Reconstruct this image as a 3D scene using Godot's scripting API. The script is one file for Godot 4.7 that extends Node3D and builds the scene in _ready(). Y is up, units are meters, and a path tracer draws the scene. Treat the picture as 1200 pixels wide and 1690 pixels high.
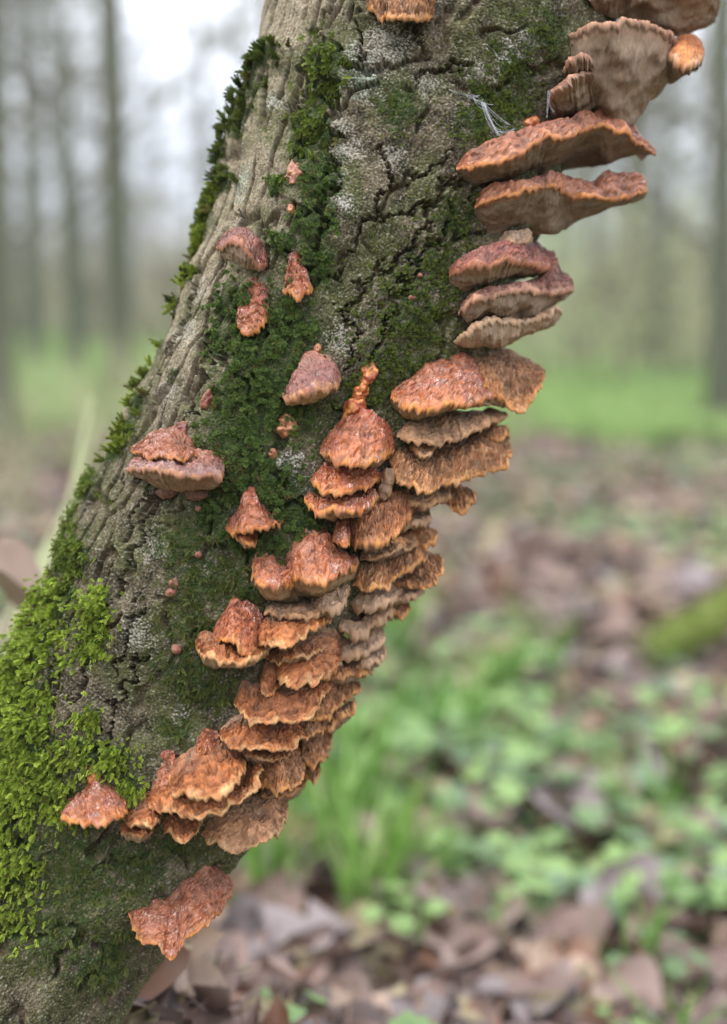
extends Node3D
# A leaning mossy trunk overgrown with rust brown bracket fungi, in a bare wet wood under a pale sky.

class MB:
	var v := PackedVector3Array()
	var n := PackedVector3Array()
	var c := PackedColorArray()
	var i := PackedInt32Array()
	func tri(a: Vector3, b: Vector3, d: Vector3, ca: Color, cb: Color, cd: Color):
		var k := v.size()
		var nn := (d - a).cross(b - a).normalized()
		v.append(a); v.append(b); v.append(d)
		n.append(nn); n.append(nn); n.append(nn)
		c.append(ca); c.append(cb); c.append(cd)
		i.append(k); i.append(k + 1); i.append(k + 2)
	func tube(pts: PackedVector3Array, radii: PackedFloat32Array, sides: int, col: Color, col2 = null):
		var k0 := v.size()
		var m := pts.size()
		var ref := Vector3(0.31, 0.2, 0.93)
		for a in m:
			var t := (pts[mini(a + 1, m - 1)] - pts[maxi(a - 1, 0)]).normalized()
			var x := t.cross(ref).normalized()
			var y := t.cross(x)
			var cc: Color = col if col2 == null else col.lerp(col2, float(a) / (m - 1))
			for s in sides + 1:
				var an := TAU * s / sides
				var d := x * cos(an) + y * sin(an)
				v.append(pts[a] + d * radii[a]); n.append(d); c.append(cc)
		for a in m - 1:
			for s in sides:
				var q := k0 + a * (sides + 1) + s
				var r := q + sides + 1
				i.append(q); i.append(r); i.append(q + 1)
				i.append(q + 1); i.append(r); i.append(r + 1)
	func grid(P: PackedVector3Array, C: PackedColorArray, rows: int, cols: int):
		var k0 := v.size()
		for a in rows:
			for b in cols:
				var q := a * cols + b
				var du := P[a * cols + mini(b + 1, cols - 1)] - P[a * cols + maxi(b - 1, 0)]
				var dv := P[mini(a + 1, rows - 1) * cols + b] - P[maxi(a - 1, 0) * cols + b]
				v.append(P[q]); n.append(dv.cross(du).normalized()); c.append(C[q])
		for a in rows - 1:
			for b in cols - 1:
				var q := k0 + a * cols + b
				i.append(q); i.append(q + 1); i.append(q + cols)
				i.append(q + 1); i.append(q + cols + 1); i.append(q + cols)
	func mesh(mat: Material) -> ArrayMesh:
		var ar := []
		ar.resize(Mesh.ARRAY_MAX)
		ar[Mesh.ARRAY_VERTEX] = v
		ar[Mesh.ARRAY_NORMAL] = n
		ar[Mesh.ARRAY_COLOR] = c
		ar[Mesh.ARRAY_INDEX] = i
		var me := ArrayMesh.new()
		me.add_surface_from_arrays(Mesh.PRIMITIVE_TRIANGLES, ar)
		me.surface_set_material(0, mat)
		return me

var rng := RandomNumberGenerator.new()
var taken := {}
var M := {}

func numbered(s: String) -> String:
	var k: int = taken.get(s, 0)
	taken[s] = k + 1
	return s if k == 0 else "%s_%03d" % [s, k]

func tag(o: Node, label := "", category := "", group := "", kind := ""):
	if label: o.set_meta("label", label)
	if category: o.set_meta("category", category)
	if group: o.set_meta("group", group)
	if kind: o.set_meta("kind", kind)

func root(called: String, at := Vector3.ZERO) -> Node3D:
	var o := Node3D.new()
	o.name = numbered(called)
	add_child(o)
	o.position = at
	return o

func put(called: String, me: Mesh, parent: Node = null) -> MeshInstance3D:
	var o := MeshInstance3D.new()
	o.mesh = me
	if parent:
		o.name = called
		parent.add_child(o, true)
	else:
		o.name = numbered(called)
		add_child(o)
	return o

func multi(called: String, me: Mesh, xs: Array, cols: PackedColorArray) -> MultiMeshInstance3D:
	var mm := MultiMesh.new()
	mm.transform_format = MultiMesh.TRANSFORM_3D
	mm.use_colors = true
	mm.mesh = me
	mm.instance_count = xs.size()
	for k in xs.size():
		mm.set_instance_transform(k, xs[k])
		mm.set_instance_color(k, cols[k])
	var o := MultiMeshInstance3D.new()
	o.multimesh = mm
	o.name = numbered(called)
	add_child(o)
	return o

func nz(sd: int, freq: float, oct := 1) -> FastNoiseLite:
	var f := FastNoiseLite.new()
	f.seed = sd
	f.noise_type = FastNoiseLite.TYPE_SIMPLEX
	f.frequency = freq
	f.fractal_type = FastNoiseLite.FRACTAL_FBM if oct > 1 else FastNoiseLite.FRACTAL_NONE
	f.fractal_octaves = oct
	return f

func cells(sd: int, what: int) -> FastNoiseLite:
	var f := FastNoiseLite.new()
	f.seed = sd
	f.noise_type = FastNoiseLite.TYPE_CELLULAR
	f.frequency = 1.0
	f.fractal_type = FastNoiseLite.FRACTAL_NONE
	f.cellular_distance_function = FastNoiseLite.DISTANCE_EUCLIDEAN
	f.cellular_jitter = 0.9
	f.cellular_return_type = what
	return f

func L(r: float, g: float, b: float) -> Color:
	return Color(r, g, b)

func ss(a: float, b: float, x: float) -> float:
	var t := clampf((x - a) / (b - a), 0.0, 1.0)
	return t * t * (3.0 - 2.0 * t)

func _ready():
	rng.seed = 4711
	view_and_light()
	materials()
	ground()
	trunk()
	brackets()
	moss()
	cobwebs()
	litter()
	herbs()
	grasses()
	woods()

func view_and_light():
	var cam := Camera3D.new()
	cam.name = "camera"
	add_child(cam)
	cam.position = Vector3(0, 0.7, 0.75)
	cam.rotation_degrees = Vector3(-9.1, 0, 0)
	cam.fov = 47.998
	cam.near = 0.05
	cam.far = 400.0
	var at := CameraAttributesPhysical.new()
	at.frustum_focal_length = 26.95
	at.frustum_focus_distance = 0.652
	at.frustum_near = 0.05
	at.frustum_far = 400.0
	at.exposure_aperture = 1.5
	cam.attributes = at
	var e := Environment.new()
	e.background_mode = Environment.BG_SKY
	var sm := ProceduralSkyMaterial.new()
	sm.sky_top_color = Color(1.4, 1.42, 1.46)
	sm.sky_horizon_color = Color(0.84, 0.87, 0.94)
	sm.sky_curve = 0.25
	sm.sky_energy_multiplier = 1.05
	sm.ground_horizon_color = Color(0.45, 0.45, 0.42)
	sm.ground_bottom_color = Color(0.25, 0.24, 0.2)
	var sk := Sky.new()
	sk.sky_material = sm
	e.sky = sk
	e.tonemap_mode = Environment.TONE_MAPPER_LINEAR
	e.tonemap_exposure = 1.25
	e.sdfgi_enabled = true
	e.ssao_enabled = true
	e.ssil_enabled = true
	e.fog_enabled = true
	e.fog_density = 0.004
	e.fog_light_color = Color(0.86, 0.89, 0.93)
	var we := WorldEnvironment.new()
	we.name = "environment"
	we.environment = e
	add_child(we)
	var sun := DirectionalLight3D.new()
	sun.name = "sun"
	sun.light_energy = 0.6
	sun.light_angular_distance = 22.0
	sun.light_color = Color(1.0, 0.97, 0.93)
	sun.shadow_enabled = true
	add_child(sun)
	sun.look_at_from_position(Vector3(-0.55, 1.0, 0.42), Vector3.ZERO)

func vmat(rough: float, spec := 0.5) -> StandardMaterial3D:
	var m := StandardMaterial3D.new()
	m.vertex_color_use_as_albedo = true
	m.roughness = rough
	m.metallic_specular = spec
	m.cull_mode = BaseMaterial3D.CULL_DISABLED
	return m

func noise_tex(sd: int, freq: float, lo: float, hi: float, size := 512, oct := 4) -> NoiseTexture2D:
	var t := NoiseTexture2D.new()
	t.width = size
	t.height = size
	t.seamless = true
	t.noise = nz(sd, freq, oct)
	var g := Gradient.new()
	g.set_color(0, Color(lo, lo, lo))
	g.set_color(1, Color(hi, hi, hi))
	g.offsets = PackedFloat32Array([0.25, 0.75])
	t.color_ramp = g
	return t

func relief(m: StandardMaterial3D, sd: int, freq: float, scale: float, strength: float):
	var t := NoiseTexture2D.new()
	t.width = 512
	t.height = 512
	t.seamless = true
	t.as_normal_map = true
	t.bump_strength = 6.0
	t.noise = nz(sd, freq, 4)
	m.normal_enabled = true
	m.normal_texture = t
	m.normal_scale = strength
	m.uv1_triplanar = true
	m.uv1_scale = Vector3.ONE * scale

func materials():
	M.bark = vmat(0.88, 0.35)
	relief(M.bark, 3, 0.04, 30.0, 1.2)
	M.wet = vmat(0.5, 0.6)
	relief(M.wet, 5, 0.03, 40.0, 0.42)
	M.wet.roughness = 1.0
	M.wet.roughness_texture = noise_tex(8, 0.007, 0.18, 0.66)
	M.wet.roughness_texture.color_ramp.offsets = PackedFloat32Array([0.30, 0.46])
	M.wet.clearcoat_enabled = true
	M.wet.clearcoat = 0.12
	M.wet.clearcoat_roughness = 0.16
	M.damp = vmat(0.6, 0.5)
	relief(M.damp, 6, 0.04, 40.0, 0.8)
	M.damp.roughness = 1.0
	M.damp.roughness_texture = noise_tex(9, 0.02, 0.3, 0.85)
	M.rim = vmat(0.7, 0.4)
	relief(M.rim, 7, 0.04, 50.0, 0.6)
	M.under = vmat(0.92, 0.25)
	relief(M.under, 11, 0.09, 45.0, 1.1)
	M.moss = vmat(0.7, 0.35)
	M.moss.backlight_enabled = true
	M.moss.backlight = Color(0.5, 0.6, 0.25)
	M.leaf = vmat(0.55, 0.5)
	M.dry = vmat(0.8, 0.3)
	M.herb = vmat(0.5, 0.5)
	M.herb.backlight_enabled = true
	M.herb.backlight = Color(0.5, 0.7, 0.3)
	M.wood = vmat(0.9, 0.3)
	relief(M.wood, 13, 0.03, 3.0, 0.8)
	M.soil = vmat(0.95, 0.2)
	relief(M.soil, 15, 0.03, 4.0, 1.0)
	M.web = StandardMaterial3D.new()
	M.web.albedo_color = Color(0.72, 0.73, 0.78)
	M.web.roughness = 0.6

# ------------------------------------------------------------------ ground
var gn := nz(77, 1.6, 3)
var gp := nz(78, 0.55, 3)
func ground_y(x: float, z: float) -> float:
	return 0.3 * exp(-pow((x + 0.27) / 0.3, 2.0) - pow((z - 0.02) / 0.22, 2.0)) + gn.get_noise_2d(x, z) * 0.05 + clampf((-z - 5.5) * 0.034, 0.0, 0.72)

func green_share(x: float, z: float) -> float:
	var far := ss(6.3, 10.5, -z)
	return clampf(ss(-0.2, 0.25, gp.get_noise_2d(x, z)) * 0.75 * (1.0 - far) + far * (0.62 + 0.9 * gp.get_noise_2d(x * 0.5 + 30.0, z * 0.35)), 0.0, 1.0)

func ground():
	var xs := PackedFloat32Array()
	for k in 131:
		var t := (k - 65) / 65.0
		xs.append(signf(t) * (absf(t) * 4.0 + pow(absf(t), 4.0) * 70.0))
	var zs := PackedFloat32Array()
	for k in 201:
		var t := k / 200.0
		zs.append(14.0 - t * 26.0 - pow(t, 4.0) * 90.0 + 8.0 * exp(-pow((t - 0.5) / 0.2, 2.0)) * 0.0)
	var P := PackedVector3Array()
	var C := PackedColorArray()
	var fine := nz(79, 9.0, 3)
	for z in zs:
		for x in xs:
			P.append(Vector3(x, ground_y(x, z), z))
			var g := green_share(x, z)
			var k := fine.get_noise_2d(x, z) * 0.5 + 0.5
			var litter_c := L(0.15, 0.105, 0.085).lerp(L(0.24, 0.175, 0.15), k)
			var far := ss(6.3, 10.5, -z)
			var grass_c := L(0.08, 0.14, 0.04).lerp(L(0.32, 0.46, 0.16), far)
			C.append(litter_c.lerp(grass_c, g))
	var b := MB.new()
	b.grid(P, C, zs.size(), xs.size())
	tag(put("ground", b.mesh(M.soil)), "woodland floor of damp soil under leaf litter", "ground", "", "structure")

# ------------------------------------------------------------------ the trunk
# spine: x, y, z, half width across, half depth, every 0.02 m downwards
var SP: Array[PackedFloat32Array] = [
	PackedFloat32Array([0.63907,2.16961,-0.17895,0.0781,0.04705]),
	PackedFloat32Array([0.63077,2.15157,-0.17651,0.07841,0.04723]),
	PackedFloat32Array([0.62247,2.13354,-0.17407,0.07871,0.04741]),
	PackedFloat32Array([0.61417,2.11551,-0.17164,0.07901,0.0476]),
	PackedFloat32Array([0.60587,2.09748,-0.1692,0.07931,0.04778]),
	PackedFloat32Array([0.59757,2.07944,-0.16676,0.07962,0.04796]),
	PackedFloat32Array([0.58928,2.06141,-0.16433,0.07992,0.04814]),
	PackedFloat32Array([0.58098,2.04338,-0.16189,0.08022,0.04833]),
	PackedFloat32Array([0.57268,2.02534,-0.15945,0.08053,0.04851]),
	PackedFloat32Array([0.56438,2.00731,-0.15702,0.08083,0.04869]),
	PackedFloat32Array([0.55608,1.98928,-0.15458,0.08113,0.04887]),
	PackedFloat32Array([0.54778,1.97124,-0.15214,0.08143,0.04906]),
	PackedFloat32Array([0.53948,1.95321,-0.14971,0.08174,0.04924]),
	PackedFloat32Array([0.53119,1.93518,-0.14727,0.08204,0.04942]),
	PackedFloat32Array([0.52289,1.91714,-0.14483,0.08234,0.0496]),
	PackedFloat32Array([0.51459,1.89911,-0.1424,0.08264,0.04978]),
	PackedFloat32Array([0.50629,1.88108,-0.13996,0.08295,0.04997]),
	PackedFloat32Array([0.49799,1.86304,-0.13752,0.08325,0.05015]),
	PackedFloat32Array([0.48969,1.84501,-0.13509,0.08355,0.05033]),
	PackedFloat32Array([0.48139,1.82698,-0.13265,0.08386,0.05051]),
	PackedFloat32Array([0.4731,1.80894,-0.13021,0.08416,0.0507]),
	PackedFloat32Array([0.4648,1.79091,-0.12778,0.08446,0.05088]),
	PackedFloat32Array([0.4565,1.77288,-0.12534,0.08476,0.05106]),
	PackedFloat32Array([0.4482,1.75484,-0.1229,0.08507,0.05124]),
	PackedFloat32Array([0.4399,1.73681,-0.12046,0.08537,0.05143]),
	PackedFloat32Array([0.4316,1.71878,-0.11803,0.08567,0.05161]),
	PackedFloat32Array([0.4233,1.70074,-0.11559,0.08597,0.05179]),
	PackedFloat32Array([0.41501,1.68271,-0.11315,0.08628,0.05197]),
	PackedFloat32Array([0.40671,1.66468,-0.11072,0.08658,0.05216]),
	PackedFloat32Array([0.39841,1.64665,-0.10828,0.08688,0.05234]),
	PackedFloat32Array([0.39011,1.62861,-0.10584,0.08719,0.05252]),
	PackedFloat32Array([0.38181,1.61058,-0.10341,0.08749,0.0527]),
	PackedFloat32Array([0.37351,1.59255,-0.10097,0.08779,0.05289]),
	PackedFloat32Array([0.36522,1.57451,-0.09853,0.08809,0.05307]),
	PackedFloat32Array([0.35692,1.55648,-0.0961,0.0884,0.05325]),
	PackedFloat32Array([0.34862,1.53845,-0.09366,0.0887,0.05343]),
	PackedFloat32Array([0.34032,1.52041,-0.09122,0.089,0.05361]),
	PackedFloat32Array([0.33202,1.50238,-0.08879,0.0893,0.0538]),
	PackedFloat32Array([0.32372,1.48435,-0.08635,0.08961,0.05398]),
	PackedFloat32Array([0.31542,1.46631,-0.08391,0.08991,0.05416]),
	PackedFloat32Array([0.30713,1.44828,-0.08148,0.09021,0.05434]),
	PackedFloat32Array([0.29883,1.43025,-0.07904,0.09052,0.05453]),
	PackedFloat32Array([0.29053,1.41221,-0.0766,0.09082,0.05471]),
	PackedFloat32Array([0.28223,1.39418,-0.07416,0.09112,0.05489]),
	PackedFloat32Array([0.27393,1.37615,-0.07173,0.09142,0.05507]),
	PackedFloat32Array([0.26563,1.35811,-0.06929,0.09173,0.05526]),
	PackedFloat32Array([0.25733,1.34008,-0.06685,0.09203,0.05544]),
	PackedFloat32Array([0.24904,1.32205,-0.06442,0.09233,0.05562]),
	PackedFloat32Array([0.24074,1.30401,-0.06198,0.09263,0.0558]),
	PackedFloat32Array([0.23244,1.28598,-0.05954,0.09294,0.05599]),
	PackedFloat32Array([0.22414,1.26795,-0.05711,0.09324,0.05617]),
	PackedFloat32Array([0.21584,1.24991,-0.05467,0.09354,0.05635]),
	PackedFloat32Array([0.20754,1.23188,-0.05223,0.09385,0.05653]),
	PackedFloat32Array([0.19925,1.21385,-0.0498,0.09415,0.05671]),
	PackedFloat32Array([0.19095,1.19582,-0.04736,0.09445,0.0569]),
	PackedFloat32Array([0.18265,1.17778,-0.04492,0.09475,0.05708]),
	PackedFloat32Array([0.17435,1.15975,-0.04249,0.09506,0.05726]),
	PackedFloat32Array([0.16605,1.14172,-0.04005,0.09536,0.05744]),
	PackedFloat32Array([0.15775,1.12368,-0.03761,0.09566,0.05763]),
	PackedFloat32Array([0.14945,1.10565,-0.03518,0.09596,0.05781]),
	PackedFloat32Array([0.14116,1.08762,-0.03274,0.09627,0.05799]),
	PackedFloat32Array([0.13286,1.06958,-0.0303,0.09657,0.05817]),
	PackedFloat32Array([0.12456,1.05155,-0.02786,0.09687,0.05836]),
	PackedFloat32Array([0.11626,1.03352,-0.02543,0.09718,0.05854]),
	PackedFloat32Array([0.10796,1.01548,-0.02299,0.09748,0.05872]),
	PackedFloat32Array([0.09966,0.99745,-0.02055,0.09763,0.05881]),
	PackedFloat32Array([0.09136,0.97942,-0.01813,0.09845,0.05927]),
	PackedFloat32Array([0.08307,0.96138,-0.01568,0.09923,0.0597]),
	PackedFloat32Array([0.07475,0.94336,-0.0132,0.09996,0.0601]),
	PackedFloat32Array([0.06635,0.9254,-0.01061,0.10047,0.06039]),
	PackedFloat32Array([0.05791,0.90744,-0.00813,0.10117,0.06078]),
	PackedFloat32Array([0.04953,0.8894,-0.00607,0.10266,0.0616]),
	PackedFloat32Array([0.0414,0.87122,-0.00419,0.10451,0.06262]),
	PackedFloat32Array([0.03438,0.85269,-0.00157,0.10512,0.06296]),
	PackedFloat32Array([0.02821,0.83396,0.00179,0.10448,0.0626]),
	PackedFloat32Array([0.02195,0.81529,0.00531,0.10353,0.06208]),
	PackedFloat32Array([0.0156,0.79669,0.00897,0.10231,0.06141]),
	PackedFloat32Array([0.00938,0.77809,0.01288,0.10065,0.06049]),
	PackedFloat32Array([0.00315,0.75952,0.01696,0.09869,0.0594]),
	PackedFloat32Array([-0.00379,0.74121,0.02099,0.09674,0.05832]),
	PackedFloat32Array([-0.01131,0.72309,0.02487,0.095,0.05735]),
	PackedFloat32Array([-0.01888,0.70492,0.02842,0.09387,0.05672]),
	PackedFloat32Array([-0.02646,0.68671,0.03174,0.09318,0.05633]),
	PackedFloat32Array([-0.03421,0.66859,0.03515,0.09228,0.05582]),
	PackedFloat32Array([-0.0422,0.65059,0.03864,0.09121,0.05522]),
	PackedFloat32Array([-0.05091,0.63287,0.04181,0.09062,0.05489]),
	PackedFloat32Array([-0.0603,0.61542,0.04451,0.09078,0.05498]),
	PackedFloat32Array([-0.06953,0.59787,0.04709,0.09119,0.05521]),
	PackedFloat32Array([-0.0784,0.58013,0.04971,0.09159,0.05544]),
	PackedFloat32Array([-0.08697,0.56226,0.05232,0.09203,0.05569]),
	PackedFloat32Array([-0.0952,0.54423,0.05502,0.09237,0.05587]),
	PackedFloat32Array([-0.10338,0.52617,0.05768,0.09277,0.0561]),
	PackedFloat32Array([-0.11161,0.50812,0.06019,0.09344,0.05648]),
	PackedFloat32Array([-0.11992,0.4901,0.06272,0.09406,0.05682]),
	PackedFloat32Array([-0.12834,0.47215,0.06533,0.09454,0.05709]),
	PackedFloat32Array([-0.13698,0.4544,0.06851,0.09395,0.05676]),
	PackedFloat32Array([-0.146,0.43705,0.07268,0.09149,0.05538]),
	PackedFloat32Array([-0.15534,0.41993,0.07716,0.08845,0.05367]),
	PackedFloat32Array([-0.16511,0.40306,0.08162,0.08538,0.05193]),
	PackedFloat32Array([-0.17488,0.38614,0.08589,0.08266,0.05039]),
	PackedFloat32Array([-0.18408,0.36885,0.08995,0.08043,0.04912]),
	PackedFloat32Array([-0.19294,0.35138,0.09396,0.07833,0.04792]),
	PackedFloat32Array([-0.20162,0.33383,0.09804,0.07616,0.04667]),
	PackedFloat32Array([-0.21026,0.31627,0.10216,0.07391,0.04538]),
	PackedFloat32Array([-0.21903,0.29875,0.10616,0.07186,0.04419]),
	PackedFloat32Array([-0.22792,0.28124,0.10995,0.07019,0.04323]),
	PackedFloat32Array([-0.23699,0.26372,0.11323,0.06938,0.04276]),
	PackedFloat32Array([-0.24616,0.24619,0.11623,0.06906,0.04257]),
	PackedFloat32Array([-0.2553,0.22864,0.1191,0.06896,0.04251]),
	PackedFloat32Array([-0.26434,0.21099,0.1217,0.06933,0.04273]),
	PackedFloat32Array([-0.27332,0.19329,0.12417,0.06996,0.0431]),
	PackedFloat32Array([-0.28229,0.17558,0.12658,0.07069,0.04351]),
	PackedFloat32Array([-0.29129,0.15785,0.1287,0.07191,0.04422]),
	PackedFloat32Array([-0.3003,0.14009,0.13061,0.07352,0.04515]),
	PackedFloat32Array([-0.30932,0.12234,0.13249,0.07516,0.04609]),
	PackedFloat32Array([-0.31833,0.10459,0.13438,0.07679,0.04704]),
	PackedFloat32Array([-0.32734,0.08683,0.13628,0.07843,0.04798]),
	PackedFloat32Array([-0.33635,0.06908,0.13817,0.08007,0.04891]),
	PackedFloat32Array([-0.34537,0.05133,0.14007,0.08171,0.04985]),
]
const DV := 0.02
const TOWARDS := Vector3(0, 0.15816, 0.98741)
const V0 := 1.3881
const V1 := 2.1127
const TH := 1.78
const NROW := 1132
const NCOL := 451
var rP := PackedVector3Array()
var rN := PackedVector3Array()
var moss_f := PackedFloat32Array()
var crack_f := PackedFloat32Array()

func spine(v: float) -> Array:
	var k := clampf(v / DV, 0.0, SP.size() - 1.001)
	var a := int(k)
	var t := k - a
	var p0 := SP[maxi(a - 1, 0)]
	var p1 := SP[a]
	var p2 := SP[a + 1]
	var p3 := SP[mini(a + 2, SP.size() - 1)]
	var r := PackedFloat32Array()
	for j in 5:
		r.append(cubic_interpolate(p1[j], p2[j], p0[j], p3[j], t))
	var tan := Vector3(p2[0] - p0[0], p2[1] - p0[1], p2[2] - p0[2]).lerp(Vector3(p3[0] - p1[0], p3[1] - p1[1], p3[2] - p1[2]), t).normalized()
	var e2 := (TOWARDS - tan * TOWARDS.dot(tan)).normalized()
	var e1 := e2.cross(-tan).normalized()
	if e1.x < 0.0: e1 = -e1
	return [Vector3(r[0], r[1], r[2]), e1, e2, r[3], r[4]]

func idx(th: float, v: float) -> int:
	var r := clampi(roundi((v - V0) / (V1 - V0) * (NROW - 1)), 0, NROW - 1)
	var c := clampi(roundi((th + TH) / (2.0 * TH) * (NCOL - 1)), 0, NCOL - 1)
	return r * NCOL + c

var HANDCRACKS: Array = [
	[4.24, -0.576, 1.4445, -0.576, 1.4625, -0.646, 1.4755, -0.637, 1.4895, -0.576, 1.5155, -0.62, 1.5295],
	[4.59, -0.079, 1.4475, 0.026, 1.4655, 0, 1.4715, -0.113, 1.4805, -0.183, 1.4875, -0.332, 1.4885],
	[2.82, 0.279, 1.4645, 0.07, 1.4805, 0.044, 1.4865],
	[2.12, -0.009, 1.5275, 0.026, 1.5415, 0.105, 1.5505, 0.209, 1.5365, 0.349, 1.5185],
	[2.12, 0.105, 1.5505, 0.044, 1.5635, 0, 1.5805, -0.035, 1.5945, -0.017, 1.6085],
	[3.18, 0.463, 1.5265, 0.367, 1.5465, 0.349, 1.5665, 0.271, 1.5815, 0.236, 1.5915, 0.14, 1.6045, 0.096, 1.6185],
	[5.3, -0.463, 1.4905, -0.384, 1.5235, -0.297, 1.5435, -0.244, 1.5685, -0.192, 1.5925, -0.201, 1.6175],
	[2.82, 0.489, 1.5535, 0.41, 1.5835, 0.349, 1.6035, 0.419, 1.6275, 0.34, 1.6455],
	[2.12, -0.838, 1.5895, -0.768, 1.6215, -0.768, 1.6525, -0.654, 1.6825, -0.55, 1.7115],
	[2.12, -1.134, 1.6215, -1.038, 1.6565, -1.073, 1.6915, -1.1, 1.7215],
	[1.77, -0.654, 1.6655, -0.593, 1.6965, -0.585, 1.7215],
	[1.77, -1.449, 1.6365, -1.44, 1.6785, -1.44, 1.7145],
	[2.12, -0.611, 1.7535, -0.576, 1.7685, -0.576, 1.7845],
	[2.12, -0.506, 1.7585, -0.471, 1.7765, -0.471, 1.8035, -0.471, 1.8295, -0.428, 1.8625, -0.41, 1.8915],
	[1.77, -0.873, 1.7605, -0.838, 1.7785, -0.855, 1.7845],
	[2.12, -0.253, 1.8205, -0.253, 1.8435, -0.227, 1.8625],
	[2.47, -0.75, 1.8465, -0.646, 1.8755, -0.532, 1.9115],
	[1.77, 0.052, 1.6195, 0.236, 1.6345, 0.244, 1.6525],
	[2.12, 0.061, 1.5685, 0.305, 1.5525, 0.393, 1.5345],
	[1.77, -0.428, 1.4605, -0.323, 1.4695, -0.332, 1.4845],
	[2.82, 0.768, 1.4955, 0.611, 1.5255, 0.541, 1.5395],
	[2.12, -0.122, 1.8455, -0.166, 1.8875, -0.087, 1.9135],
]
var LICHEN: Array = [
	[-0.925, 1.5655, 0.0071, 0],
	[-0.899, 1.5765, 0.0049, 0],
	[-0.253, 1.4825, 0.0092, 1],
	[-0.192, 1.4655, 0.0078, 1],
	[-0.314, 1.5215, 0.0056, 2],
	[-0.227, 1.5555, 0.0049, 1],
	[-0.148, 1.5685, 0.0049, 1],
	[-0.777, 1.5175, 0.0049, 1],
	[0.079, 1.4865, 0.0064, 2],
	[0.524, 1.4475, 0.0092, 1],
	[0.567, 1.4315, 0.0071, 1],
	[0.349, 1.4685, 0.0071, 2],
	[-0.175, 1.4725, 0.0106, 2],
	[-0.253, 1.4935, 0.0092, 0],
	[-0.227, 1.5375, 0.0071, 2],
	[0.052, 1.5325, 0.0064, 2],
	[-0.942, 1.6645, 0.0092, 2],
	[-0.846, 1.7055, 0.0078, 2],
	[-0.96, 1.6395, 0.0064, 2],
	[0.096, 1.7405, 0.0071, 1],
	[0.166, 1.7145, 0.0092, 1],
	[0.323, 1.7185, 0.0071, 1],
	[0.096, 1.7255, 0.0049, 1],
	[-0.358, 1.7865, 0.0078, 2],
	[-0.218, 1.8335, 0.0078, 2],
	[-0.044, 1.7855, 0.0049, 2],
	[0.236, 1.8685, 0.0035, 1],
	[0.463, 1.8595, 0.0042, 1],
	[0.113, 1.6695, 0.0049, 2],
	[0.131, 1.6385, 0.0071, 2],
]
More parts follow.
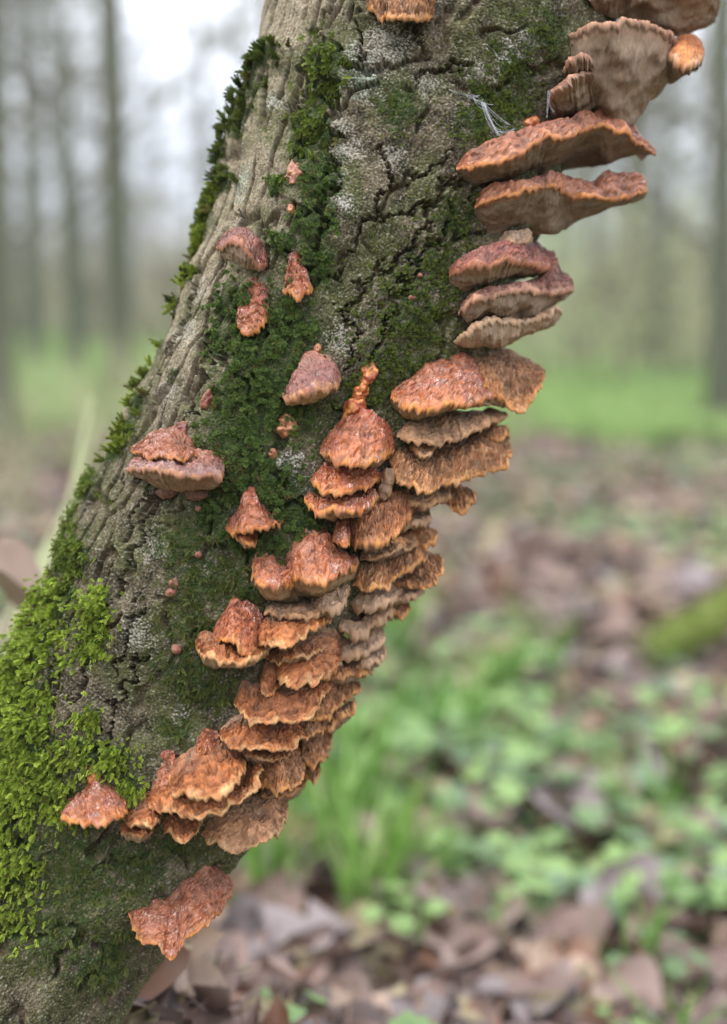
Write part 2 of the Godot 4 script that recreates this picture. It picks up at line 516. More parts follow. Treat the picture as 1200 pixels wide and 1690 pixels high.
# moss patches: [label, sprig, [angle, along, half angle, half length, how many] ...]
var MOSS: Array = [
	["thick dark green moss cushion in the middle of the trunk", 0, [-0.323, 1.6555, 0.279, 0.0242, 872], [-0.148, 1.6835, 0.334, 0.0295, 1264], [-0.175, 1.7095, 0.214, 0.0204, 588], [-0.209, 1.6435, 0.225, 0.0167, 421], [0.079, 1.7255, 0.235, 0.0158, 448], [-0.602, 1.6415, 0.163, 0.0135, 224], [-0.017, 1.6595, 0.146, 0.0164, 153], [-0.611, 1.6655, 0.112, 0.0128, 82]],
	["strip of bright green moss down the upper crack", 5, [-0.506, 1.4885, 0.133, 0.0132, 172], [-0.454, 1.5025, 0.118, 0.013, 118], [-0.48, 1.5265, 0.144, 0.0134, 236], [-0.48, 1.5435, 0.099, 0.0085, 63], [-0.515, 1.5645, 0.07, 0.0072, 54]],
	["dark ragged moss below the bright strip, in the wide crack", 0, [-0.332, 1.5585, 0.147, 0.0192, 133], [-0.262, 1.5835, 0.151, 0.0164, 161], [-0.41, 1.5995, 0.118, 0.0067, 77], [-0.175, 1.6055, 0.136, 0.0135, 98], [-0.602, 1.5695, 0.077, 0.0056, 42]],
	["dark tufted moss on the upper left edge", 6, [-1.1, 1.4885, 0.246, 0.012, 51], [-1.187, 1.5095, 0.289, 0.0125, 48], [-1.292, 1.5265, 0.303, 0.0119, 45], [-1.632, 1.5415, 0.287, 0.0118, 45], [-1.283, 1.5685, 0.234, 0.0098, 33]],
	["yellow green hanging moss on the left edge above the rust bracket", 2, [-1.545, 1.5805, 0.249, 0.011, 130], [-1.58, 1.5965, 0.229, 0.0109, 120], [-1.649, 1.6115, 0.167, 0.0077, 60], [-1.257, 1.6315, 0.136, 0.0053, 40]],
	["thin fringe of yellow moss along the bare left edge", 2, [-1.449, 1.6495, 0.129, 0.0058, 13], [-1.44, 1.6785, 0.14, 0.007, 11], [-1.614, 1.7065, 0.169, 0.0083, 25], [-1.204, 1.7215, 0.16, 0.0083, 22], [-1.152, 1.7375, 0.153, 0.0089, 28], [-1.161, 1.7525, 0.132, 0.0065, 22]],
	["olive moss on the left edge above the bright clump", 5, [-1.431, 1.7765, 0.272, 0.0089, 299], [-1.649, 1.7995, 0.355, 0.015, 598], [-1.038, 1.8165, 0.245, 0.015, 598], [-0.925, 1.8335, 0.136, 0.0098, 206]],
	["large bright lime moss clump at the lower left", 1, [-1.056, 1.8495, 0.289, 0.0142, 595], [-0.986, 1.8725, 0.296, 0.0168, 760], [-0.908, 1.9025, 0.306, 0.0172, 868], [-0.672, 1.9265, 0.318, 0.0212, 940], [-0.419, 1.9465, 0.249, 0.0181, 760], [-0.559, 1.9675, 0.254, 0.0232, 649], [-0.305, 1.9935, 0.208, 0.0229, 433], [-0.122, 1.9475, 0.126, 0.0106, 160], [-0.087, 2.0175, 0.146, 0.0164, 105]],
	["narrow lime moss tuft on the lower bark", 1, [-0.515, 1.8345, 0.094, 0.0098, 316], [-0.463, 1.8505, 0.103, 0.0111, 345], [-0.515, 1.8275, 0.071, 0.0061, 115]],
	["lime moss tuft left of the lone pinkish brown cap", 1, [-0.262, 1.8935, 0.071, 0.0079, 126], [-0.017, 1.9105, 0.093, 0.0083, 174], [-0.209, 1.9155, 0.11, 0.0092, 174], [0.148, 1.9225, 0.081, 0.0081, 112]],
	["dark feathery moss between the mid trunk and lower tier", 3, [-0.201, 1.7805, 0.246, 0.0184, 165], [0, 1.7945, 0.249, 0.0212, 231], [0.122, 1.8195, 0.243, 0.0184, 231], [0.157, 1.8445, 0.273, 0.0216, 253], [0.358, 1.8515, 0.187, 0.017, 132], [0.244, 1.8795, 0.163, 0.0114, 82], [0.157, 1.7805, 0.147, 0.0164, 88]],
	["small green moss tuft hanging over the moss topped cap", 0, [0.305, 1.7915, 0.075, 0.0085, 90], [0.367, 1.7995, 0.038, 0.0034, 30]],
	["dark web covered moss around the star shaped bracket", 0, [-0.052, 1.7365, 0.197, 0.0139, 230], [0.253, 1.7295, 0.211, 0.0165, 330], [0.428, 1.7375, 0.174, 0.0114, 200], [0.131, 1.7625, 0.193, 0.0114, 160], [-0.122, 1.7585, 0.117, 0.0132, 100], [0.288, 1.7595, 0.158, 0.0081, 80]],
	["thin green moss film on the bark left of the column", 4, [0.497, 1.6095, 0.327, 0.0273, 630], [0.515, 1.5795, 0.228, 0.0229, 251], [0.48, 1.6395, 0.269, 0.0174, 294], [0.41, 1.6615, 0.181, 0.0141, 140], [0.724, 1.6385, 0.157, 0.0079, 98], [0.55, 1.5515, 0.186, 0.0195, 140], [0.428, 1.6855, 0.137, 0.0106, 84]],
	["olive moss on the upper right bark by the cobweb", 4, [0.541, 1.4785, 0.23, 0.0139, 520], [0.576, 1.4505, 0.198, 0.0141, 160], [0.419, 1.4985, 0.147, 0.0135, 140], [-0.009, 1.5045, 0.159, 0.0195, 60], [0.663, 1.4225, 0.201, 0.0195, 130]],
	["sparse dark moss on the shaded foot of the trunk", 3, [0.192, 1.9795, 0.43, 0.0258, 220], [0.445, 1.9615, 0.338, 0.018, 161], [0.227, 2.0135, 0.429, 0.0236, 176], [0.637, 1.9425, 0.233, 0.0095, 88], [0.628, 2.0265, 0.378, 0.018, 88], [0.654, 2.0095, 0.209, 0.0141, 102]],  # real moss, but its dark tint on the bark also paints the foot's shade
	["green moss along the crack right of the lone left bracket", 3, [-0.14, 1.7285, 0.16, 0.0195, 110], [-0.367, 1.7075, 0.09, 0.0127, 40], [-0.846, 1.6955, 0.069, 0.0047, 14], [-0.602, 1.7555, 0.051, 0.0052, 14]],
]

func stamp_cracks():
	var wob := nz(31, 0.25)
	var wob2 := nz(32, 0.06)
	for cr in HANDCRACKS:
		var w: float = cr[0] * 0.001
		for k in range(1, cr.size() - 2, 2):
			var a := Vector2(cr[k] * 0.085, cr[k + 1])
			var b := Vector2(cr[k + 2] * 0.085, cr[k + 3])
			var pad := w * 1.6 + 0.003
			var r0 := clampi(int((minf(a.y, b.y) - pad - V0) / (V1 - V0) * (NROW - 1)), 0, NROW - 1)
			var r1 := clampi(int((maxf(a.y, b.y) + pad - V0) / (V1 - V0) * (NROW - 1)) + 1, 0, NROW - 1)
			var c0 := clampi(int((minf(a.x, b.x) / 0.085 - pad / 0.085 + TH) / (2 * TH) * (NCOL - 1)), 0, NCOL - 1)
			var c1 := clampi(int((maxf(a.x, b.x) / 0.085 + pad / 0.085 + TH) / (2 * TH) * (NCOL - 1)) + 1, 0, NCOL - 1)
			for r in range(r0, r1 + 1):
				var v := V0 + (V1 - V0) * r / (NROW - 1)
				for c in range(c0, c1 + 1):
					var th := -TH + 2 * TH * c / (NCOL - 1)
					var p := Vector2(th * 0.085, v)
					p += Vector2(wob.get_noise_2d(p.x * 1000, v * 1000), wob.get_noise_2d(p.x * 1000 + 90, v * 1000)) * 0.0016 + Vector2(wob2.get_noise_2d(p.x * 1000, v * 1000), 0) * 0.004
					var d := (p - Geometry2D.get_closest_point_to_segment(p, a, b)).length()
					var q := r * NCOL + c
					crack_f[q] = maxf(crack_f[q], 1.0 - ss(w * 0.2, w * 0.62, d))

func stamp_moss():
	for m in MOSS:
		for bl in m.slice(2):
			var lim := 2.0
			var r0 := clampi(int((bl[1] - bl[3] * lim - V0) / (V1 - V0) * (NROW - 1)), 0, NROW - 1)
			var r1 := clampi(int((bl[1] + bl[3] * lim - V0) / (V1 - V0) * (NROW - 1)), 0, NROW - 1)
			var c0 := clampi(int((bl[0] - bl[2] * lim + TH) / (2 * TH) * (NCOL - 1)), 0, NCOL - 1)
			var c1 := clampi(int((bl[0] + bl[2] * lim + TH) / (2 * TH) * (NCOL - 1)), 0, NCOL - 1)
			var s: float = [1.0, 1.0, 1.0, 0.66, 0.6, 1.0, 1.0][m[1]]  # the feathery kind's dark green tint also paints shade at the foot
			for r in range(r0, r1 + 1):
				var dv: float = (V0 + (V1 - V0) * r / (NROW - 1) - bl[1]) / bl[3]
				for c in range(c0, c1 + 1):
					var du: float = (-TH + 2 * TH * c / (NCOL - 1) - bl[0]) / bl[2]
					var q := r * NCOL + c
					moss_f[q] = maxf(moss_f[q], s * exp(-0.9 * (du * du + dv * dv)))

func trunk():
	var t := root("leaning_trunk", Vector3.ZERO)
	tag(t, "leaning grey brown tree trunk with cracked bark, moss and rows of brackets", "tree")
	crack_f.resize(NROW * NCOL)
	moss_f.resize(NROW * NCOL)
	stamp_cracks()
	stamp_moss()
	var n_lo := nz(1, 0.012, 2)
	var n_wu := nz(2, 0.03, 2)
	var n_wv := nz(3, 0.022, 2)
	var n_ro := nz(4, 0.07, 4)
	var n_st := nz(5, 1.0, 2)
	var n_sp := nz(6, 0.55)
	var n_fl := nz(7, 1.0, 2)
	var n_co := nz(8, 0.03, 3)
	var n_al := nz(9, 0.018, 3)
	var n_sk := nz(10, 0.3, 2)
	var cd := cells(41, FastNoiseLite.RETURN_DISTANCE2_SUB)
	var cv := cells(41, FastNoiseLite.RETURN_CELL_VALUE)
	var C := PackedColorArray()
	var plate := PackedInt32Array()
	plate.resize(NROW * NCOL)
	C.resize(NROW * NCOL)
	rP.resize(NROW * NCOL)
	rN.resize(NROW * NCOL)
	var base_a := L(0.132, 0.108, 0.072)
	var base_b := L(0.056, 0.047, 0.03)
	var pale := L(0.33, 0.28, 0.20)
	var algae := L(0.078, 0.09, 0.03)
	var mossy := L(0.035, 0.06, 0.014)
	var inner := L(0.13, 0.085, 0.055)
	var lich: Array[Color] = [L(0.30, 0.37, 0.31), L(0.46, 0.45, 0.43), L(0.36, 0.34, 0.30)]
	var ids := {}
	var arc := PackedFloat32Array()
	arc.resize(NCOL)
	for c in range(1, NCOL):
		var tm := -TH + 2 * TH * (c - 0.5) / (NCOL - 1)
		arc[c] = arc[c - 1] + Vector2(97.0 * cos(tm), 45.0 * sin(tm)).length() * 2 * TH / (NCOL - 1)
	var arc0 := arc[(NCOL - 1) / 2]
	for r in NROW:
		var v := V0 + (V1 - V0) * r / (NROW - 1)
		var s := spine(v)
		var ctr: Vector3 = s[0]
		var e1: Vector3 = s[1]
		var e2: Vector3 = s[2]
		var rx: float = s[3]
		var rz: float = s[4]
		var vm := v * 1000.0
		var near_l: Array = []
		for q in LICHEN:
			if absf(q[1] - v) < q[2] * 2.0: near_l.append(q)
		for c in NCOL:
			var th := -TH + 2 * TH * c / (NCOL - 1)
			var um := arc[c] - arc0
			var k := r * NCOL + c
			var wu := um + n_wu.get_noise_2d(um, vm) * 5.0
			var wv := vm + n_wv.get_noise_2d(um, vm) * 11.0
			var lf := n_wv.get_noise_2d(vm * 2.0, 50.0) * 0.25
			var left := th < -0.42 + lf
			var cu := (um * 0.75 + wu * 0.25) / 11.0 if left else (wu + 0.12 * wv) / 42.0 + 40.0
			var cvv := wv / 75.0 if left else wv / 66.0
			var f := cd.get_noise_2d(cu, cvv) + 1.0
			var cellv := cv.get_noise_2d(cu, cvv)
			var hc := crack_f[k]
			var fade := ss(-0.5, 0.15, n_co.get_noise_2d(um * 1.3 + 200, vm * 0.6) + 0.05) if left else ss(-0.15, 0.4, n_co.get_noise_2d(um * 1.1 + 200, vm * 0.7))
			var kk := ss(0.02, 0.20 if left else 0.09, f)
			kk = lerpf(1.0, kk, fade)
			kk *= 1.0 - hc
			var key := roundi(cellv * 100000.0) * 2 + int(left)
			if not ids.has(key): ids[key] = ids.size()
			plate[k] = ids[key] if (f > (0.05 if left else 0.03) and hc < 0.5) else -1
			var ro := n_ro.get_noise_2d(um, vm)
			var st := n_st.get_noise_2d(um / 1.5, vm / 9.0)
			var fl := n_fl.get_noise_2d(um / 11.0 + 7.0, vm / 16.0) * 3.2
			fl = fl - floorf(fl)
			var sp := n_sp.get_noise_2d(um, vm)
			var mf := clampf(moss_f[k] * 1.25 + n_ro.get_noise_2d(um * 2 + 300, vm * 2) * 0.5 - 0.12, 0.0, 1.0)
			var d := n_lo.get_noise_2d(um, vm) * (3.5 if left else 5.0) + cellv * (0.9 if left else 1.7) * kk - (6.0 if left else 5.5) * (1.0 - kk)
			d += ro * (0.5 if left else 0.9) + st * 0.16 + fl * (0.55 if left else 0.9) * kk + sp * 0.3 + mf * 1.0
			var dir := e1 * sin(th) * rz + e2 * cos(th) * rx
			dir = dir.normalized()
			rP[k] = ctr + e1 * (rx * sin(th)) + e2 * (rz * cos(th)) + dir * (d * 0.001)
			var co := n_co.get_noise_2d(um, vm)
			var col := base_b.lerp(base_a, clampf(0.5 + co * 1.2 + ro * 0.5, 0.0, 1.0))
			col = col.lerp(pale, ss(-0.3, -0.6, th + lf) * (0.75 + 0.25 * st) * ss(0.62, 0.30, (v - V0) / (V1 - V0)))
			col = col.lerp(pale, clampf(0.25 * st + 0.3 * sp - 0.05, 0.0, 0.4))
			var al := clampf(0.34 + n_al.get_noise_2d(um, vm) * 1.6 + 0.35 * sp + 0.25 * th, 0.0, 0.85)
			col = col.lerp(algae, al * 0.75)
			col = col.lerp(inner, (1.0 - kk) * 0.5)
			var sk := n_sk.get_noise_2d(um + 60, vm)
			if sk > 0.52: col = col.lerp(lich[2], ss(0.52, 0.68, sk) * 0.6)
			for q in near_l:
				var dd: float = Vector2((th - q[0]) * 0.085, v - q[1]).length() / q[2]
				if dd < 1.8:
					var w := clampf(1.0 - dd + sp * 1.1 + ro * 0.8, 0.0, 1.0)
					col = col.lerp(lich[int(q[3])], ss(0.3, 0.7, w) * 0.62)
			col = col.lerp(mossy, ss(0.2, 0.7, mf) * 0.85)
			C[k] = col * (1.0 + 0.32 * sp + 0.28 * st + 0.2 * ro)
	for r in NROW:
		for c in NCOL:
			var du := rP[r * NCOL + mini(c + 1, NCOL - 1)] - rP[r * NCOL + maxi(c - 1, 0)]
			var dv := rP[mini(r + 1, NROW - 1) * NCOL + c] - rP[maxi(r - 1, 0) * NCOL + c]
			rN[r * NCOL + c] = dv.cross(du).normalized()
	# every quad goes to the plate of bark it lies on, or to the bark between the plates
	var lists := {}
	var quad := PackedInt32Array()
	quad.resize(NROW * NCOL)
	quad.fill(-2)
	lists[-1] = PackedInt32Array()
	for r in NROW - 1:
		for c in NCOL - 1:
			var k := r * NCOL + c
			var p := plate[k]
			if p != plate[k + 1] or p != plate[k + NCOL] or p != plate[k + NCOL + 1]: p = -1
			quad[k] = p
			if p == -1: lists[-1].append(k)
	var next := 0
	for k0 in NROW * NCOL:
		if quad[k0] < 0: continue
		var p := quad[k0]
		var got := PackedInt32Array([k0])
		quad[k0] = -3
		var at := 0
		while at < got.size():
			var k := got[at]
			at += 1
			for q in [k - 1, k + 1, k - NCOL, k + NCOL]:
				if q >= 0 and q < NROW * NCOL and quad[q] == p:
					quad[q] = -3
					got.append(q)
		lists[next] = got
		next += 1
	var keys := lists.keys()
	keys.sort()
	for p in keys.duplicate():
		if p >= 0 and lists[p].size() < 120:
			lists[-1].append_array(lists[p])
			keys.erase(p)
	var stampv := PackedInt32Array()
	var newi := PackedInt32Array()
	stampv.resize(NROW * NCOL)
	newi.resize(NROW * NCOL)
	var mark := 0
	for p in keys:
		mark += 1
		var b := MB.new()
		for k in lists[p]:
			for q in [k, k + 1, k + NCOL, k + NCOL + 1]:
				if stampv[q] != mark:
					stampv[q] = mark
					newi[q] = b.v.size()
					b.v.append(rP[q]); b.n.append(rN[q]); b.c.append(C[q])
			if (k + k / NCOL) % 2 == 0:
				b.i.append(newi[k]); b.i.append(newi[k + 1]); b.i.append(newi[k + NCOL])
				b.i.append(newi[k + 1]); b.i.append(newi[k + NCOL + 1]); b.i.append(newi[k + NCOL])
			else:
				b.i.append(newi[k]); b.i.append(newi[k + 1]); b.i.append(newi[k + NCOL + 1])
				b.i.append(newi[k]); b.i.append(newi[k + NCOL + 1]); b.i.append(newi[k + NCOL])
		var pl := put("bark" if p == -1 else "bark_plate", b.mesh(M.bark), t)
		if p == -1: tag(pl, "", "", "", "stuff")
	# the rest of the trunk: above, below and behind
	var zones := [[0.0, V0, -PI, PI, 40, 60], [V1, (SP.size() - 1) * DV, -PI, PI, 30, 60], [V0, V1, TH, TAU - TH, 90, 40]]
	for zn in zones:
		var P := PackedVector3Array()
		var CC := PackedColorArray()
		for r in zn[4] + 1:
			var v: float = lerpf(zn[0], zn[1], float(r) / zn[4])
			var s := spine(v)
			for c in zn[5] + 1:
				var th: float = lerpf(zn[2], zn[3], float(c) / zn[5])
				var d := n_lo.get_noise_3d(sin(th) * 85.0, v * 1000.0, cos(th) * 85.0) * 0.005 - 0.002
				P.append(s[0] + s[1] * ((s[3] + d) * sin(th)) + s[2] * ((s[4] + d) * cos(th)))
				CC.append(base_b.lerp(base_a, 0.5 + n_co.get_noise_3d(sin(th) * 85.0, v * 1000.0, cos(th) * 85.0)))
		var b := MB.new()
		b.grid(P, CC, zn[4] + 1, zn[5] + 1)
		put("bark", b.mesh(M.bark), t)

# ------------------------------------------------------------------ bracket fungi
const K := {
	# inner, middle, outer, rim, underside, ribs, zones, bumps
	"wet": [Color(0.25, 0.055, 0.02), Color(0.37, 0.09, 0.024), Color(0.49, 0.145, 0.04), Color(0.66, 0.28, 0.08), Color(0.42, 0.29, 0.18), 0.06, 0.5, 1.3],
	"shelf": [Color(0.20, 0.06, 0.03), Color(0.31, 0.11, 0.055), Color(0.40, 0.155, 0.075), Color(0.54, 0.22, 0.08), Color(0.24, 0.172, 0.122), 0.05, 0.4, 1.2],
	"dark": [Color(0.16, 0.06, 0.045), Color(0.22, 0.09, 0.065), Color(0.34, 0.17, 0.12), Color(0.48, 0.26, 0.17), Color(0.31, 0.222, 0.16), 0.05, 0.4, 0.9],
	"cup": [Color(0.42, 0.13, 0.04), Color(0.50, 0.17, 0.05), Color(0.55, 0.22, 0.07), Color(0.60, 0.33, 0.20), Color(0.26, 0.18, 0.13), 0.1, 0.3, 0.5],
	"maroon": [Color(0.17, 0.055, 0.045), Color(0.22, 0.065, 0.045), Color(0.30, 0.10, 0.06), Color(0.36, 0.15, 0.08), Color(0.36, 0.26, 0.19), 0.1, 0.5, 1.5],
	"pore": [Color(0.34, 0.22, 0.15), Color(0.38, 0.25, 0.17), Color(0.42, 0.28, 0.19), Color(0.46, 0.28, 0.17), Color(0.42, 0.30, 0.21), 0.05, 0.3, 1.2],
	"striate": [Color(0.24, 0.12, 0.07), Color(0.36, 0.17, 0.085), Color(0.48, 0.21, 0.085), Color(0.62, 0.28, 0.09), Color(0.36, 0.26, 0.18), 2.3, 0.6, 0.8],
	"tan": [Color(0.28, 0.18, 0.12), Color(0.36, 0.22, 0.14), Color(0.44, 0.25, 0.14), Color(0.54, 0.30, 0.16), Color(0.34, 0.25, 0.18), 0.25, 0.5, 0.5],
	"zone": [Color(0.34, 0.19, 0.12), Color(0.37, 0.13, 0.048), Color(0.46, 0.165, 0.055), Color(0.62, 0.35, 0.16), Color(0.42, 0.30, 0.20), 0.2, 0.8, 0.8],
	"violet": [Color(0.40, 0.14, 0.06), Color(0.33, 0.13, 0.10), Color(0.30, 0.17, 0.16), Color(0.40, 0.18, 0.09), Color(0.32, 0.22, 0.15), 0.1, 0.6, 1.2],
	"plum": [Color(0.40, 0.17, 0.10), Color(0.30, 0.12, 0.10), Color(0.33, 0.13, 0.10), Color(0.55, 0.27, 0.13), Color(0.46, 0.33, 0.20), 0.06, 0.4, 1.2],
	"nod": [Color(0.40, 0.17, 0.09), Color(0.44, 0.18, 0.09), Color(0.48, 0.2, 0.09), Color(0.5, 0.22, 0.1), Color(0.3, 0.2, 0.12), 0.1, 0.3, 0.8],
	"pink": [Color(0.34, 0.16, 0.12), Color(0.34, 0.16, 0.12), Color(0.34, 0.16, 0.12), Color(0.34, 0.16, 0.12), Color(0.3, 0.2, 0.12), 0.1, 0.3, 0.5],
	"under": [Color(0.20, 0.11, 0.08), Color(0.2, 0.11, 0.08), Color(0.2, 0.11, 0.08), Color(0.2, 0.11, 0.08), Color(0.2, 0.11, 0.08), 0.1, 0.3, 0.6],
}

func along(pts: Array, n: int) -> PackedVector3Array:
	var cum := PackedFloat32Array([0.0])
	for k in range(1, pts.size()):
		cum.append(cum[k - 1] + pts[k].distance_to(pts[k - 1]))
	var o := PackedVector3Array()
	var a := 0
	for j in n:
		var d := cum[-1] * j / (n - 1)
		while a < pts.size() - 2 and cum[a + 1] < d: a += 1
		var t := clampf((d - cum[a]) / maxf(cum[a + 1] - cum[a], 1e-6), 0.0, 1.0)
		var p0: Vector3 = pts[a - 1] if a > 0 else pts[0] * 2.0 - pts[1]
		var p3: Vector3 = pts[a + 2] if a + 2 < pts.size() else pts[a + 1] * 2.0 - pts[a]
		o.append(pts[a].cubic_interpolate(pts[a + 1], p0, p3, t))
	return o

var f_lo := nz(51, 0.045, 2)
var f_mid := nz(52, 0.16, 2)
var f_hi := nz(53, 0.55, 2)
var f_rib := nz(54, 1.0, 2)
var f_scal := nz(55, 0.25, 3)
var f_web := nz(56, 0.22, 2)
var bracket_no := 0

# B: where the cap begins at the trunk, E: its outer lip, U: where the pore face ends; all in mm from the bracket's foot
func bracket(label: String, kind: String, foot: Vector3, B: Array, E: Array, U: Array, back: float, thick: float, bulge: float, dome: float, red: float, pale: float):
	bracket_no += 1
	var sd := bracket_no * 37.0
	var pal: Array = K[kind]
	var width := 0.0
	for k in range(1, E.size()): width += E[k].distance_to(E[k - 1])
	var ns := clampi(int(width / 0.42), 26, 230)
	var pb := along(B, ns)
	var pe := along(E, ns)
	var pu := along(U, ns)
	var span := (pe[ns - 1] - pe[0]).normalized()
	var len_mid := pb[ns / 2].distance_to(pe[ns / 2])
	var nv := clampi(int(len_mid / 0.5), 12, 70)
	var nu := clampi(int(pe[ns / 2].distance_to(pu[ns / 2]) / 0.7), 8, 40)
	var rows := 1 + nv + 5 + nu
	var P := PackedVector3Array()
	var C := PackedColorArray()
	P.resize(rows * ns)
	C.resize(rows * ns)
	var ribs: float = pal[5]
	var zon: float = pal[6]
	var bmp: float = pal[7]
	var toward := Vector3(0, 0.75, 0.66)
	var frill: float = {"wet": 0.8, "zone": 0.9, "striate": 1.0, "tan": 0.6}.get(kind, 0.3)
	var shade := 0.78 + 0.28 * (0.5 + 0.5 * sin(sd * 1.7))
	var brown := 0.28 * (0.5 + 0.5 * sin(sd * 2.9 + 1.0))
	for j in ns:
		var s := float(j) / (ns - 1)
		var am := s * width
		var b := pb[j]
		var e := pe[j]
		var u := pu[j]
		var tj := (pe[mini(j + 3, ns - 1)] - pe[maxi(j - 3, 0)]).normalized()
		var tt := (span * 1.2 + tj * 0.6).normalized()
		var out := e - b
		var ln := out.length()
		var od := (out / maxf(ln, 0.01) + Vector3(0, -0.05, 0.15)).normalized()
		var nn := tt.cross(od)
		if nn.dot(toward) < 0.0: nn = -nn
		if nn.length() < 0.2: nn = toward
		nn = nn.normalized()
		var edge := ss(0.0, 0.10, s) * ss(1.0, 0.90, s)
		var scal := (f_lo.get_noise_2d(am * 1.6, sd) * 3.6 + f_scal.get_noise_2d(am * 0.8, sd) * 1.1 + f_hi.get_noise_2d(am, sd) * 0.38) * (0.35 + 0.65 * edge) * frill
		e += od * scal + nn * f_scal.get_noise_2d(am * 0.4, sd + 40.0) * 1.2 * frill
		out = e - b
		var th := thick * (0.5 + 0.5 * edge) * (1.0 + 0.5 * f_mid.get_noise_2d(am, sd))
		for v in nv:
			var t := float(v) / (nv - 1)
			var rm := t * ln
			var p := b + out * t
			var lo := f_lo.get_noise_3d(p.x, p.y + sd, p.z)
			var mi := f_mid.get_noise_3d(p.x, p.y + sd, p.z)
			var hi := f_hi.get_noise_3d(p.x, p.y + sd, p.z)
			var warp := f_mid.get_noise_2d(am * 0.6, rm * 0.6 + sd) * 1.2
			var rib := 1.0 - absf(f_rib.get_noise_2d((am + warp) / 2.3, rm / 16.0 + sd)) * 2.0
			var rad_f := minf(0.0, f_scal.get_noise_2d((am + warp) * 0.55, sd + rm * 0.012) + 0.1)
			var zt := t * (2.2 + ln * 0.09) + lo * 0.6 + f_scal.get_noise_2d(am * 0.5, sd) * 0.35
			var zf := zt - floorf(zt)
			var step := zf * zf
			var lift := dome * ln * sin(PI * pow(t, 0.75)) + zon * (step - 0.4) * 2.3 * ss(0.0, 0.2, t) * ss(1.0, 0.9, t)
			lift += ribs * rib * 0.8 * ss(0.05, 0.35, t) * ss(1.02, 0.9, t) + bmp * (mi * 0.62 + hi * 0.26) + 0.5 * f_rib.get_noise_2d(am / 7.0, rm / 1.7 + lo * 2.0 + sd) * ss(0.0, 0.2, t) * (0.4 + 0.6 * edge) * ss(1.15, 0.75, t) + lo * 3.2 * edge * ss(1.3, 0.8, t) + 1.3 * rad_f * ss(0.1, 0.5, t)
			p += nn * lift
			P[(v + 1) * ns + j] = p
			var tc := clampf(t + lo * 0.25 + mi * 0.12, 0.0, 1.0)
			var col: Color
			if tc < 0.5: col = pal[0].lerp(pal[1], tc * 2.0)
			else: col = pal[1].lerp(pal[2], tc * 2.0 - 1.0)
			col = col.lerp(pal[3], ss(0.84, 0.99, t + hi * 0.05) * clampf(0.5 + 1.3 * f_mid.get_noise_2d(am * 0.5, sd + 70.0), 0.1, 1.0))
			if kind == "striate": col = col.lerp(L(0.56, 0.36, 0.22), clampf(rib * 0.6 + hi * 0.3 - 0.1, 0.0, 0.6))
			if kind == "wet":
				col = col.lerp(L(0.21, 0.055, 0.04), ss(0.05, 0.45, mi * 0.6 + lo) * 0.75)
				col = col.lerp(L(0.48, 0.21, 0.13), ss(0.0, 0.4, -lo + mi * 0.6) * 0.45)
			if kind == "zone":
				col = col.lerp(L(0.40, 0.27, 0.19), ss(0.35, 0.0, tc) * 0.55)
				col = col.lerp(L(0.26, 0.085, 0.035), ss(0.6, 0.95, zf) * 0.5)
			col = col.lerp(L(0.30, 0.07, 0.025), red * 0.35)
			col = col.lerp(L(0.52, 0.33, 0.19), pale * 0.5)
			if kind == "wet":
				var wf := f_web.get_noise_3d(p.x * 3.0, p.y * 3.0, p.z * 3.0 + sd) + lo * 0.5
				col = col.lerp(L(0.60, 0.55, 0.52), ss(0.62, 0.7, wf) * 0.7)
			col = col.lerp(L(0.30, 0.185, 0.12), brown * (1.0 - t * 0.7))
			C[(v + 1) * ns + j] = col * shade * (1.0 + 0.3 * hi + 0.42 * mi + 0.3 * lo + 0.25 * (zf - 0.4) * zon)
		var last := P[nv * ns + j]
		P[j] = b + Vector3(0, -2.0, -back - 7.0) + nn * -1.0
		C[j] = C[ns + j]
		var inn := -nn
		for q in 5:
			var ph := PI * (q + 1) / 5.0
			var p := last + od * (th * 0.45 * sin(ph)) + inn * (th * 0.5 * (1.0 - cos(ph)))
			P[(1 + nv + q) * ns + j] = p
			C[(1 + nv + q) * ns + j] = C[nv * ns + j].lerp(pal[3], clampf(0.35 + f_mid.get_noise_2d(am * 0.8, sd) * 0.9, 0.0, 0.75)).lerp(pal[4], ss(0.5, 3.5, q) * 0.85)
		var u0 := P[(nv + 5) * ns + j]
		var smooth0 := pe[j] - nn * th
		for v in nu:
			var t := float(v + 1) / nu
			var p := smooth0.lerp(u, t) + (u0 - smooth0) * pow(1.0 - t, 9.0)
			var hi := f_hi.get_noise_3d(p.x, p.y + sd, p.z)
			var mi := f_mid.get_noise_3d(p.x, p.y + sd, p.z)
			var lo := f_lo.get_noise_3d(p.x, p.y + sd, p.z)
			p += (Vector3(0, -0.45, 0.9)) * (bulge * sin(PI * minf(t, 1.0)) * edge + (lo * (6.0 if kind == "dark" else 3.4) + mi * 0.8 + hi * 0.2) * ss(0.0, 0.25, t) * edge)
			P[(nv + 6 + v) * ns + j] = p
			var col: Color = pal[4].lerp(pal[3], ss(0.10, 0.0, t) * 0.4)
			col = col.lerp(pal[4] * 0.6, ss(0.05, 0.5, mi * 0.6 + lo) * 0.7)
			C[(nv + 6 + v) * ns + j] = col * (1.0 + 0.3 * hi)
	var N := PackedVector3Array()
	N.resize(rows * ns)
	for r in rows:
		for j in ns:
			var du := P[r * ns + mini(j + 1, ns - 1)] - P[r * ns + maxi(j - 1, 0)]
			var dv := P[mini(r + 1, rows - 1) * ns + j] - P[maxi(r - 1, 0) * ns + j]
			N[r * ns + j] = dv.cross(du).normalized()
	var o := root("bracket_fungus", foot)
	tag(o, label, "bracket fungus", "bracket fungi growing up the leaning trunk")
	var shiny: Material = M.wet if kind in ["wet", "shelf", "violet", "maroon", "plum"] else M.damp
	var cap: Node = o
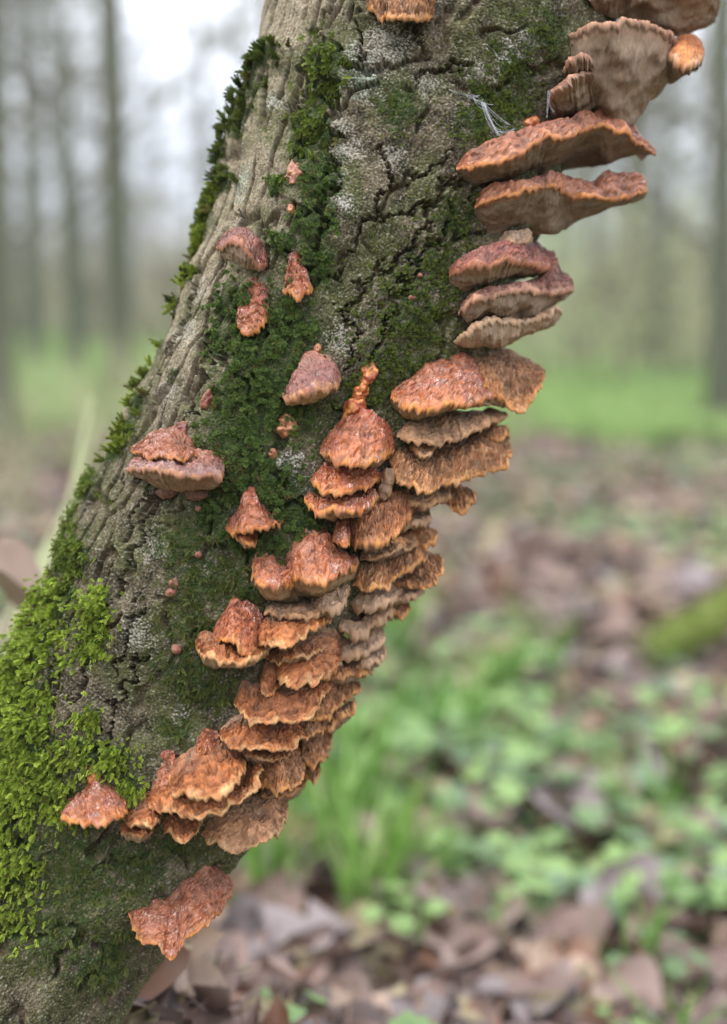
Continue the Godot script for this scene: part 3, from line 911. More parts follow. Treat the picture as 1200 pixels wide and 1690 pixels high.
	for part in [["cap", 0, nv - 1, shiny], ["rim", nv - 1, nv + 4, M.rim], ["pore_face", nv + 4, rows - 1, M.under]]:
		var m := MB.new()
		for r in range(part[1], part[2] + 1):
			for j in ns:
				m.v.append(P[r * ns + j] * 0.001); m.n.append(N[r * ns + j]); m.c.append(C[r * ns + j])
		for r in part[2] - part[1]:
			for j in ns - 1:
				var k: int = r * ns + j
				m.i.append(k); m.i.append(k + 1); m.i.append(k + ns)
				m.i.append(k + 1); m.i.append(k + ns + 1); m.i.append(k + ns)
		var made := put(part[0], m.mesh(part[3]), cap if part[0] == "rim" else o)
		if part[0] == "cap": cap = made

# a knob half sunk in the bark; rx across, ry along, rz out, in mm
func knob(label: String, kind: String, at: Vector3, x: Vector3, y: Vector3, rx: float, ry: float, rz: float):
	bracket_no += 1
	var sd := bracket_no * 23.0
	var pal: Array = K[kind]
	var z := x.cross(y).normalized()
	var rows := clampi(int(maxf(rx, ry) / 0.35), 10, 40)
	var cols := rows * 2
	var P := PackedVector3Array()
	var C := PackedColorArray()
	for r in rows + 1:
		var la := PI * 0.62 * r / rows
		for c in cols + 1:
			var lo := TAU * c / cols
			var d := Vector3(sin(la) * cos(lo), sin(la) * sin(lo), cos(la))
			var q := Vector3(d.x * rx, d.y * ry, d.z * rz)
			var k := 1.0 + 0.30 * f_mid.get_noise_3d(q.x, q.y, q.z + sd) + 0.22 * f_lo.get_noise_3d(q.x * 2, q.y * 2, q.z + sd) + 0.05 * f_hi.get_noise_3d(q.x, q.y, q.z + sd)
			if kind == "nod": k *= 1.0 - 0.25 * ss(0.5, 0.0, la)
			q *= k
			P.append((x * q.x + y * q.y + z * q.z) * 0.001)
			var mi := f_mid.get_noise_3d(q.x + 9, q.y, q.z + sd)
			C.append(pal[1].lerp(pal[3 if mi > 0.0 else 0], minf(absf(mi) * 1.8, 0.8)) * (1.0 + 0.3 * f_hi.get_noise_3d(q.x, q.y, q.z)))
	var b := MB.new()
	b.grid(P, C, rows + 1, cols + 1)
	var o := put("fungus_knob", b.mesh(M.wet if kind in ["wet", "plum", "maroon", "nod"] else M.under))
	o.position = at
	tag(o, label, "fungus knob", "small knobs of fungus on the trunk")

func brackets():
	bracket("dark maroon bracket cut by the top edge, topmost of the column", "dark", Vector3(0.1793,0.8941,0.0044),
		[Vector3(-41.1,-5.2,25.4), Vector3(-6.2,1.6,-8.9), Vector3(16.2,1.5,-8.3), Vector3(31.2,2.2,-8.2)],
		[Vector3(-46.7,-3.1,30), Vector3(-34.1,7.2,32.9), Vector3(-10.5,16.1,21.7), Vector3(15.4,14.4,19.3), Vector3(34.2,4.7,11.2), Vector3(38.3,-3.6,-2.4)],
		[Vector3(-39.9,-8.6,20.1), Vector3(-11.8,-10,0.5), Vector3(11.8,-16.1,-3.3), Vector3(27.8,-10.9,-7.5), Vector3(39.9,-6,-11.1)], 0, 3, 2, 0.04, 0, 0)
	bracket("tall funnel bracket with a pinkish rim and broad tan pore face", "dark", Vector3(0.1588,0.8731,0.0121),
		[Vector3(-33.5,-7.3,23.2), Vector3(-11.8,0.7,3.7), Vector3(14.3,5.6,-14.1), Vector3(31.1,1,-12.8)],
		[Vector3(-39.1,-3.7,27.8), Vector3(-31.5,-1.6,39.9), Vector3(-17.4,1.4,38.7), Vector3(0.6,5.6,28.4), Vector3(16.1,4.6,16.3), Vector3(25.6,3.2,7.6), Vector3(34.6,2,-7.8)],
		[Vector3(-40.5,-33.8,22), Vector3(-24.5,-44.5,0.1), Vector3(-8.2,-54.8,12.7), Vector3(4.3,-51.2,5.7), Vector3(21.4,-32,-9.3), Vector3(35,-18,-14.7)], 0, 5, 9, 0.04, 0, 0)
	bracket("orange cup shaped lobe jutting out from the funnel bracket", "cup", Vector3(0.2004,0.8755,-0.001),
		[Vector3(-10.8,-1.3,0.3), Vector3(-4.1,2.4,-0.2), Vector3(4.7,2.5,-0.7), Vector3(10.2,-3.6,0.7)],
		[Vector3(-14.4,-5.5,6.2), Vector3(-16.9,-16.6,36.8), Vector3(-10.4,-22.2,45.1), Vector3(-1.1,-18.5,34.6), Vector3(9.8,-7.8,6.6)],
		[Vector3(-16.7,-17.3,-2.1), Vector3(-9.4,-25,0.1), Vector3(-3.3,-21.7,5), Vector3(4.6,-16.1,2.6), Vector3(11.4,-9.3,-2.5)], 0, 5, 2, 0.04, 0, 0)
	bracket("small curled fold low on the left side of the funnel bracket", "dark", Vector3(0.131,0.8548,0.0273),
		[Vector3(-10.7,-3,10), Vector3(0,1.5,1.7), Vector3(10.7,1.6,-11.7)],
		[Vector3(-14.1,-4.9,15.4), Vector3(-14.4,-4.4,39.2), Vector3(-7.9,-0.4,40.3), Vector3(0.6,-0.3,25.1), Vector3(10.4,1.9,-6.6)],
		[Vector3(-11.1,-11.7,5.4), Vector3(-0.9,-14,-4.4), Vector3(9.4,-10.2,-20.2), Vector3(15.8,-1.9,-29.1)], 0, 4, 2, 0.04, 0, 0)
	bracket("slanting fold with a whitish webbed rim below the curled fold", "dark", Vector3(0.1255,0.8414,0.0296),
		[Vector3(-13.9,-11.2,12.1), Vector3(-2.8,-2.1,4.4), Vector3(16.7,13.3,-16.5)],
		[Vector3(-18.3,-11.4,17.4), Vector3(-19.5,-9.3,37.8), Vector3(-13.1,-3.8,43.4), Vector3(-1.1,5.2,26.9), Vector3(15.7,16.1,-11.7)],
		[Vector3(-12.9,-18.4,6.6), Vector3(6.9,-17.4,-16.3), Vector3(27.9,-18.4,-27.5), Vector3(40.1,-12.6,-27.2)], 0, 4, 2, 0.04, 0, 0)
	bracket("wide long shelf with a wet orange rim under the white cobwebs", "shelf", Vector3(0.1134,0.8127,0.0505),
		[Vector3(-60.6,-21.1,17.3), Vector3(-53.4,-14.2,25.1), Vector3(-40,-8.6,27), Vector3(-28,-2.7,25.4), Vector3(-11.7,1.7,18.8), Vector3(6.2,9.2,4), Vector3(26.9,16.8,-21.4), Vector3(40.3,14.9,-24.3), Vector3(53,7.4,-30.5), Vector3(67.3,-3.4,-41.4)],
		[Vector3(-60.6,-23.4,22), Vector3(-49.2,-22.9,35.9), Vector3(-36.2,-20.6,40), Vector3(-25.5,-15.3,39.5), Vector3(-15.6,-8.8,34.7), Vector3(3.7,-4.5,20.1), Vector3(15.3,2.5,3.7), Vector3(27.1,6.2,-8.4), Vector3(34.9,3.9,-10.9), Vector3(47.4,1.6,-18.1), Vector3(57.7,-2.6,-25.2), Vector3(67.3,-6.7,-36.5)],
		[Vector3(-58.4,-24.8,12.2), Vector3(-53.7,-29.8,11.1), Vector3(-35.3,-30.3,4), Vector3(-16.2,-25.2,-6.4), Vector3(13.1,-14.6,-53), Vector3(37,-12.8,-39.1), Vector3(46.2,-8.9,-44), Vector3(56.4,-5.7,-46), Vector3(68.9,-6,-45.8)], 23.6, 3, 2, 0.04, 0, 0)
	bracket("second long shelf with a ragged left end, below the widest shelf", "shelf", Vector3(0.1255,0.7882,0.0407),
		[Vector3(-58.9,-10.4,23.6), Vector3(-50.9,-7.1,29.7), Vector3(-38.8,-4.3,29.4), Vector3(-18,1.2,17.8), Vector3(-1.1,2.8,-8.2), Vector3(11.8,0.4,-8.8), Vector3(23.6,6.6,-13.3), Vector3(35.7,4.7,-17.8), Vector3(46.3,4.3,-23.4), Vector3(50.4,1.8,-29.1)],
		[Vector3(-61.8,-19.8,29.4), Vector3(-56.9,-16.1,38.3), Vector3(-40.2,-13.1,41.3), Vector3(-21.6,-6.8,30.4), Vector3(-7.4,-6.9,8.4), Vector3(3.8,-10.2,6.3), Vector3(13.4,-11.6,3.7), Vector3(27.4,-9.5,-3.1), Vector3(40.3,-7.1,-11.9), Vector3(50.1,-4.7,-23.7)],
		[Vector3(-61.6,-23.7,20.1), Vector3(-55.5,-31.7,17.2), Vector3(-48.6,-35.9,13.4), Vector3(-34.9,-31.3,4), Vector3(-26.5,-32.1,-4.5), Vector3(-11.9,-32.8,-4.1), Vector3(3.8,-25.3,-21.3), Vector3(19.7,-17.5,-26.7), Vector3(33.6,-13.4,-30.9), Vector3(48.9,-8.9,-31.9), Vector3(52.3,-4.8,-32.7)], 21.8, 3, 2, 0.04, 0, 0)
	bracket("little tan stub bracket squeezed between the second shelf and maroon cap", "pore", Vector3(0.0915,0.7546,0.05),
		[Vector3(-11.7,-2.1,6.4), Vector3(-4.8,0.6,10.8), Vector3(4.7,1.8,0.6), Vector3(11.8,-0.3,-17.8)],
		[Vector3(-12.2,-4.6,11.1), Vector3(-6.2,-5.4,22.7), Vector3(3.7,-4.4,8.9), Vector3(11.1,-2.4,-13.2)],
		[Vector3(-11.7,-6.1,-1.6), Vector3(-8,-10.5,0.8), Vector3(-4.1,-12.8,2), Vector3(1,-12.2,-3.4), Vector3(6.2,-8.5,-11.3), Vector3(11.8,-4.3,-25.8)], 10.8, 3, 2, 0.04, 0, 0)
	bracket("dark red crusty cap with a ragged left edge at mid column", "maroon", Vector3(0.0848,0.7448,0.0551),
		[Vector3(-35.4,-9.8,16), Vector3(-29.3,-4.7,22.2), Vector3(-19,-0.3,22.4), Vector3(-8.2,3.7,18), Vector3(3.4,5,8.7), Vector3(22.5,7.1,-24.5), Vector3(30.6,1.9,-28.4), Vector3(35.5,-2.8,-34.3)],
		[Vector3(-35.7,-14.2,21.2), Vector3(-27.7,-10.2,36.3), Vector3(-17.2,-8.4,39.2), Vector3(-2.7,-6.3,31.1), Vector3(13.3,-7.1,3.3), Vector3(24.8,-9.1,-12.9), Vector3(35.5,-4.2,-29.6)],
		[Vector3(-34.5,-23.5,10.9), Vector3(-26,-26.1,6.9), Vector3(-16.6,-22.5,1.6), Vector3(-0.9,-17,-10.5), Vector3(13.7,-14.5,-38.1), Vector3(24.6,-11.6,-35.9), Vector3(35.8,-6.3,-38.2)], 16.2, 4, 2, 0.04, 0, 0)
	bracket("lumpy tan bracket with a striated right shoulder under the maroon cap", "dark", Vector3(0.0934,0.7262,0.0493),
		[Vector3(-37.9,-13.2,18.2), Vector3(-31.9,-8.8,22.4), Vector3(-23.2,-4,21.8), Vector3(-7.7,-0.4,9.9), Vector3(9.5,3.9,-10.4), Vector3(23,12.2,-16.2), Vector3(31.2,8.7,-19.9), Vector3(36.9,1.6,-25.8)],
		[Vector3(-38.6,-16.8,23.2), Vector3(-34.5,-12.5,32.2), Vector3(-24.4,-7.8,34), Vector3(-4.9,-4.8,16.3), Vector3(11.4,-3.7,2.4), Vector3(21.5,-4.6,-3.8), Vector3(36.5,-2.6,-20.8)],
		[Vector3(-36.9,-19.8,12.6), Vector3(-30.4,-23,7.9), Vector3(-20.6,-19.7,0.2), Vector3(-5.3,-22.5,-5.4), Vector3(7.1,-22.5,-15.8), Vector3(15.6,-16.9,-23.5), Vector3(29.2,-9.4,-27.5), Vector3(37.3,-4.5,-29.1)], 16.2, 4, 4, 0.04, 0, 0)
	bracket("bracket showing a fine tan pore face and an orange left tip", "pore", Vector3(0.0862,0.7007,0.0432),
		[Vector3(-32.7,-10.2,22.4), Vector3(-23.3,-4.6,16.4), Vector3(-13.6,0.8,8.6), Vector3(7.6,1.2,-14.8), Vector3(26.4,4.9,-15.9), Vector3(35.5,7.9,-16.7)],
		[Vector3(-33.8,-8.4,27), Vector3(-25.5,-1.7,36.1), Vector3(-16.3,3.5,34.7), Vector3(3.7,4,14.8), Vector3(23.2,8.7,4), Vector3(31,12.4,-4), Vector3(35.8,9.7,-12.2)],
		[Vector3(-30.8,-12,17.1), Vector3(-20.6,-12.5,8), Vector3(-7.5,-12.9,5.4), Vector3(2.9,-11.7,-4.7), Vector3(15.9,-4.4,-14.3), Vector3(27,-0.7,-18.8), Vector3(35.4,3.8,-19.9)], 0, 4, 5, 0.04, 0, 0)
	bracket("large crusty orange cap jutting left, the highest wholly orange one", "wet", Vector3(0.0513,0.6735,0.0608),
		[Vector3(-35.2,-9.8,22.2), Vector3(-28.5,-3.3,19.7), Vector3(-18.9,2.1,15.7), Vector3(-13.9,7.3,13.5), Vector3(-3.2,9.6,7.6), Vector3(10.9,11.1,-3.7), Vector3(21.7,2.5,-26.5), Vector3(29.2,-6.4,-24.9), Vector3(37.8,-13.1,-23.8)],
		[Vector3(-35.6,-11.9,27.6), Vector3(-28.2,-15.1,42.7), Vector3(-19.3,-16.1,48), Vector3(-4,-14.2,47.1), Vector3(13.1,-15.8,26.5), Vector3(21,-14.5,8), Vector3(31.3,-13.2,-0.8), Vector3(41.6,-22.3,-17.2)],
		[Vector3(-34.3,-20.6,17.6), Vector3(-24.6,-25.9,12.9), Vector3(-13.5,-27.2,5.4), Vector3(-2,-22.1,-4.2), Vector3(18.5,-19.6,-9.6), Vector3(39,-20.7,-26.5)], 0, 4, 2, 0.04, 0, 0)
	bracket("reddish striated lobe behind the large crusty orange cap", "striate", Vector3(0.0877,0.6831,0.0387),
		[Vector3(-24.3,1.9,17), Vector3(-13.7,4.5,2), Vector3(0.4,4.3,-7.4), Vector3(12.8,-0.9,-6.6), Vector3(24.8,-9.8,-5)],
		[Vector3(-21.1,-18.3,24.9), Vector3(-5.4,-23.4,24.3), Vector3(2.9,-31.4,22.3), Vector3(10.3,-30.4,21.5), Vector3(16.2,-23.1,16.8), Vector3(19.9,-17.2,11), Vector3(24.4,-11.4,-0.1)],
		[Vector3(-24.3,-2.1,9), Vector3(-13.2,-5.4,-6.3), Vector3(-2.2,-9.2,-13.6), Vector3(7.7,-12.2,-14.9), Vector3(16.6,-13.5,-14.1), Vector3(24.8,-13.8,-13)], 0, 2, 2, 0.04, 0, 0)
	bracket("smooth tan cap in the shade of the large crusty one", "tan", Vector3(0.0514,0.6477,0.059),
		[Vector3(-31.3,-7.4,21.4), Vector3(-19.4,-0.1,15.1), Vector3(-4.4,3.7,3.9), Vector3(19.7,2.8,-20.5), Vector3(35.4,0.9,-19.8)],
		[Vector3(-32.1,-9,26.5), Vector3(-26.5,-9.3,35.2), Vector3(-18.7,-9.2,39.3), Vector3(-9.3,-11.1,37.9), Vector3(4.8,-8.4,25.9), Vector3(21.1,-4.6,3.6), Vector3(37,0.2,-14.9)],
		[Vector3(-31.3,-11.4,13.4), Vector3(-20.2,-10.5,7.5), Vector3(-7.3,-10.5,-1.9), Vector3(7.1,-10.2,-15.8), Vector3(21.7,-7.3,-28.5), Vector3(35.4,-3.1,-27.8)], 0, 3, 2, 0.04, 0, 0)
	bracket("tiny round flap tucked under the smooth tan cap", "tan", Vector3(0.0357,0.6354,0.068),
		[Vector3(-9,0.3,8.2), Vector3(0.2,1.1,1.1), Vector3(8.8,-1.4,-9.3)],
		[Vector3(-8.5,-4.8,13.8), Vector3(-1.3,-6.2,30.6), Vector3(4.4,-4.9,22.9), Vector3(8.9,-2,-4.4)],
		[Vector3(-9,-3.7,0.2), Vector3(-5.5,-9.3,-2.5), Vector3(-2.1,-12.6,-5.1), Vector3(1.5,-12.8,-8.4), Vector3(5.2,-10.2,-12.8), Vector3(8.8,-5.4,-17.3)], 0, 2, 2, 0.04, 0, 0)
	bracket("broad rough fan with deep radial furrows and an orange lip", "striate", Vector3(0.0496,0.6348,0.0585),
		[Vector3(-33.7,-7.9,22.8), Vector3(-26.6,-2.5,19.3), Vector3(-13.7,-0.2,10), Vector3(10.2,0.6,-16.7), Vector3(25.1,5.7,-17.8), Vector3(38.6,4.3,-17.6)],
		[Vector3(-34.5,-9.8,27.9), Vector3(-30.6,-18.3,39), Vector3(-21.9,-23.8,39.7), Vector3(-11.2,-25.8,34.9), Vector3(-0,-23.7,24.4), Vector3(15.3,-21.7,12.2), Vector3(31.2,-17.2,4.6), Vector3(39.4,-12.5,-3), Vector3(39.9,-8.5,-10.8)],
		[Vector3(-33.7,-11.9,14.8), Vector3(-21.3,-11.5,7.6), Vector3(-6.3,-13.5,-6.2), Vector3(9.5,-12.9,-23.9), Vector3(23.7,-4.6,-25.7), Vector3(38.6,0.3,-25.6)], 0, 3, 2, 0.04, 0, 0)
	bracket("thin brown tip sticking out beside the rough furrowed fan", "striate", Vector3(0.0793,0.6387,0.0408),
		[Vector3(-7.5,-1.9,0.1), Vector3(-0.8,0.4,0.1), Vector3(8.2,1.5,-0.2)],
		[Vector3(-4.9,-3,4.5), Vector3(1.8,-4.5,11.6), Vector3(10.7,-4,5)],
		[Vector3(-7.5,-5.9,-7.9), Vector3(-4.4,-10.7,-7.9), Vector3(-1.4,-13.3,-7.9), Vector3(1.8,-12.8,-8), Vector3(5,-8.8,-8.1), Vector3(8.2,-2.5,-8.2)], 0, 2, 2, 0.04, 0, 0)
	bracket("narrow fawn shelf under the rough furrowed fan", "tan", Vector3(0.033,0.6059,0.0604),
		[Vector3(-13.7,1.4,15.3), Vector3(0,-0.6,-1.8), Vector3(13.7,-0.7,-13.5)],
		[Vector3(-15.2,-1.2,20.2), Vector3(-4.6,-7.1,21.7), Vector3(4.7,-8,15.5), Vector3(17.5,-6.4,2.1), Vector3(20.1,-3.1,-8.7)],
		[Vector3(-13.7,-2.6,7.3), Vector3(-8.3,-9.3,0.5), Vector3(-2.8,-13.7,-6.2), Vector3(2.6,-14.2,-12.1), Vector3(8.1,-10.6,-16.8), Vector3(13.7,-4.7,-21.5)], 0, 4, 2, 0.04, 0, 0)
	bracket("frayed reddish flap pointing right at the end of the fawn shelf", "striate", Vector3(0.0593,0.6032,0.0472),
		[Vector3(-9.6,1.2,-0.2), Vector3(0.5,1.6,-0.3), Vector3(9.1,-2.8,0.4)],
		[Vector3(-11,-9.9,5.9), Vector3(-5.8,-11.7,11.2), Vector3(-0.4,-12.6,12.7), Vector3(5.2,-10.2,11.7), Vector3(9.8,-3.7,4.8)],
		[Vector3(-9.6,-2.8,-8.2), Vector3(-5.6,-8.5,-8.2), Vector3(-1.7,-12,-8.2), Vector3(2.1,-12.7,-8.1), Vector3(5.6,-10.9,-7.8), Vector3(9.1,-6.8,-7.6)], 0, 3, 2, 0.04, 0, 0)
	bracket("small tan knob under the narrow fawn shelf", "pore", Vector3(0.0318,0.5932,0.0543),
		[Vector3(-8.4,-1.8,10.8), Vector3(1.8,0.9,-5.4), Vector3(6.7,0.9,-5.4)],
		[Vector3(-9.3,-10.5,16.5), Vector3(1,-8.4,13.6), Vector3(8.3,-5.6,5.8), Vector3(7.5,-0.3,-0.9)],
		[Vector3(-8.4,-5.8,2.8), Vector3(-5.5,-10.9,-1.9), Vector3(-2.5,-13.8,-6.5), Vector3(0.4,-13,-11.2), Vector3(3.5,-9,-13.4), Vector3(6.7,-3.1,-13.4)], 0, 5, 2, 0.04, 0, 0)
	bracket("glossy pyramid shaped cap below the orange stalk", "wet", Vector3(-0.001,0.6426,0.0879),
		[Vector3(-23.9,-10.7,7.1), Vector3(-14.6,0.2,4.5), Vector3(-6,8.3,2.1), Vector3(1,9.9,0.4), Vector3(8.7,5.9,-1.8), Vector3(15.1,-2,-4.6), Vector3(19.8,-11.5,-7.7)],
		[Vector3(-23.8,-12.2,12.2), Vector3(-16.4,-12.8,29.2), Vector3(-5.6,-14.5,37.5), Vector3(4.3,-14.1,32.6), Vector3(12.9,-13.8,19.6), Vector3(19.6,-12.4,-2.6)],
		[Vector3(-21.3,-15.7,2.9), Vector3(-9.5,-19.9,0.1), Vector3(0.3,-21.4,-3.3), Vector3(9.9,-20,-7.2), Vector3(14.5,-16.7,-9.1)], 0, 3, 2, 0.2, 0, 0)
	bracket("second tier of the glossy tower, with a bright orange scalloped rim", "wet", Vector3(-0.0088,0.6205,0.0903),
		[Vector3(-21.4,-3.3,6.6), Vector3(-13.8,3.4,4.7), Vector3(0,2.7,1.2), Vector3(14,0.6,-4.4), Vector3(21.2,-3.4,-8.1)],
		[Vector3(-21.5,-5.1,11.7), Vector3(-14.8,-8.2,26.6), Vector3(-7.3,-9,30.9), Vector3(5.4,-7.9,26.9), Vector3(12.8,-6.4,17.6), Vector3(20.7,-4.9,-3.1)],
		[Vector3(-21.4,-7.3,-1.4), Vector3(-14.6,-7.2,-3.1), Vector3(-5.8,-10.5,-5.3), Vector3(3.4,-11.3,-8.1), Vector3(12.6,-9.1,-11.8), Vector3(21.2,-7.4,-16.1)], 0, 3, 2, 0.04, 0, 0)
	bracket("third tier of the glossy tower, orange with a pale lower face", "wet", Vector3(-0.0134,0.6083,0.0916),
		[Vector3(-20.6,-2.2,6.6), Vector3(-14.4,2.2,5.2), Vector3(-2.3,0.3,2), Vector3(13.4,-0.5,-4.1), Vector3(24,0.1,-9.7)],
		[Vector3(-20.4,-4.2,11.8), Vector3(-11.8,-7.8,28.5), Vector3(-5,-5.7,31.3), Vector3(5,-7.9,30), Vector3(16.1,-6.2,19.3), Vector3(24.7,-2.7,-4.4)],
		[Vector3(-7.7,-12.8,-0.4), Vector3(-0.8,-17.1,-3), Vector3(14.1,-15,-9.9), Vector3(22.7,-9.1,-14.2)], 0, 4, 2, 0.04, 0, 0)
	bracket("wrinkled bracket with a lumpy red rim under the glossy tower", "striate", Vector3(0.0111,0.5983,0.076),
		[Vector3(-21.6,-12.1,14.6), Vector3(-14.6,-1.7,12.3), Vector3(-5.7,6.3,8.7), Vector3(6.8,9.5,0.9), Vector3(15.1,3.8,-8.9), Vector3(20,-5.7,-27.7)],
		[Vector3(-21.6,-17.5,20.4), Vector3(-11.7,-15.9,38.3), Vector3(2.5,-13.7,40.9), Vector3(9.6,-9.5,31.4), Vector3(15.5,-6.6,11.1), Vector3(20.5,-6.5,-22.7)],
		[Vector3(-20,-23.3,8.5), Vector3(-9.2,-28.9,0.1), Vector3(5.7,-29.2,-20.9), Vector3(15.3,-17.2,-10.6)], 0, 5, 2, 0.04, 1, 0)
	bracket("small dark orange spur left of the wrinkled red rimmed bracket", "wet", Vector3(-0.0106,0.5903,0.0908),
		[Vector3(-4.2,-1.6,1.8), Vector3(0.7,2.4,-0), Vector3(3.5,-0.8,-1.8)],
		[Vector3(-8.6,-10.5,7.9), Vector3(-3.1,-9.9,24.3), Vector3(2.1,-8.3,25.2), Vector3(3.9,-4.9,3.5)],
		[Vector3(-4.2,-5.6,-6.2), Vector3(-2.6,-10.2,-6.8), Vector3(-1,-12.5,-7.4), Vector3(0.5,-11.3,-8), Vector3(2,-9,-8.9), Vector3(3.5,-4.8,-9.8)], 0, 2, 2, 0.04, 0, 0)
	bracket("grey brown ribbed lobe at the outer edge beside the wrinkled bracket", "striate", Vector3(0.028,0.5784,0.0552),
		[Vector3(-16.4,-1.2,17.6), Vector3(-5.4,0.3,-10.1), Vector3(5.6,1.7,-4), Vector3(16.1,-0.8,-3.6)],
		[Vector3(-11.8,-3.6,22.3), Vector3(1.6,-7.3,4.7), Vector3(11.8,-7.8,8.1), Vector3(17.7,-4.5,1.3)],
		[Vector3(-16.4,-5.2,9.6), Vector3(-10.2,-10.2,-5.9), Vector3(-3.9,-13,-17.3), Vector3(2.8,-12.2,-13.6), Vector3(9.5,-9.1,-11.8), Vector3(16.1,-4.8,-11.6)], 0, 4, 2, 0.04, 0, 0)
	bracket("wide wet cap speckled with droplets and white web", "wet", Vector3(-0.0273,0.577,0.0956),
		[Vector3(-18.6,-8.8,7.1), Vector3(-15.1,1.6,5.9), Vector3(-5.8,10.6,3.2), Vector3(2.8,10.5,0.6), Vector3(13.1,-2.1,-4.3), Vector3(23.7,-11.7,-12.4)],
		[Vector3(-18.3,-14.7,13), Vector3(-6.1,-11.6,35.4), Vector3(4.1,-13.4,39.5), Vector3(12.2,-11,31.7), Vector3(20.4,-11.1,14.7), Vector3(24.8,-11.4,-7.5)],
		[Vector3(-18.4,-31,3.6), Vector3(2.3,-33.6,-5.5), Vector3(16.4,-30.1,-14.5), Vector3(24.4,-23.5,-19.7)], 0, 4, 2, 0.04, 0, 0)
	bracket("orange left lobe of the wet droplet covered cap", "wet", Vector3(-0.0512,0.5697,0.1035),
		[Vector3(-12.8,1.5,2.4), Vector3(-7.6,4.2,1.5), Vector3(0.9,2.5,0.1), Vector3(6,-1.6,-1), Vector3(13.5,-6.6,-2.9)],
		[Vector3(-11.9,-2.2,7.9), Vector3(-6.7,-5.4,31.7), Vector3(-0.8,-7.9,35.7), Vector3(7.8,-8.2,26.8), Vector3(13.8,-13.8,3.2)],
		[Vector3(-4.7,-19.9,-1.5), Vector3(0.4,-25.9,-2.7), Vector3(12.4,-26.9,-6.8), Vector3(16.6,-24.7,-8.3)], 0, 4, 2, 0.04, 0, 0)
	bracket("brown furrowed cap right of the wet droplet covered one", "striate", Vector3(0.02,0.5659,0.0631),
		[Vector3(-22.9,-4.6,18.6), Vector3(-12.8,2.7,11), Vector3(2.4,4.2,-10.4), Vector3(13.6,2.7,-10.2), Vector3(19.6,-5,-9)],
		[Vector3(-27.9,-14.2,24.8), Vector3(-16.5,-14,35.4), Vector3(-5.8,-15.3,28.4), Vector3(-0.2,-10.2,16.8), Vector3(12.9,-6.2,7.5), Vector3(19.3,-5.2,-4.2)],
		[Vector3(-22.9,-8.6,10.6), Vector3(-15.4,-9.1,5), Vector3(-6.5,-10.2,-5.9), Vector3(3.2,-9.4,-18.4), Vector3(13.3,-7.1,-18.2), Vector3(19.6,-9,-17)], 0, 3, 2, 0.04, 0, 0)
	bracket("bright orange brown fan reaching out past the furrowed cap", "striate", Vector3(0.0342,0.5579,0.0546),
		[Vector3(-14.8,-10.6,1.5), Vector3(-1.3,-0.6,0.1), Vector3(4.7,6.8,-1), Vector3(11.4,4.5,-0.6)],
		[Vector3(-15.6,-13.7,6.4), Vector3(-1.3,-12.8,17.1), Vector3(7.9,-8.5,16.4), Vector3(12.9,-2.7,12), Vector3(15.2,1.7,4.3)],
		[Vector3(-14.8,-14.6,-6.5), Vector3(-9.4,-16.5,-7.1), Vector3(-4,-16.2,-7.6), Vector3(0.7,-11.6,-8.3), Vector3(5,-3.2,-9), Vector3(11.4,0.5,-8.6)], 0, 2, 2, 0.04, 0, 0)
	bracket("oval grey tan lobe below the wet droplet covered cap", "pore", Vector3(-0.0192,0.5486,0.0908),
		[Vector3(-11.1,-4.2,6.3), Vector3(-0.3,1.4,0.9), Vector3(11.4,2.9,-7.2)],
		[Vector3(-11.2,-4.9,11.2), Vector3(-2.9,-3.3,29.2), Vector3(5.6,-1.5,28.1), Vector3(11.8,0.7,-2)],
		[Vector3(-11.1,-8.2,-1.7), Vector3(-6.9,-11.9,-3.8), Vector3(-2.7,-13.4,-5.9), Vector3(1.8,-11.9,-8.5), Vector3(6.6,-7.6,-11.8), Vector3(11.4,-1.1,-15.2)], 0, 5, 2, 0.04, 0, 0)
	bracket("rounded fawn lobe right of the oval grey tan one", "pore", Vector3(0.0031,0.5444,0.0705),
		[Vector3(-12.5,-2.1,12), Vector3(-3.1,1.2,2.1), Vector3(15.6,0.9,-14.1)],
		[Vector3(-11.3,-3.2,16.9), Vector3(-1.3,-3.1,26.2), Vector3(11.2,-3.2,16.5), Vector3(20.3,-2.5,-8.9)],
		[Vector3(-12.5,-6.1,4), Vector3(-7.4,-10.2,-1.3), Vector3(-2.3,-12.3,-6.6), Vector3(3.7,-12.4,-11.8), Vector3(9.6,-8.9,-16.9), Vector3(15.6,-3.1,-22.1)], 0, 5, 2, 0.04, 0, 0)
	bracket("knobbly pinkish brown lobe in the middle of the stack", "pore", Vector3(0.0004,0.532,0.0666),
		[Vector3(-14.1,-2.1,16.5), Vector3(-0.4,-0.9,-7.7), Vector3(14.5,3,-8.7)],
		[Vector3(-14.8,-5.9,21.6), Vector3(-4,-9.8,22.5), Vector3(6.1,-4.5,12.9), Vector3(14.2,-1.4,7.4), Vector3(17,2.6,-4.1)],
		[Vector3(-14.1,-6.1,8.5), Vector3(-8.7,-11.5,-1.1), Vector3(-3.3,-14.7,-10.7), Vector3(2.4,-13.7,-15.9), Vector3(8.5,-8.5,-16.3), Vector3(14.5,-1,-16.7)], 0, 6, 2, 0.04, 0, 0)
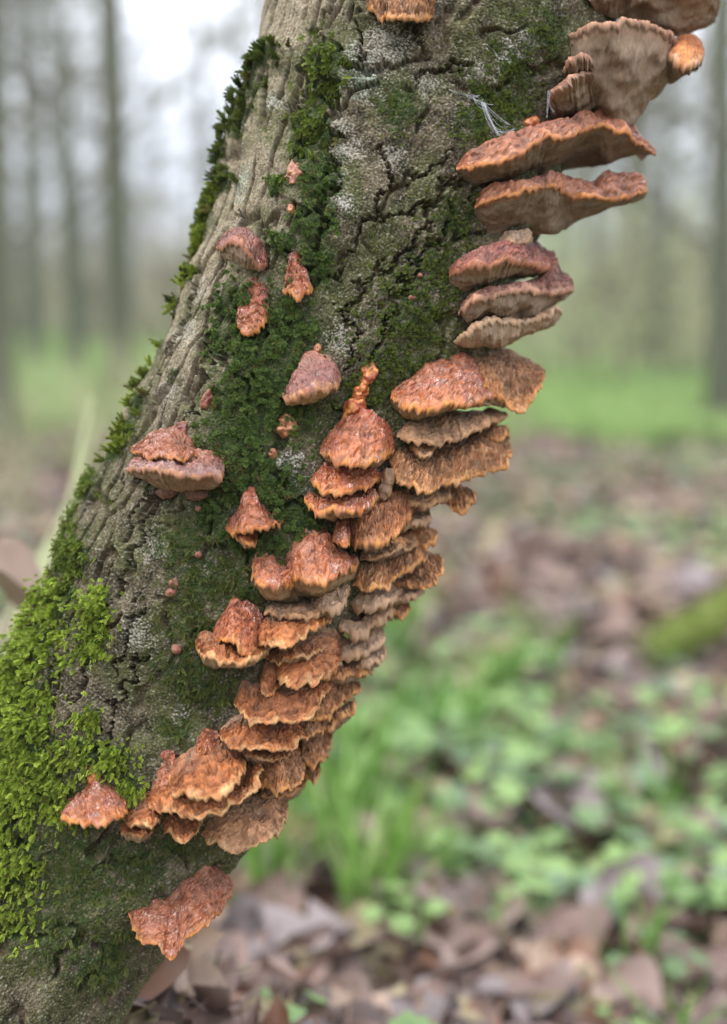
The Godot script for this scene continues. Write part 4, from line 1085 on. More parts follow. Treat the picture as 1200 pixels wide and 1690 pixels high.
	bracket("rusty flap showing behind the knobbly pinkish brown lobe", "striate", Vector3(0.0201,0.5359,0.0578),
		[Vector3(-5.9,-1.6,0.2), Vector3(0.5,1.4,-0.2), Vector3(5.4,0.3,-0)],
		[Vector3(-5.9,-6.5,5.2), Vector3(2.1,-7.9,10.3), Vector3(9.3,-5.8,5.2)],
		[Vector3(-5.9,-5.6,-7.8), Vector3(-3.7,-10.5,-7.9), Vector3(-1.5,-13.1,-8.1), Vector3(0.7,-12.2,-8.2), Vector3(3,-9.1,-8.1), Vector3(5.4,-3.7,-8)], 0, 3, 2, 0.04, 0, 0)
	bracket("orange cap with a moss tuft growing over its back", "wet", Vector3(-0.0704,0.54,0.1093),
		[Vector3(-15.3,-9.6,3.5), Vector3(-8.4,1.5,1.4), Vector3(-2.9,9.7,-0.1), Vector3(1.8,7.1,-0.5), Vector3(9.6,-0.3,-1.6), Vector3(15.3,-8.4,-2.7)],
		[Vector3(-14.7,-11.1,8.7), Vector3(-4.1,-9,31.4), Vector3(-0,-7.4,34.9), Vector3(4.5,-15,35.6), Vector3(10.1,-15.2,25.2), Vector3(13.6,-17.8,3.8)],
		[Vector3(-15.3,-13.6,-4.5), Vector3(-10.3,-11.3,-6), Vector3(-5,-6.9,-7.5), Vector3(2.3,-6.8,-8.5), Vector3(9.5,-10,-9.6), Vector3(15.3,-12.4,-10.7)], 0, 2, 2, 0.04, 0, 0)
	bracket("orange cap fading to pale grey at its right end", "zone", Vector3(-0.0413,0.5354,0.1),
		[Vector3(-23.4,-8.5,9.2), Vector3(-14.4,1.9,6.5), Vector3(-0.7,5.8,1.9), Vector3(16.5,3.7,-6.6), Vector3(22,-2.9,-11)],
		[Vector3(-23.9,-12.3,14.9), Vector3(-12.3,-8,33.9), Vector3(-4.5,-7.7,38.6), Vector3(4.7,-4.7,37.1), Vector3(11,-2,28.3), Vector3(17.3,-2.8,17.2), Vector3(22.9,-4.1,-5.8)],
		[Vector3(-23.4,-12.5,1.2), Vector3(-16.5,-10.4,-0.8), Vector3(-7.5,-9.6,-3.8), Vector3(2.7,-8.2,-7.8), Vector3(13.4,-5.8,-13.1), Vector3(22,-6.9,-19)], 0, 2, 2, 0.04, 0, 0)
	bracket("lower orange tier with a paler face beneath the moss topped cap", "zone", Vector3(-0.0787,0.5239,0.1114),
		[Vector3(-17.3,-0.2,3), Vector3(-12.8,5.2,2), Vector3(-5.3,3.9,1.3), Vector3(9.2,-5.5,-0.6), Vector3(26.2,-3.4,-5.7)],
		[Vector3(-16.2,-2.3,8.4), Vector3(-7.8,-1.5,27), Vector3(4.9,-1.3,35.9), Vector3(12.9,-1.8,34.1), Vector3(20.3,-1.7,25), Vector3(26.6,-3.1,-0.7)],
		[Vector3(-11.8,-12.6,-0.2), Vector3(-8.4,-16.6,-0.3), Vector3(0.5,-16.4,-2), Vector3(9.4,-14.1,-4.1), Vector3(22.4,-9.5,-8.3)], 0, 3, 2, 0.04, 0, 0)
	bracket("brown cap with a rough back and a smooth orange brown front", "zone", Vector3(-0.0281,0.5169,0.0879),
		[Vector3(-22.9,-7.4,17), Vector3(-14.2,4,13.6), Vector3(3.1,10.9,4.3), Vector3(15.3,2.8,-9.5), Vector3(18.7,-10.3,-25.3)],
		[Vector3(-23.6,-9.9,22.2), Vector3(-18.1,-11.5,36.7), Vector3(-9.2,-13.5,41.6), Vector3(2.4,-13.6,35.6), Vector3(10.4,-15.6,15.4), Vector3(14,-18.5,-19.2)],
		[Vector3(-22.9,-11.4,9), Vector3(-16.3,-8.6,6.4), Vector3(-7.4,-6.8,1.9), Vector3(2.4,-2.8,-3.4), Vector3(13,-5.5,-14.9), Vector3(18.7,-14.3,-33.3)], 0, 3, 2, 0.04, 0, 0)
	bracket("pale buff knobbly lobe at the right end of the brown cap", "pore", Vector3(-0.0008,0.5158,0.0649),
		[Vector3(-14.5,-4.4,13.3), Vector3(-2.9,-0.4,-4.2), Vector3(4.6,2.9,-4.7), Vector3(12.8,1.8,-4.5)],
		[Vector3(-12.9,-11.7,19), Vector3(-2.8,-7.6,19), Vector3(6.3,-5.3,14), Vector3(14.6,-4,1)],
		[Vector3(-14.5,-8.4,5.3), Vector3(-9.6,-12.6,-2.1), Vector3(-4.7,-14.5,-9.5), Vector3(0.8,-12.3,-12.4), Vector3(6.6,-7.2,-12.6), Vector3(12.8,-2.2,-12.5)], 0, 5, 2, 0.04, 0, 0)
	bracket("grey brown wavy lobe beneath the pale buff one", "pore", Vector3(-0.0005,0.5027,0.0627),
		[Vector3(-13.7,-5.4,0.8), Vector3(0.5,-0.2,0), Vector3(13.2,5.7,-0.8)],
		[Vector3(-12.1,-7.5,5.5), Vector3(0.5,-3.6,16), Vector3(8.6,-1.3,14.7), Vector3(14.6,3.2,4)],
		[Vector3(-13.7,-9.4,-7.2), Vector3(-8.2,-13.3,-7.5), Vector3(-2.8,-14.9,-7.8), Vector3(2.6,-12.8,-8.1), Vector3(7.9,-6.7,-8.5), Vector3(13.2,1.7,-8.8)], 0, 4, 2, 0.04, 0, 0)
	bracket("small brown flap tucked left of the brown cap", "zone", Vector3(-0.0548,0.5062,0.1063),
		[Vector3(-4.8,-3.1,1.9), Vector3(-1.3,3.1,0.6), Vector3(6.1,-0,-2.5)],
		[Vector3(-4.7,-5.1,6.9), Vector3(-1.8,-5,25.2), Vector3(4,-5.6,25.7), Vector3(8.9,-9.7,3.8)],
		[Vector3(-4.8,-7.1,-6.1), Vector3(-3.3,-10.3,-6.6), Vector3(-1.9,-11.4,-7.2), Vector3(0.5,-11.2,-8.1), Vector3(3.3,-8.7,-9.3), Vector3(6.1,-4,-10.5)], 0, 2, 2, 0.04, 0, 0)
	bracket("orange brown cap with a grey felted back, centre of the lower stack", "zone", Vector3(-0.0492,0.4949,0.0991),
		[Vector3(-24.8,-5.7,14.1), Vector3(-20.6,4.3,12.5), Vector3(-10.4,5.4,9.2), Vector3(6.6,1.2,0.6), Vector3(20.3,-0.4,-10.6), Vector3(28.9,-4.7,-25.8)],
		[Vector3(-24.9,-6.9,19.3), Vector3(-19.5,-6.5,31.1), Vector3(-12.9,-9.4,40), Vector3(-4.2,-8,43), Vector3(5.6,-9.3,41.3), Vector3(17,-10.3,33.3), Vector3(22.9,-7.7,20.3), Vector3(30.1,-8.3,-20.2)],
		[Vector3(-24.8,-9.7,6.1), Vector3(-19.2,-5.5,4.1), Vector3(-7.3,-8.9,-0.4), Vector3(4.6,-11.8,-6.4), Vector3(16.7,-9.9,-15.7), Vector3(28.9,-8.7,-33.8)], 0, 2, 2, 0.04, 0, 0)
	bracket("drooping fringed flap with an orange curl at its right tip", "striate", Vector3(-0.0145,0.4883,0.0722),
		[Vector3(-15.2,1.1,15.7), Vector3(-4.1,4.1,-1.7), Vector3(7,-0,-7.4), Vector3(12.2,-5.2,-6.6)],
		[Vector3(-17.2,-18.1,23.2), Vector3(-7.1,-16.5,21.5), Vector3(-2.6,-14.1,16.5), Vector3(4.2,-9.4,9), Vector3(13,-7.5,-1.8)],
		[Vector3(-15.2,-2.9,7.7), Vector3(-10.1,-7.4,-0.3), Vector3(-5,-9.7,-8.3), Vector3(1.3,-11.4,-12.4), Vector3(7.5,-10.4,-15.4), Vector3(12.2,-9.2,-14.6)], 0, 3, 2, 0.04, 0, 0)
	bracket("rust coloured cap with a frilled pale edge under the felted one", "zone", Vector3(-0.0599,0.4734,0.1036),
		[Vector3(-22.4,-1.3,12.6), Vector3(-11.9,5.7,8.9), Vector3(6.7,1.6,0.1), Vector3(27.6,-6,-21.7)],
		[Vector3(-22.8,-3.7,18), Vector3(-16.6,-2.9,30), Vector3(-7.3,-1.2,37.3), Vector3(9.4,-3.4,36.1), Vector3(18.8,-5.5,25.8), Vector3(26.5,-6.6,8.1), Vector3(30.8,-8,-16.4)],
		[Vector3(-22.4,-5.3,4.6), Vector3(-13.9,-5.5,1.6), Vector3(-3.9,-9.6,-2.9), Vector3(6.6,-11.9,-7.8), Vector3(17.1,-12.1,-18.7), Vector3(27.6,-10,-29.7)], 0, 2, 2, 0.04, 0, 0)
	bracket("bristly orange lobe at the outer edge of the lower stack", "striate", Vector3(-0.0278,0.4581,0.0746),
		[Vector3(-9.5,1,10.9), Vector3(1.6,0.4,-5.6), Vector3(7.9,-1.4,-5.3)],
		[Vector3(-9.3,-11.5,17.3), Vector3(-1.3,-14.5,18.4), Vector3(5.7,-12.2,9.6), Vector3(8.8,-6.9,-0.1)],
		[Vector3(-9.5,-3,2.9), Vector3(-6.2,-9.1,-2.1), Vector3(-2.8,-12.9,-7), Vector3(0.5,-13,-12), Vector3(4.2,-10.2,-13.5), Vector3(7.9,-5.4,-13.3)], 0, 3, 2, 0.04, 0, 0)
	bracket("orange brown flap in shade between two frilled caps", "striate", Vector3(-0.0506,0.4505,0.0938),
		[Vector3(-14.9,2.2,14.8), Vector3(-6.4,6,10.1), Vector3(7,1.6,-2.6), Vector3(14.3,-9.8,-22.3)],
		[Vector3(-10.9,-13.5,22), Vector3(2.4,-10.6,35.9), Vector3(9.7,-9.1,30.7), Vector3(15.3,-8.4,18.9), Vector3(14.9,-12.5,-17.2)],
		[Vector3(-14.9,-1.8,6.8), Vector3(-9.4,-5.2,3.7), Vector3(-3.5,-8.5,-0.6), Vector3(2.8,-10.5,-6.6), Vector3(8.8,-11.1,-15.5), Vector3(14.3,-13.8,-30.3)], 0, 2, 2, 0.04, 0, 0)
	bracket("little orange nub under the bristly orange lobe", "striate", Vector3(-0.0317,0.4368,0.0721),
		[Vector3(-4.7,-0.4,-0.5), Vector3(4.7,0.4,0.5)],
		[Vector3(-5.6,-7.3,4.9), Vector3(0.4,-6.6,13.4), Vector3(5.2,-6.1,5.8)],
		[Vector3(-4.7,-4.4,-8.5), Vector3(-2.8,-10.1,-8.3), Vector3(-0.9,-13.6,-8.1), Vector3(0.9,-13.4,-7.9), Vector3(2.8,-9.6,-7.7), Vector3(4.7,-3.6,-7.5)], 0, 3, 2, 0.04, 0, 0)
	bracket("upper smooth tier of the broad orange cap near the bottom", "zone", Vector3(-0.0935,0.458,0.1189),
		[Vector3(-21.5,-13.6,6), Vector3(-15.6,-3.4,4.3), Vector3(-6.4,3.1,2.2), Vector3(4.7,7.8,-0.8), Vector3(14.8,6,-3.7), Vector3(24.1,0,-7.9)],
		[Vector3(-21.6,-14.7,11.3), Vector3(-13.7,-11.7,27.7), Vector3(-3.7,-6.6,37.5), Vector3(5.3,-7.4,43), Vector3(14.5,-6.7,43.1), Vector3(22.6,-3.4,35.9), Vector3(26.6,-0.2,19.7), Vector3(26,-0.9,-2.6)],
		[Vector3(-21.5,-17.6,-2), Vector3(-15.9,-13.7,-3.7), Vector3(-7,-10.8,-5.7), Vector3(3,-6.4,-8.3), Vector3(13.9,-3.7,-11.5), Vector3(24.1,-4,-15.9)], 0, 3, 2, 0.04, 0, 0)
	bracket("lower frilled tier of the broad orange cap near the bottom", "zone", Vector3(-0.0975,0.4448,0.1192),
		[Vector3(-29.2,-10.3,8), Vector3(-23.6,-0,6.5), Vector3(-15,8.7,4.6), Vector3(-3.5,-1.6,2.6), Vector3(13.2,-6.8,-2.8), Vector3(26.7,0.5,-8.7), Vector3(31.3,9.6,-10.2)],
		[Vector3(-28.5,-11,13.2), Vector3(-20.3,-9.6,26.3), Vector3(-10.5,-5.6,33.8), Vector3(2.1,-5.6,40.3), Vector3(15.3,-5.1,40.5), Vector3(23.1,-1.2,36), Vector3(33.8,0.7,27.1), Vector3(37.9,4.2,19.4), Vector3(38.3,9.4,8.4), Vector3(33.2,10.7,-5.3)],
		[Vector3(-29.2,-14.3,-0), Vector3(-20.2,-6.5,-2.2), Vector3(-8,-11,-4.6), Vector3(6.7,-18.3,-8.7), Vector3(21.3,-12.3,-14.3), Vector3(31.3,5.6,-18.2)], 0, 2, 2, 0.04, 0, 0)
	bracket("small fan at the left end of the broad orange cap", "zone", Vector3(-0.1274,0.4315,0.1274),
		[Vector3(-10.2,-5.3,1.9), Vector3(-4,1.8,0.5), Vector3(2.8,6.7,-0.7), Vector3(11.4,-3.2,-1.7)],
		[Vector3(-9.9,-5,6.7), Vector3(-0.8,-0.5,25.5), Vector3(8.6,0.2,31), Vector3(13.3,-0,24.2), Vector3(13.3,-3.6,3.3)],
		[Vector3(-10.2,-9.3,-6.1), Vector3(-6.2,-10.6,-7), Vector3(-1.8,-10.1,-7.9), Vector3(3.1,-7.1,-8.7), Vector3(7.2,-8.3,-9.2), Vector3(11.4,-7.2,-9.7)], 0, 2, 2, 0.04, 0, 0)
	bracket("dark reddish scrap beneath the small left fan", "zone", Vector3(-0.1297,0.4207,0.1286),
		[Vector3(-8.6,0.4,1.3), Vector3(-0.2,1.3,0.1), Vector3(8.8,-1.6,-1.5)],
		[Vector3(-8.3,-2.4,6.4), Vector3(0.3,2.3,19.8), Vector3(5.2,1,22.4), Vector3(8.4,2.8,17.8), Vector3(11,-2.4,3.3)],
		[Vector3(-8.6,-3.6,-6.7), Vector3(-5.1,-9.1,-7.2), Vector3(-1.6,-12.4,-7.7), Vector3(1.9,-12.9,-8.2), Vector3(5.4,-10.4,-8.9), Vector3(8.8,-5.6,-9.5)], 0, 2, 2, 0.04, 1, 0)
	bracket("drooping brown leaf shaped flap below the lower frilled tier", "zone", Vector3(-0.1041,0.4238,0.1224),
		[Vector3(-10.7,0.8,3.2), Vector3(-0.6,1.5,0.6), Vector3(11.3,-2.3,-3.8)],
		[Vector3(-10.5,-5.1,8.9), Vector3(-2.1,-1.5,23.9), Vector3(4.3,-4.3,28.7), Vector3(9.6,-1.8,23.1), Vector3(11.9,-4.1,1.3)],
		[Vector3(-10.7,-3.2,-4.8), Vector3(-6.2,-8.8,-6), Vector3(-1.8,-12.1,-7.1), Vector3(2.5,-13,-8.6), Vector3(6.9,-10.8,-10.2), Vector3(11.3,-6.3,-11.8)], 0, 2, 2, 0.04, 0, 0)
	bracket("tan fan with fine streaks at the lower right of the stack", "zone", Vector3(-0.0657,0.4205,0.0984),
		[Vector3(-24.3,-3,18.6), Vector3(-12.4,2.8,13.3), Vector3(4.5,8.2,2.9), Vector3(14,0.3,-13.1), Vector3(18.2,-8.4,-21.7)],
		[Vector3(-27.8,-9.3,24.5), Vector3(-20.5,-9.1,35.2), Vector3(-11.3,-9.1,40), Vector3(-2.7,-9.8,40.8), Vector3(7.3,-7.3,36.8), Vector3(15.2,-7.5,28.4), Vector3(19.8,-7.6,7.6), Vector3(19.6,-8.6,-16.8)],
		[Vector3(-24.3,-7,10.6), Vector3(-15.9,-8.8,6.8), Vector3(-7.3,-9,2.1), Vector3(1.5,-6.2,-3.3), Vector3(10.6,-6.7,-15.4), Vector3(18.2,-12.4,-29.7)], 0, 2, 2, 0.04, 0, 1)
	bracket("lowest glossy rust brown bracket, alone beside the grass", "wet", Vector3(-0.105,0.376,0.1147),
		[Vector3(-31.3,-6.7,16.4), Vector3(-21.4,-4,12.9), Vector3(-6.5,-0.2,6.5), Vector3(2,7.2,3.2), Vector3(12.2,12.9,-1.4), Vector3(19.8,3,-13), Vector3(25.2,-12.3,-24.7)],
		[Vector3(-29.6,-7,21.3), Vector3(-23,-11.9,32.7), Vector3(-20.2,-15.8,35.5), Vector3(-9.7,-16.3,37.2), Vector3(-5,-22.7,38.1), Vector3(-0.2,-22.7,38.1), Vector3(4.7,-15.3,35.7), Vector3(12.6,-12.4,31.1), Vector3(18.5,-11,23.6), Vector3(23.6,-11,2.5), Vector3(26.1,-12.9,-19.7)],
		[Vector3(-31.3,-10.7,8.4), Vector3(-18.4,-13.1,3.6), Vector3(-5.7,-13,-1.8), Vector3(5,-4.6,-6.1), Vector3(16.7,-2.8,-16.2), Vector3(25.2,-16.3,-32.7)], 0, 2, 2, 0.04, 1, 0)
	bracket("lone pinkish brown cap beside the bright moss, low on the trunk", "wet", Vector3(-0.1537,0.4407,0.1276),
		[Vector3(-19.1,-10.1,1), Vector3(-10.4,-2.4,0.3), Vector3(-1.7,5.2,-0.7), Vector3(3.5,7.3,-0.9), Vector3(9.4,2.2,0), Vector3(18.3,-2.4,0.2)],
		[Vector3(-18.5,-10.1,6), Vector3(-10.2,-7.9,22.2), Vector3(2.5,-6.3,33), Vector3(11.2,-6.4,35.1), Vector3(18.4,-4.1,30.1), Vector3(21.9,-4.3,23.3), Vector3(20,-4.8,5.6)],
		[Vector3(-19.1,-14.1,-7), Vector3(-12.1,-13.7,-7.6), Vector3(-5,-11.2,-8.3), Vector3(2.9,-6.4,-8.8), Vector3(10.1,-8,-8), Vector3(18.3,-6.4,-7.8)], 0, 3, 2, 0.04, 0, 0)
	bracket("orange tongue above the upper smooth tier", "wet", Vector3(-0.0905,0.47,0.1183),
		[Vector3(-5.3,-5,1.6), Vector3(-1.2,3.9,0.2), Vector3(6.5,1.1,-1.7)],
		[Vector3(-5.8,-6.2,6.1), Vector3(2.1,-5.8,15.6), Vector3(9.5,-7,3.9)],
		[Vector3(-5.3,-9,-6.4), Vector3(-3.8,-11.6,-6.9), Vector3(-2.3,-12,-7.5), Vector3(-0.3,-9.9,-8.1), Vector3(3.1,-7.6,-8.9), Vector3(6.5,-2.9,-9.7)], 0, 2, 2, 0.04, 0, 0)
	bracket("ridged orange root joining the broad cap to the trunk", "wet", Vector3(-0.1141,0.4555,0.1238),
		[Vector3(-5,-10.9,1.5), Vector3(-0.7,4.4,-0.2), Vector3(5.7,6.5,-1.3)],
		[Vector3(-5.2,-13.3,6.4), Vector3(3.2,-9.6,16.9), Vector3(8.2,1.7,3.9)],
		[Vector3(-5,-14.9,-6.5), Vector3(-3.8,-16.4,-7), Vector3(-2.5,-15.6,-7.5), Vector3(-1.3,-11.2,-8), Vector3(1.5,-4.7,-8.6), Vector3(5.7,2.5,-9.3)], 0, 2, 2, 0.04, 0, 0)
	bracket("thin tan tier behind the ribbed lobe, under the wrinkled bracket", "tan", Vector3(0.0144,0.5716,0.0681),
		[Vector3(-15.8,-2.1,14.4), Vector3(-1.6,1.7,1.2), Vector3(17.4,0.4,-15.6)],
		[Vector3(-16.5,-5.4,19.5), Vector3(-5.5,-2.5,24.9), Vector3(7.1,-0.2,14.5), Vector3(20.5,-2.1,-10.7)],
		[Vector3(-15.8,-6.1,6.4), Vector3(-9.6,-10.3,0.7), Vector3(-3.4,-12.3,-5.1), Vector3(3.4,-12.2,-11.2), Vector3(10.4,-9,-17.4), Vector3(17.4,-3.6,-23.6)], 0, 2, 2, 0.04, 0, 0)
	bracket("narrow buff tier under the bright orange brown fan", "pore", Vector3(0.0202,0.5423,0.057),
		[Vector3(-15.7,-5,1), Vector3(-1.5,0.1,-0.2), Vector3(17.2,4.9,-0.8)],
		[Vector3(-15.7,-7.7,5.8), Vector3(-3.7,-4.2,13.9), Vector3(9.2,-0.8,12.6), Vector3(18.4,1.8,4.1)],
		[Vector3(-15.7,-9,-7), Vector3(-9.2,-12.6,-7.6), Vector3(-2.8,-13.9,-8.1), Vector3(3.9,-12,-8.4), Vector3(10.5,-6.7,-8.6), Vector3(17.2,0.9,-8.8)], 0, 4, 2, 0.04, 0, 0)
	bracket("thin fawn tier between the oval lobe and the pale ended cap", "tan", Vector3(-0.0356,0.5423,0.0976),
		[Vector3(-20.1,-0.1,8.6), Vector3(-1.2,2,2.4), Vector3(21.3,-1.9,-11)],
		[Vector3(-21.1,-2.4,13.7), Vector3(-5,-0.1,26.8), Vector3(9.9,-1.2,18.3), Vector3(22.1,-3.7,-6)],
		[Vector3(-20.1,-4.1,0.6), Vector3(-11.9,-9.1,-2.1), Vector3(-3.8,-11.8,-4.8), Vector3(4.5,-12.5,-9.1), Vector3(12.9,-10.3,-14), Vector3(21.3,-5.9,-19)], 0, 3, 2, 0.04, 0, 0)
	bracket("shaded brown tier right under the wavy grey brown lobe", "striate", Vector3(-0.0078,0.4966,0.069),
		[Vector3(-14.1,-1.2,11.1), Vector3(0.3,-0.1,-5.5), Vector3(13.8,1.4,-5.7)],
		[Vector3(-14,-4.3,16), Vector3(-1.3,-2.3,13.9), Vector3(7.8,-1.3,8.5), Vector3(15.2,-0.3,-1)],
		[Vector3(-14.1,-5.2,3.1), Vector3(-8.8,-10.7,-3), Vector3(-3.5,-13.9,-9.1), Vector3(2,-13.5,-13.5), Vector3(7.9,-9.2,-13.6), Vector3(13.8,-2.6,-13.7)], 0, 3, 2, 0.04, 0, 0)
	bracket("ragged tan tier below the orange curl", "striate", Vector3(-0.0176,0.4681,0.0671),
		[Vector3(-12.4,-7,-0.1), Vector3(0.8,0.2,0.5), Vector3(11.6,6.9,-0.4)],
		[Vector3(-13,-11.5,5), Vector3(-2.7,-7.3,12.5), Vector3(6.6,-1.1,12.4), Vector3(13.2,4.6,4.3)],
		[Vector3(-12.4,-11,-8.1), Vector3(-7.5,-14.2,-7.9), Vector3(-2.6,-15.2,-7.7), Vector3(2.3,-12.4,-7.7), Vector3(7,-5.9,-8), Vector3(11.6,2.9,-8.4)], 0, 3, 2, 0.04, 0, 0)
	bracket("shadowed brown tier under the rust coloured frilled cap", "zone", Vector3(-0.0544,0.4555,0.0948),
		[Vector3(-17.8,4.5,17.4), Vector3(-0.9,3.3,8.4), Vector3(18.7,-7.8,-25.8)],
		[Vector3(-18.3,2.4,22.6), Vector3(-5.4,5.8,36.9), Vector3(7.4,1.7,25.6), Vector3(20.1,-10.9,-20.5)],
		[Vector3(-17.8,0.5,9.4), Vector3(-10.4,-5.9,5.5), Vector3(-3,-10,1.5), Vector3(4.3,-13.1,-8.7), Vector3(11.5,-13.6,-21.2), Vector3(18.7,-11.8,-33.8)], 0, 2, 2, 0.04, 0, 0)
	bracket("small pinkish tier between the mossy cap and the brown cap", "zone", Vector3(-0.04,0.5174,0.0987),
		[Vector3(-16,-2.3,8.1), Vector3(-2.3,1.2,2.7), Vector3(18.4,1.1,-10.9)],
		[Vector3(-15.7,-5.2,13.2), Vector3(-4.4,-1.5,25.6), Vector3(9.1,0.9,20.5), Vector3(21.4,-1.2,-5.8)],
		[Vector3(-16,-6.3,0.1), Vector3(-9.4,-10.5,-2.5), Vector3(-2.7,-12.4,-5.1), Vector3(4.3,-12.3,-9.6), Vector3(11.4,-8.7,-14.2), Vector3(18.4,-2.9,-18.9)], 0, 2, 2, 0.04, 0, 0)
	bracket("tan tier showing left of the drooping fringed flap", "striate", Vector3(-0.0352,0.466,0.0841),
		[Vector3(-11.4,0.6,13.8), Vector3(0.5,1.5,1.6), Vector3(10.9,-2.1,-15.4)],
		[Vector3(-10.4,-2.8,18.9), Vector3(-0,0,25.7), Vector3(9.3,-1.3,11.7), Vector3(13.6,-4.2,-10.5)],
		[Vector3(-11.4,-3.4,5.8), Vector3(-7.1,-9,1.4), Vector3(-2.8,-12.3,-3), Vector3(1.6,-12.4,-8.2), Vector3(6.3,-10.3,-15.8), Vector3(10.9,-6.1,-23.4)], 0, 2, 2, 0.04, 0, 0)
	bracket("thin brown tier at the right foot of the lower stack", "striate", Vector3(-0.0486,0.4267,0.0814),
		[Vector3(-12.5,5.4,20.6), Vector3(-0.6,-6.4,-13.6), Vector3(13.1,1,-7)],
		[Vector3(-11.4,2.2,25.6), Vector3(-2.2,-4.2,15.1), Vector3(8.1,-4.3,4.7), Vector3(14.4,-0.9,-2.2)],
		[Vector3(-12.5,1.4,12.6), Vector3(-7.9,-9,-0.5), Vector3(-3.4,-17.2,-13.6), Vector3(1.7,-18.7,-20.5), Vector3(7.4,-12,-17.8), Vector3(13.1,-3,-15)], 0, 2, 2, 0.04, 0, 0)
	bracket("upper rusty layer of the lone wide bracket on bare bark", "wet", Vector3(-0.1139,0.6359,0.0846),
		[Vector3(-23,-5.6,-8.7), Vector3(-13.7,0,-5.5), Vector3(3.4,7.9,-0.2), Vector3(10.9,3.8,4.2), Vector3(22.4,-6.1,10.1)],
		[Vector3(-22.7,-6.9,-3.6), Vector3(-9.3,-6.6,18.8), Vector3(0.9,-6.5,28.3), Vector3(13.3,-6.2,31.8), Vector3(23.4,-7,15.1)],
		[Vector3(-23,-9.6,-16.7), Vector3(-13.4,-9.7,-13.4), Vector3(-3.5,-8.8,-10.3), Vector3(6.2,-7.1,-6.5), Vector3(14.7,-9.4,-1.8), Vector3(22.4,-10.1,2.1)], 0, 2, 2, 0.04, 1, 0)
	bracket("lone wide bracket on bare bark, with a shiny violet grey band", "violet", Vector3(-0.1042,0.6273,0.0908),
		[Vector3(-29.8,-2.9,-9.8), Vector3(-14.3,-0.4,-3.1), Vector3(3.3,0.9,2.1), Vector3(15.8,3.2,4.3), Vector3(25,-0.7,6.5)],
		[Vector3(-34.1,-8.3,-3.9), Vector3(-22.8,-5.2,15.6), Vector3(-5.3,-4.6,34), Vector3(8.8,-5.3,39.7), Vector3(18.3,-5,36.6), Vector3(25.3,-7.9,29.8), Vector3(25.6,-2.2,11.8)],
		[Vector3(-27.6,-13.7,-7.8), Vector3(-15.3,-17.9,-1.4), Vector3(-0.5,-22.1,3.8), Vector3(13.7,-18.4,5.1), Vector3(21.4,-12.8,4.7)], 0, 3, 2, 0.04, 0, 0)
	bracket("dark rust bracket with a violet ridge near the left edge", "maroon", Vector3(-0.0711,0.7508,0.0623),
		[Vector3(-16.7,-2.3,-9.3), Vector3(-9.1,4.1,-6), Vector3(0.4,5.8,-0.7), Vector3(9.7,1.5,5.4), Vector3(15.6,-9.1,10.6)],
		[Vector3(-15.8,-4.7,-4.1), Vector3(-9.4,-2.8,12.6), Vector3(0.7,-3.8,26.8), Vector3(8.1,-8.2,32.9), Vector3(12.1,-14.3,30), Vector3(16.7,-14.9,16.4)],
		[Vector3(-15,-7.9,-8.7), Vector3(-5.1,-16.1,0.6), Vector3(2.4,-19.1,5.1), Vector3(9.6,-16.4,7), Vector3(15,-15.1,8.3)], 0, 3, 2, 0.04, 0, 0)
	bracket("crumbling orange crust hanging below the violet ridged bracket", "wet", Vector3(-0.064,0.7254,0.0749),
		[Vector3(-6.7,-5,-0.7), Vector3(-1.7,1.9,-1.1), Vector3(8.4,3.1,1.8)],
		[Vector3(-9,-21.3,6.3), Vector3(-5.3,-25.7,15.2), Vector3(0.8,-26.7,18.8), Vector3(6,-24.4,19.2), Vector3(10.1,-14.8,9.1)],
		[Vector3(-6.7,-9,-8.7), Vector3(-4.5,-11.9,-8.9), Vector3(-2.4,-12.6,-9), Vector3(0.9,-11.3,-8.3), Vector3(4.6,-7.2,-7.3), Vector3(8.4,-0.9,-6.2)], 0, 3, 2, 0.04, 1, 0)
	bracket("bright orange crust in the moss right of the violet ridged bracket", "wet", Vector3(-0.0382,0.7408,0.0773),
		[Vector3(-3.4,1.3,-1), Vector3(-0.2,3.7,-0.9), Vector3(3.6,-5,1.8)],
		[Vector3(-7.6,-19.7,6.8), Vector3(-2.5,-21.4,16.3), Vector3(2.7,-24.1,19.7), Vector3(6.9,-20,15.6), Vector3(9.4,-18.1,8.3)],
		[Vector3(-3.4,-2.7,-9), Vector3(-1.3,-7,-8.9), Vector3(0.3,-11.1,-8.5), Vector3(1.4,-13.6,-7.7), Vector3(2.5,-12.4,-6.9), Vector3(3.6,-9,-6.2)], 0, 3, 2, 0.04, 0, 0)
	bracket("plum topped bracket with a pale lower face beside dark moss", "plum", Vector3(-0.0302,0.6777,0.0898),
		[Vector3(-16,-12.4,2.2), Vector3(-7.8,-1.9,0.6), Vector3(-5.7,5.6,-0.6), Vector3(0.9,7.7,-0.9), Vector3(11.2,4.9,-0.9), Vector3(17.4,-4,-0.5)],
		[Vector3(-16.4,-14.9,7.6), Vector3(-10.5,-15.6,24.7), Vector3(-2.6,-11.7,34.5), Vector3(4,-9.1,35.3), Vector3(13.5,-7.3,22.9), Vector3(17.5,-5.5,4.8)],
		[Vector3(-9.7,-18.8,-0.7), Vector3(-1.1,-19.9,-0.9), Vector3(8.3,-17.5,-2), Vector3(11.8,-10.6,-3.1)], 0, 4, 2, 0.04, 0, 0)
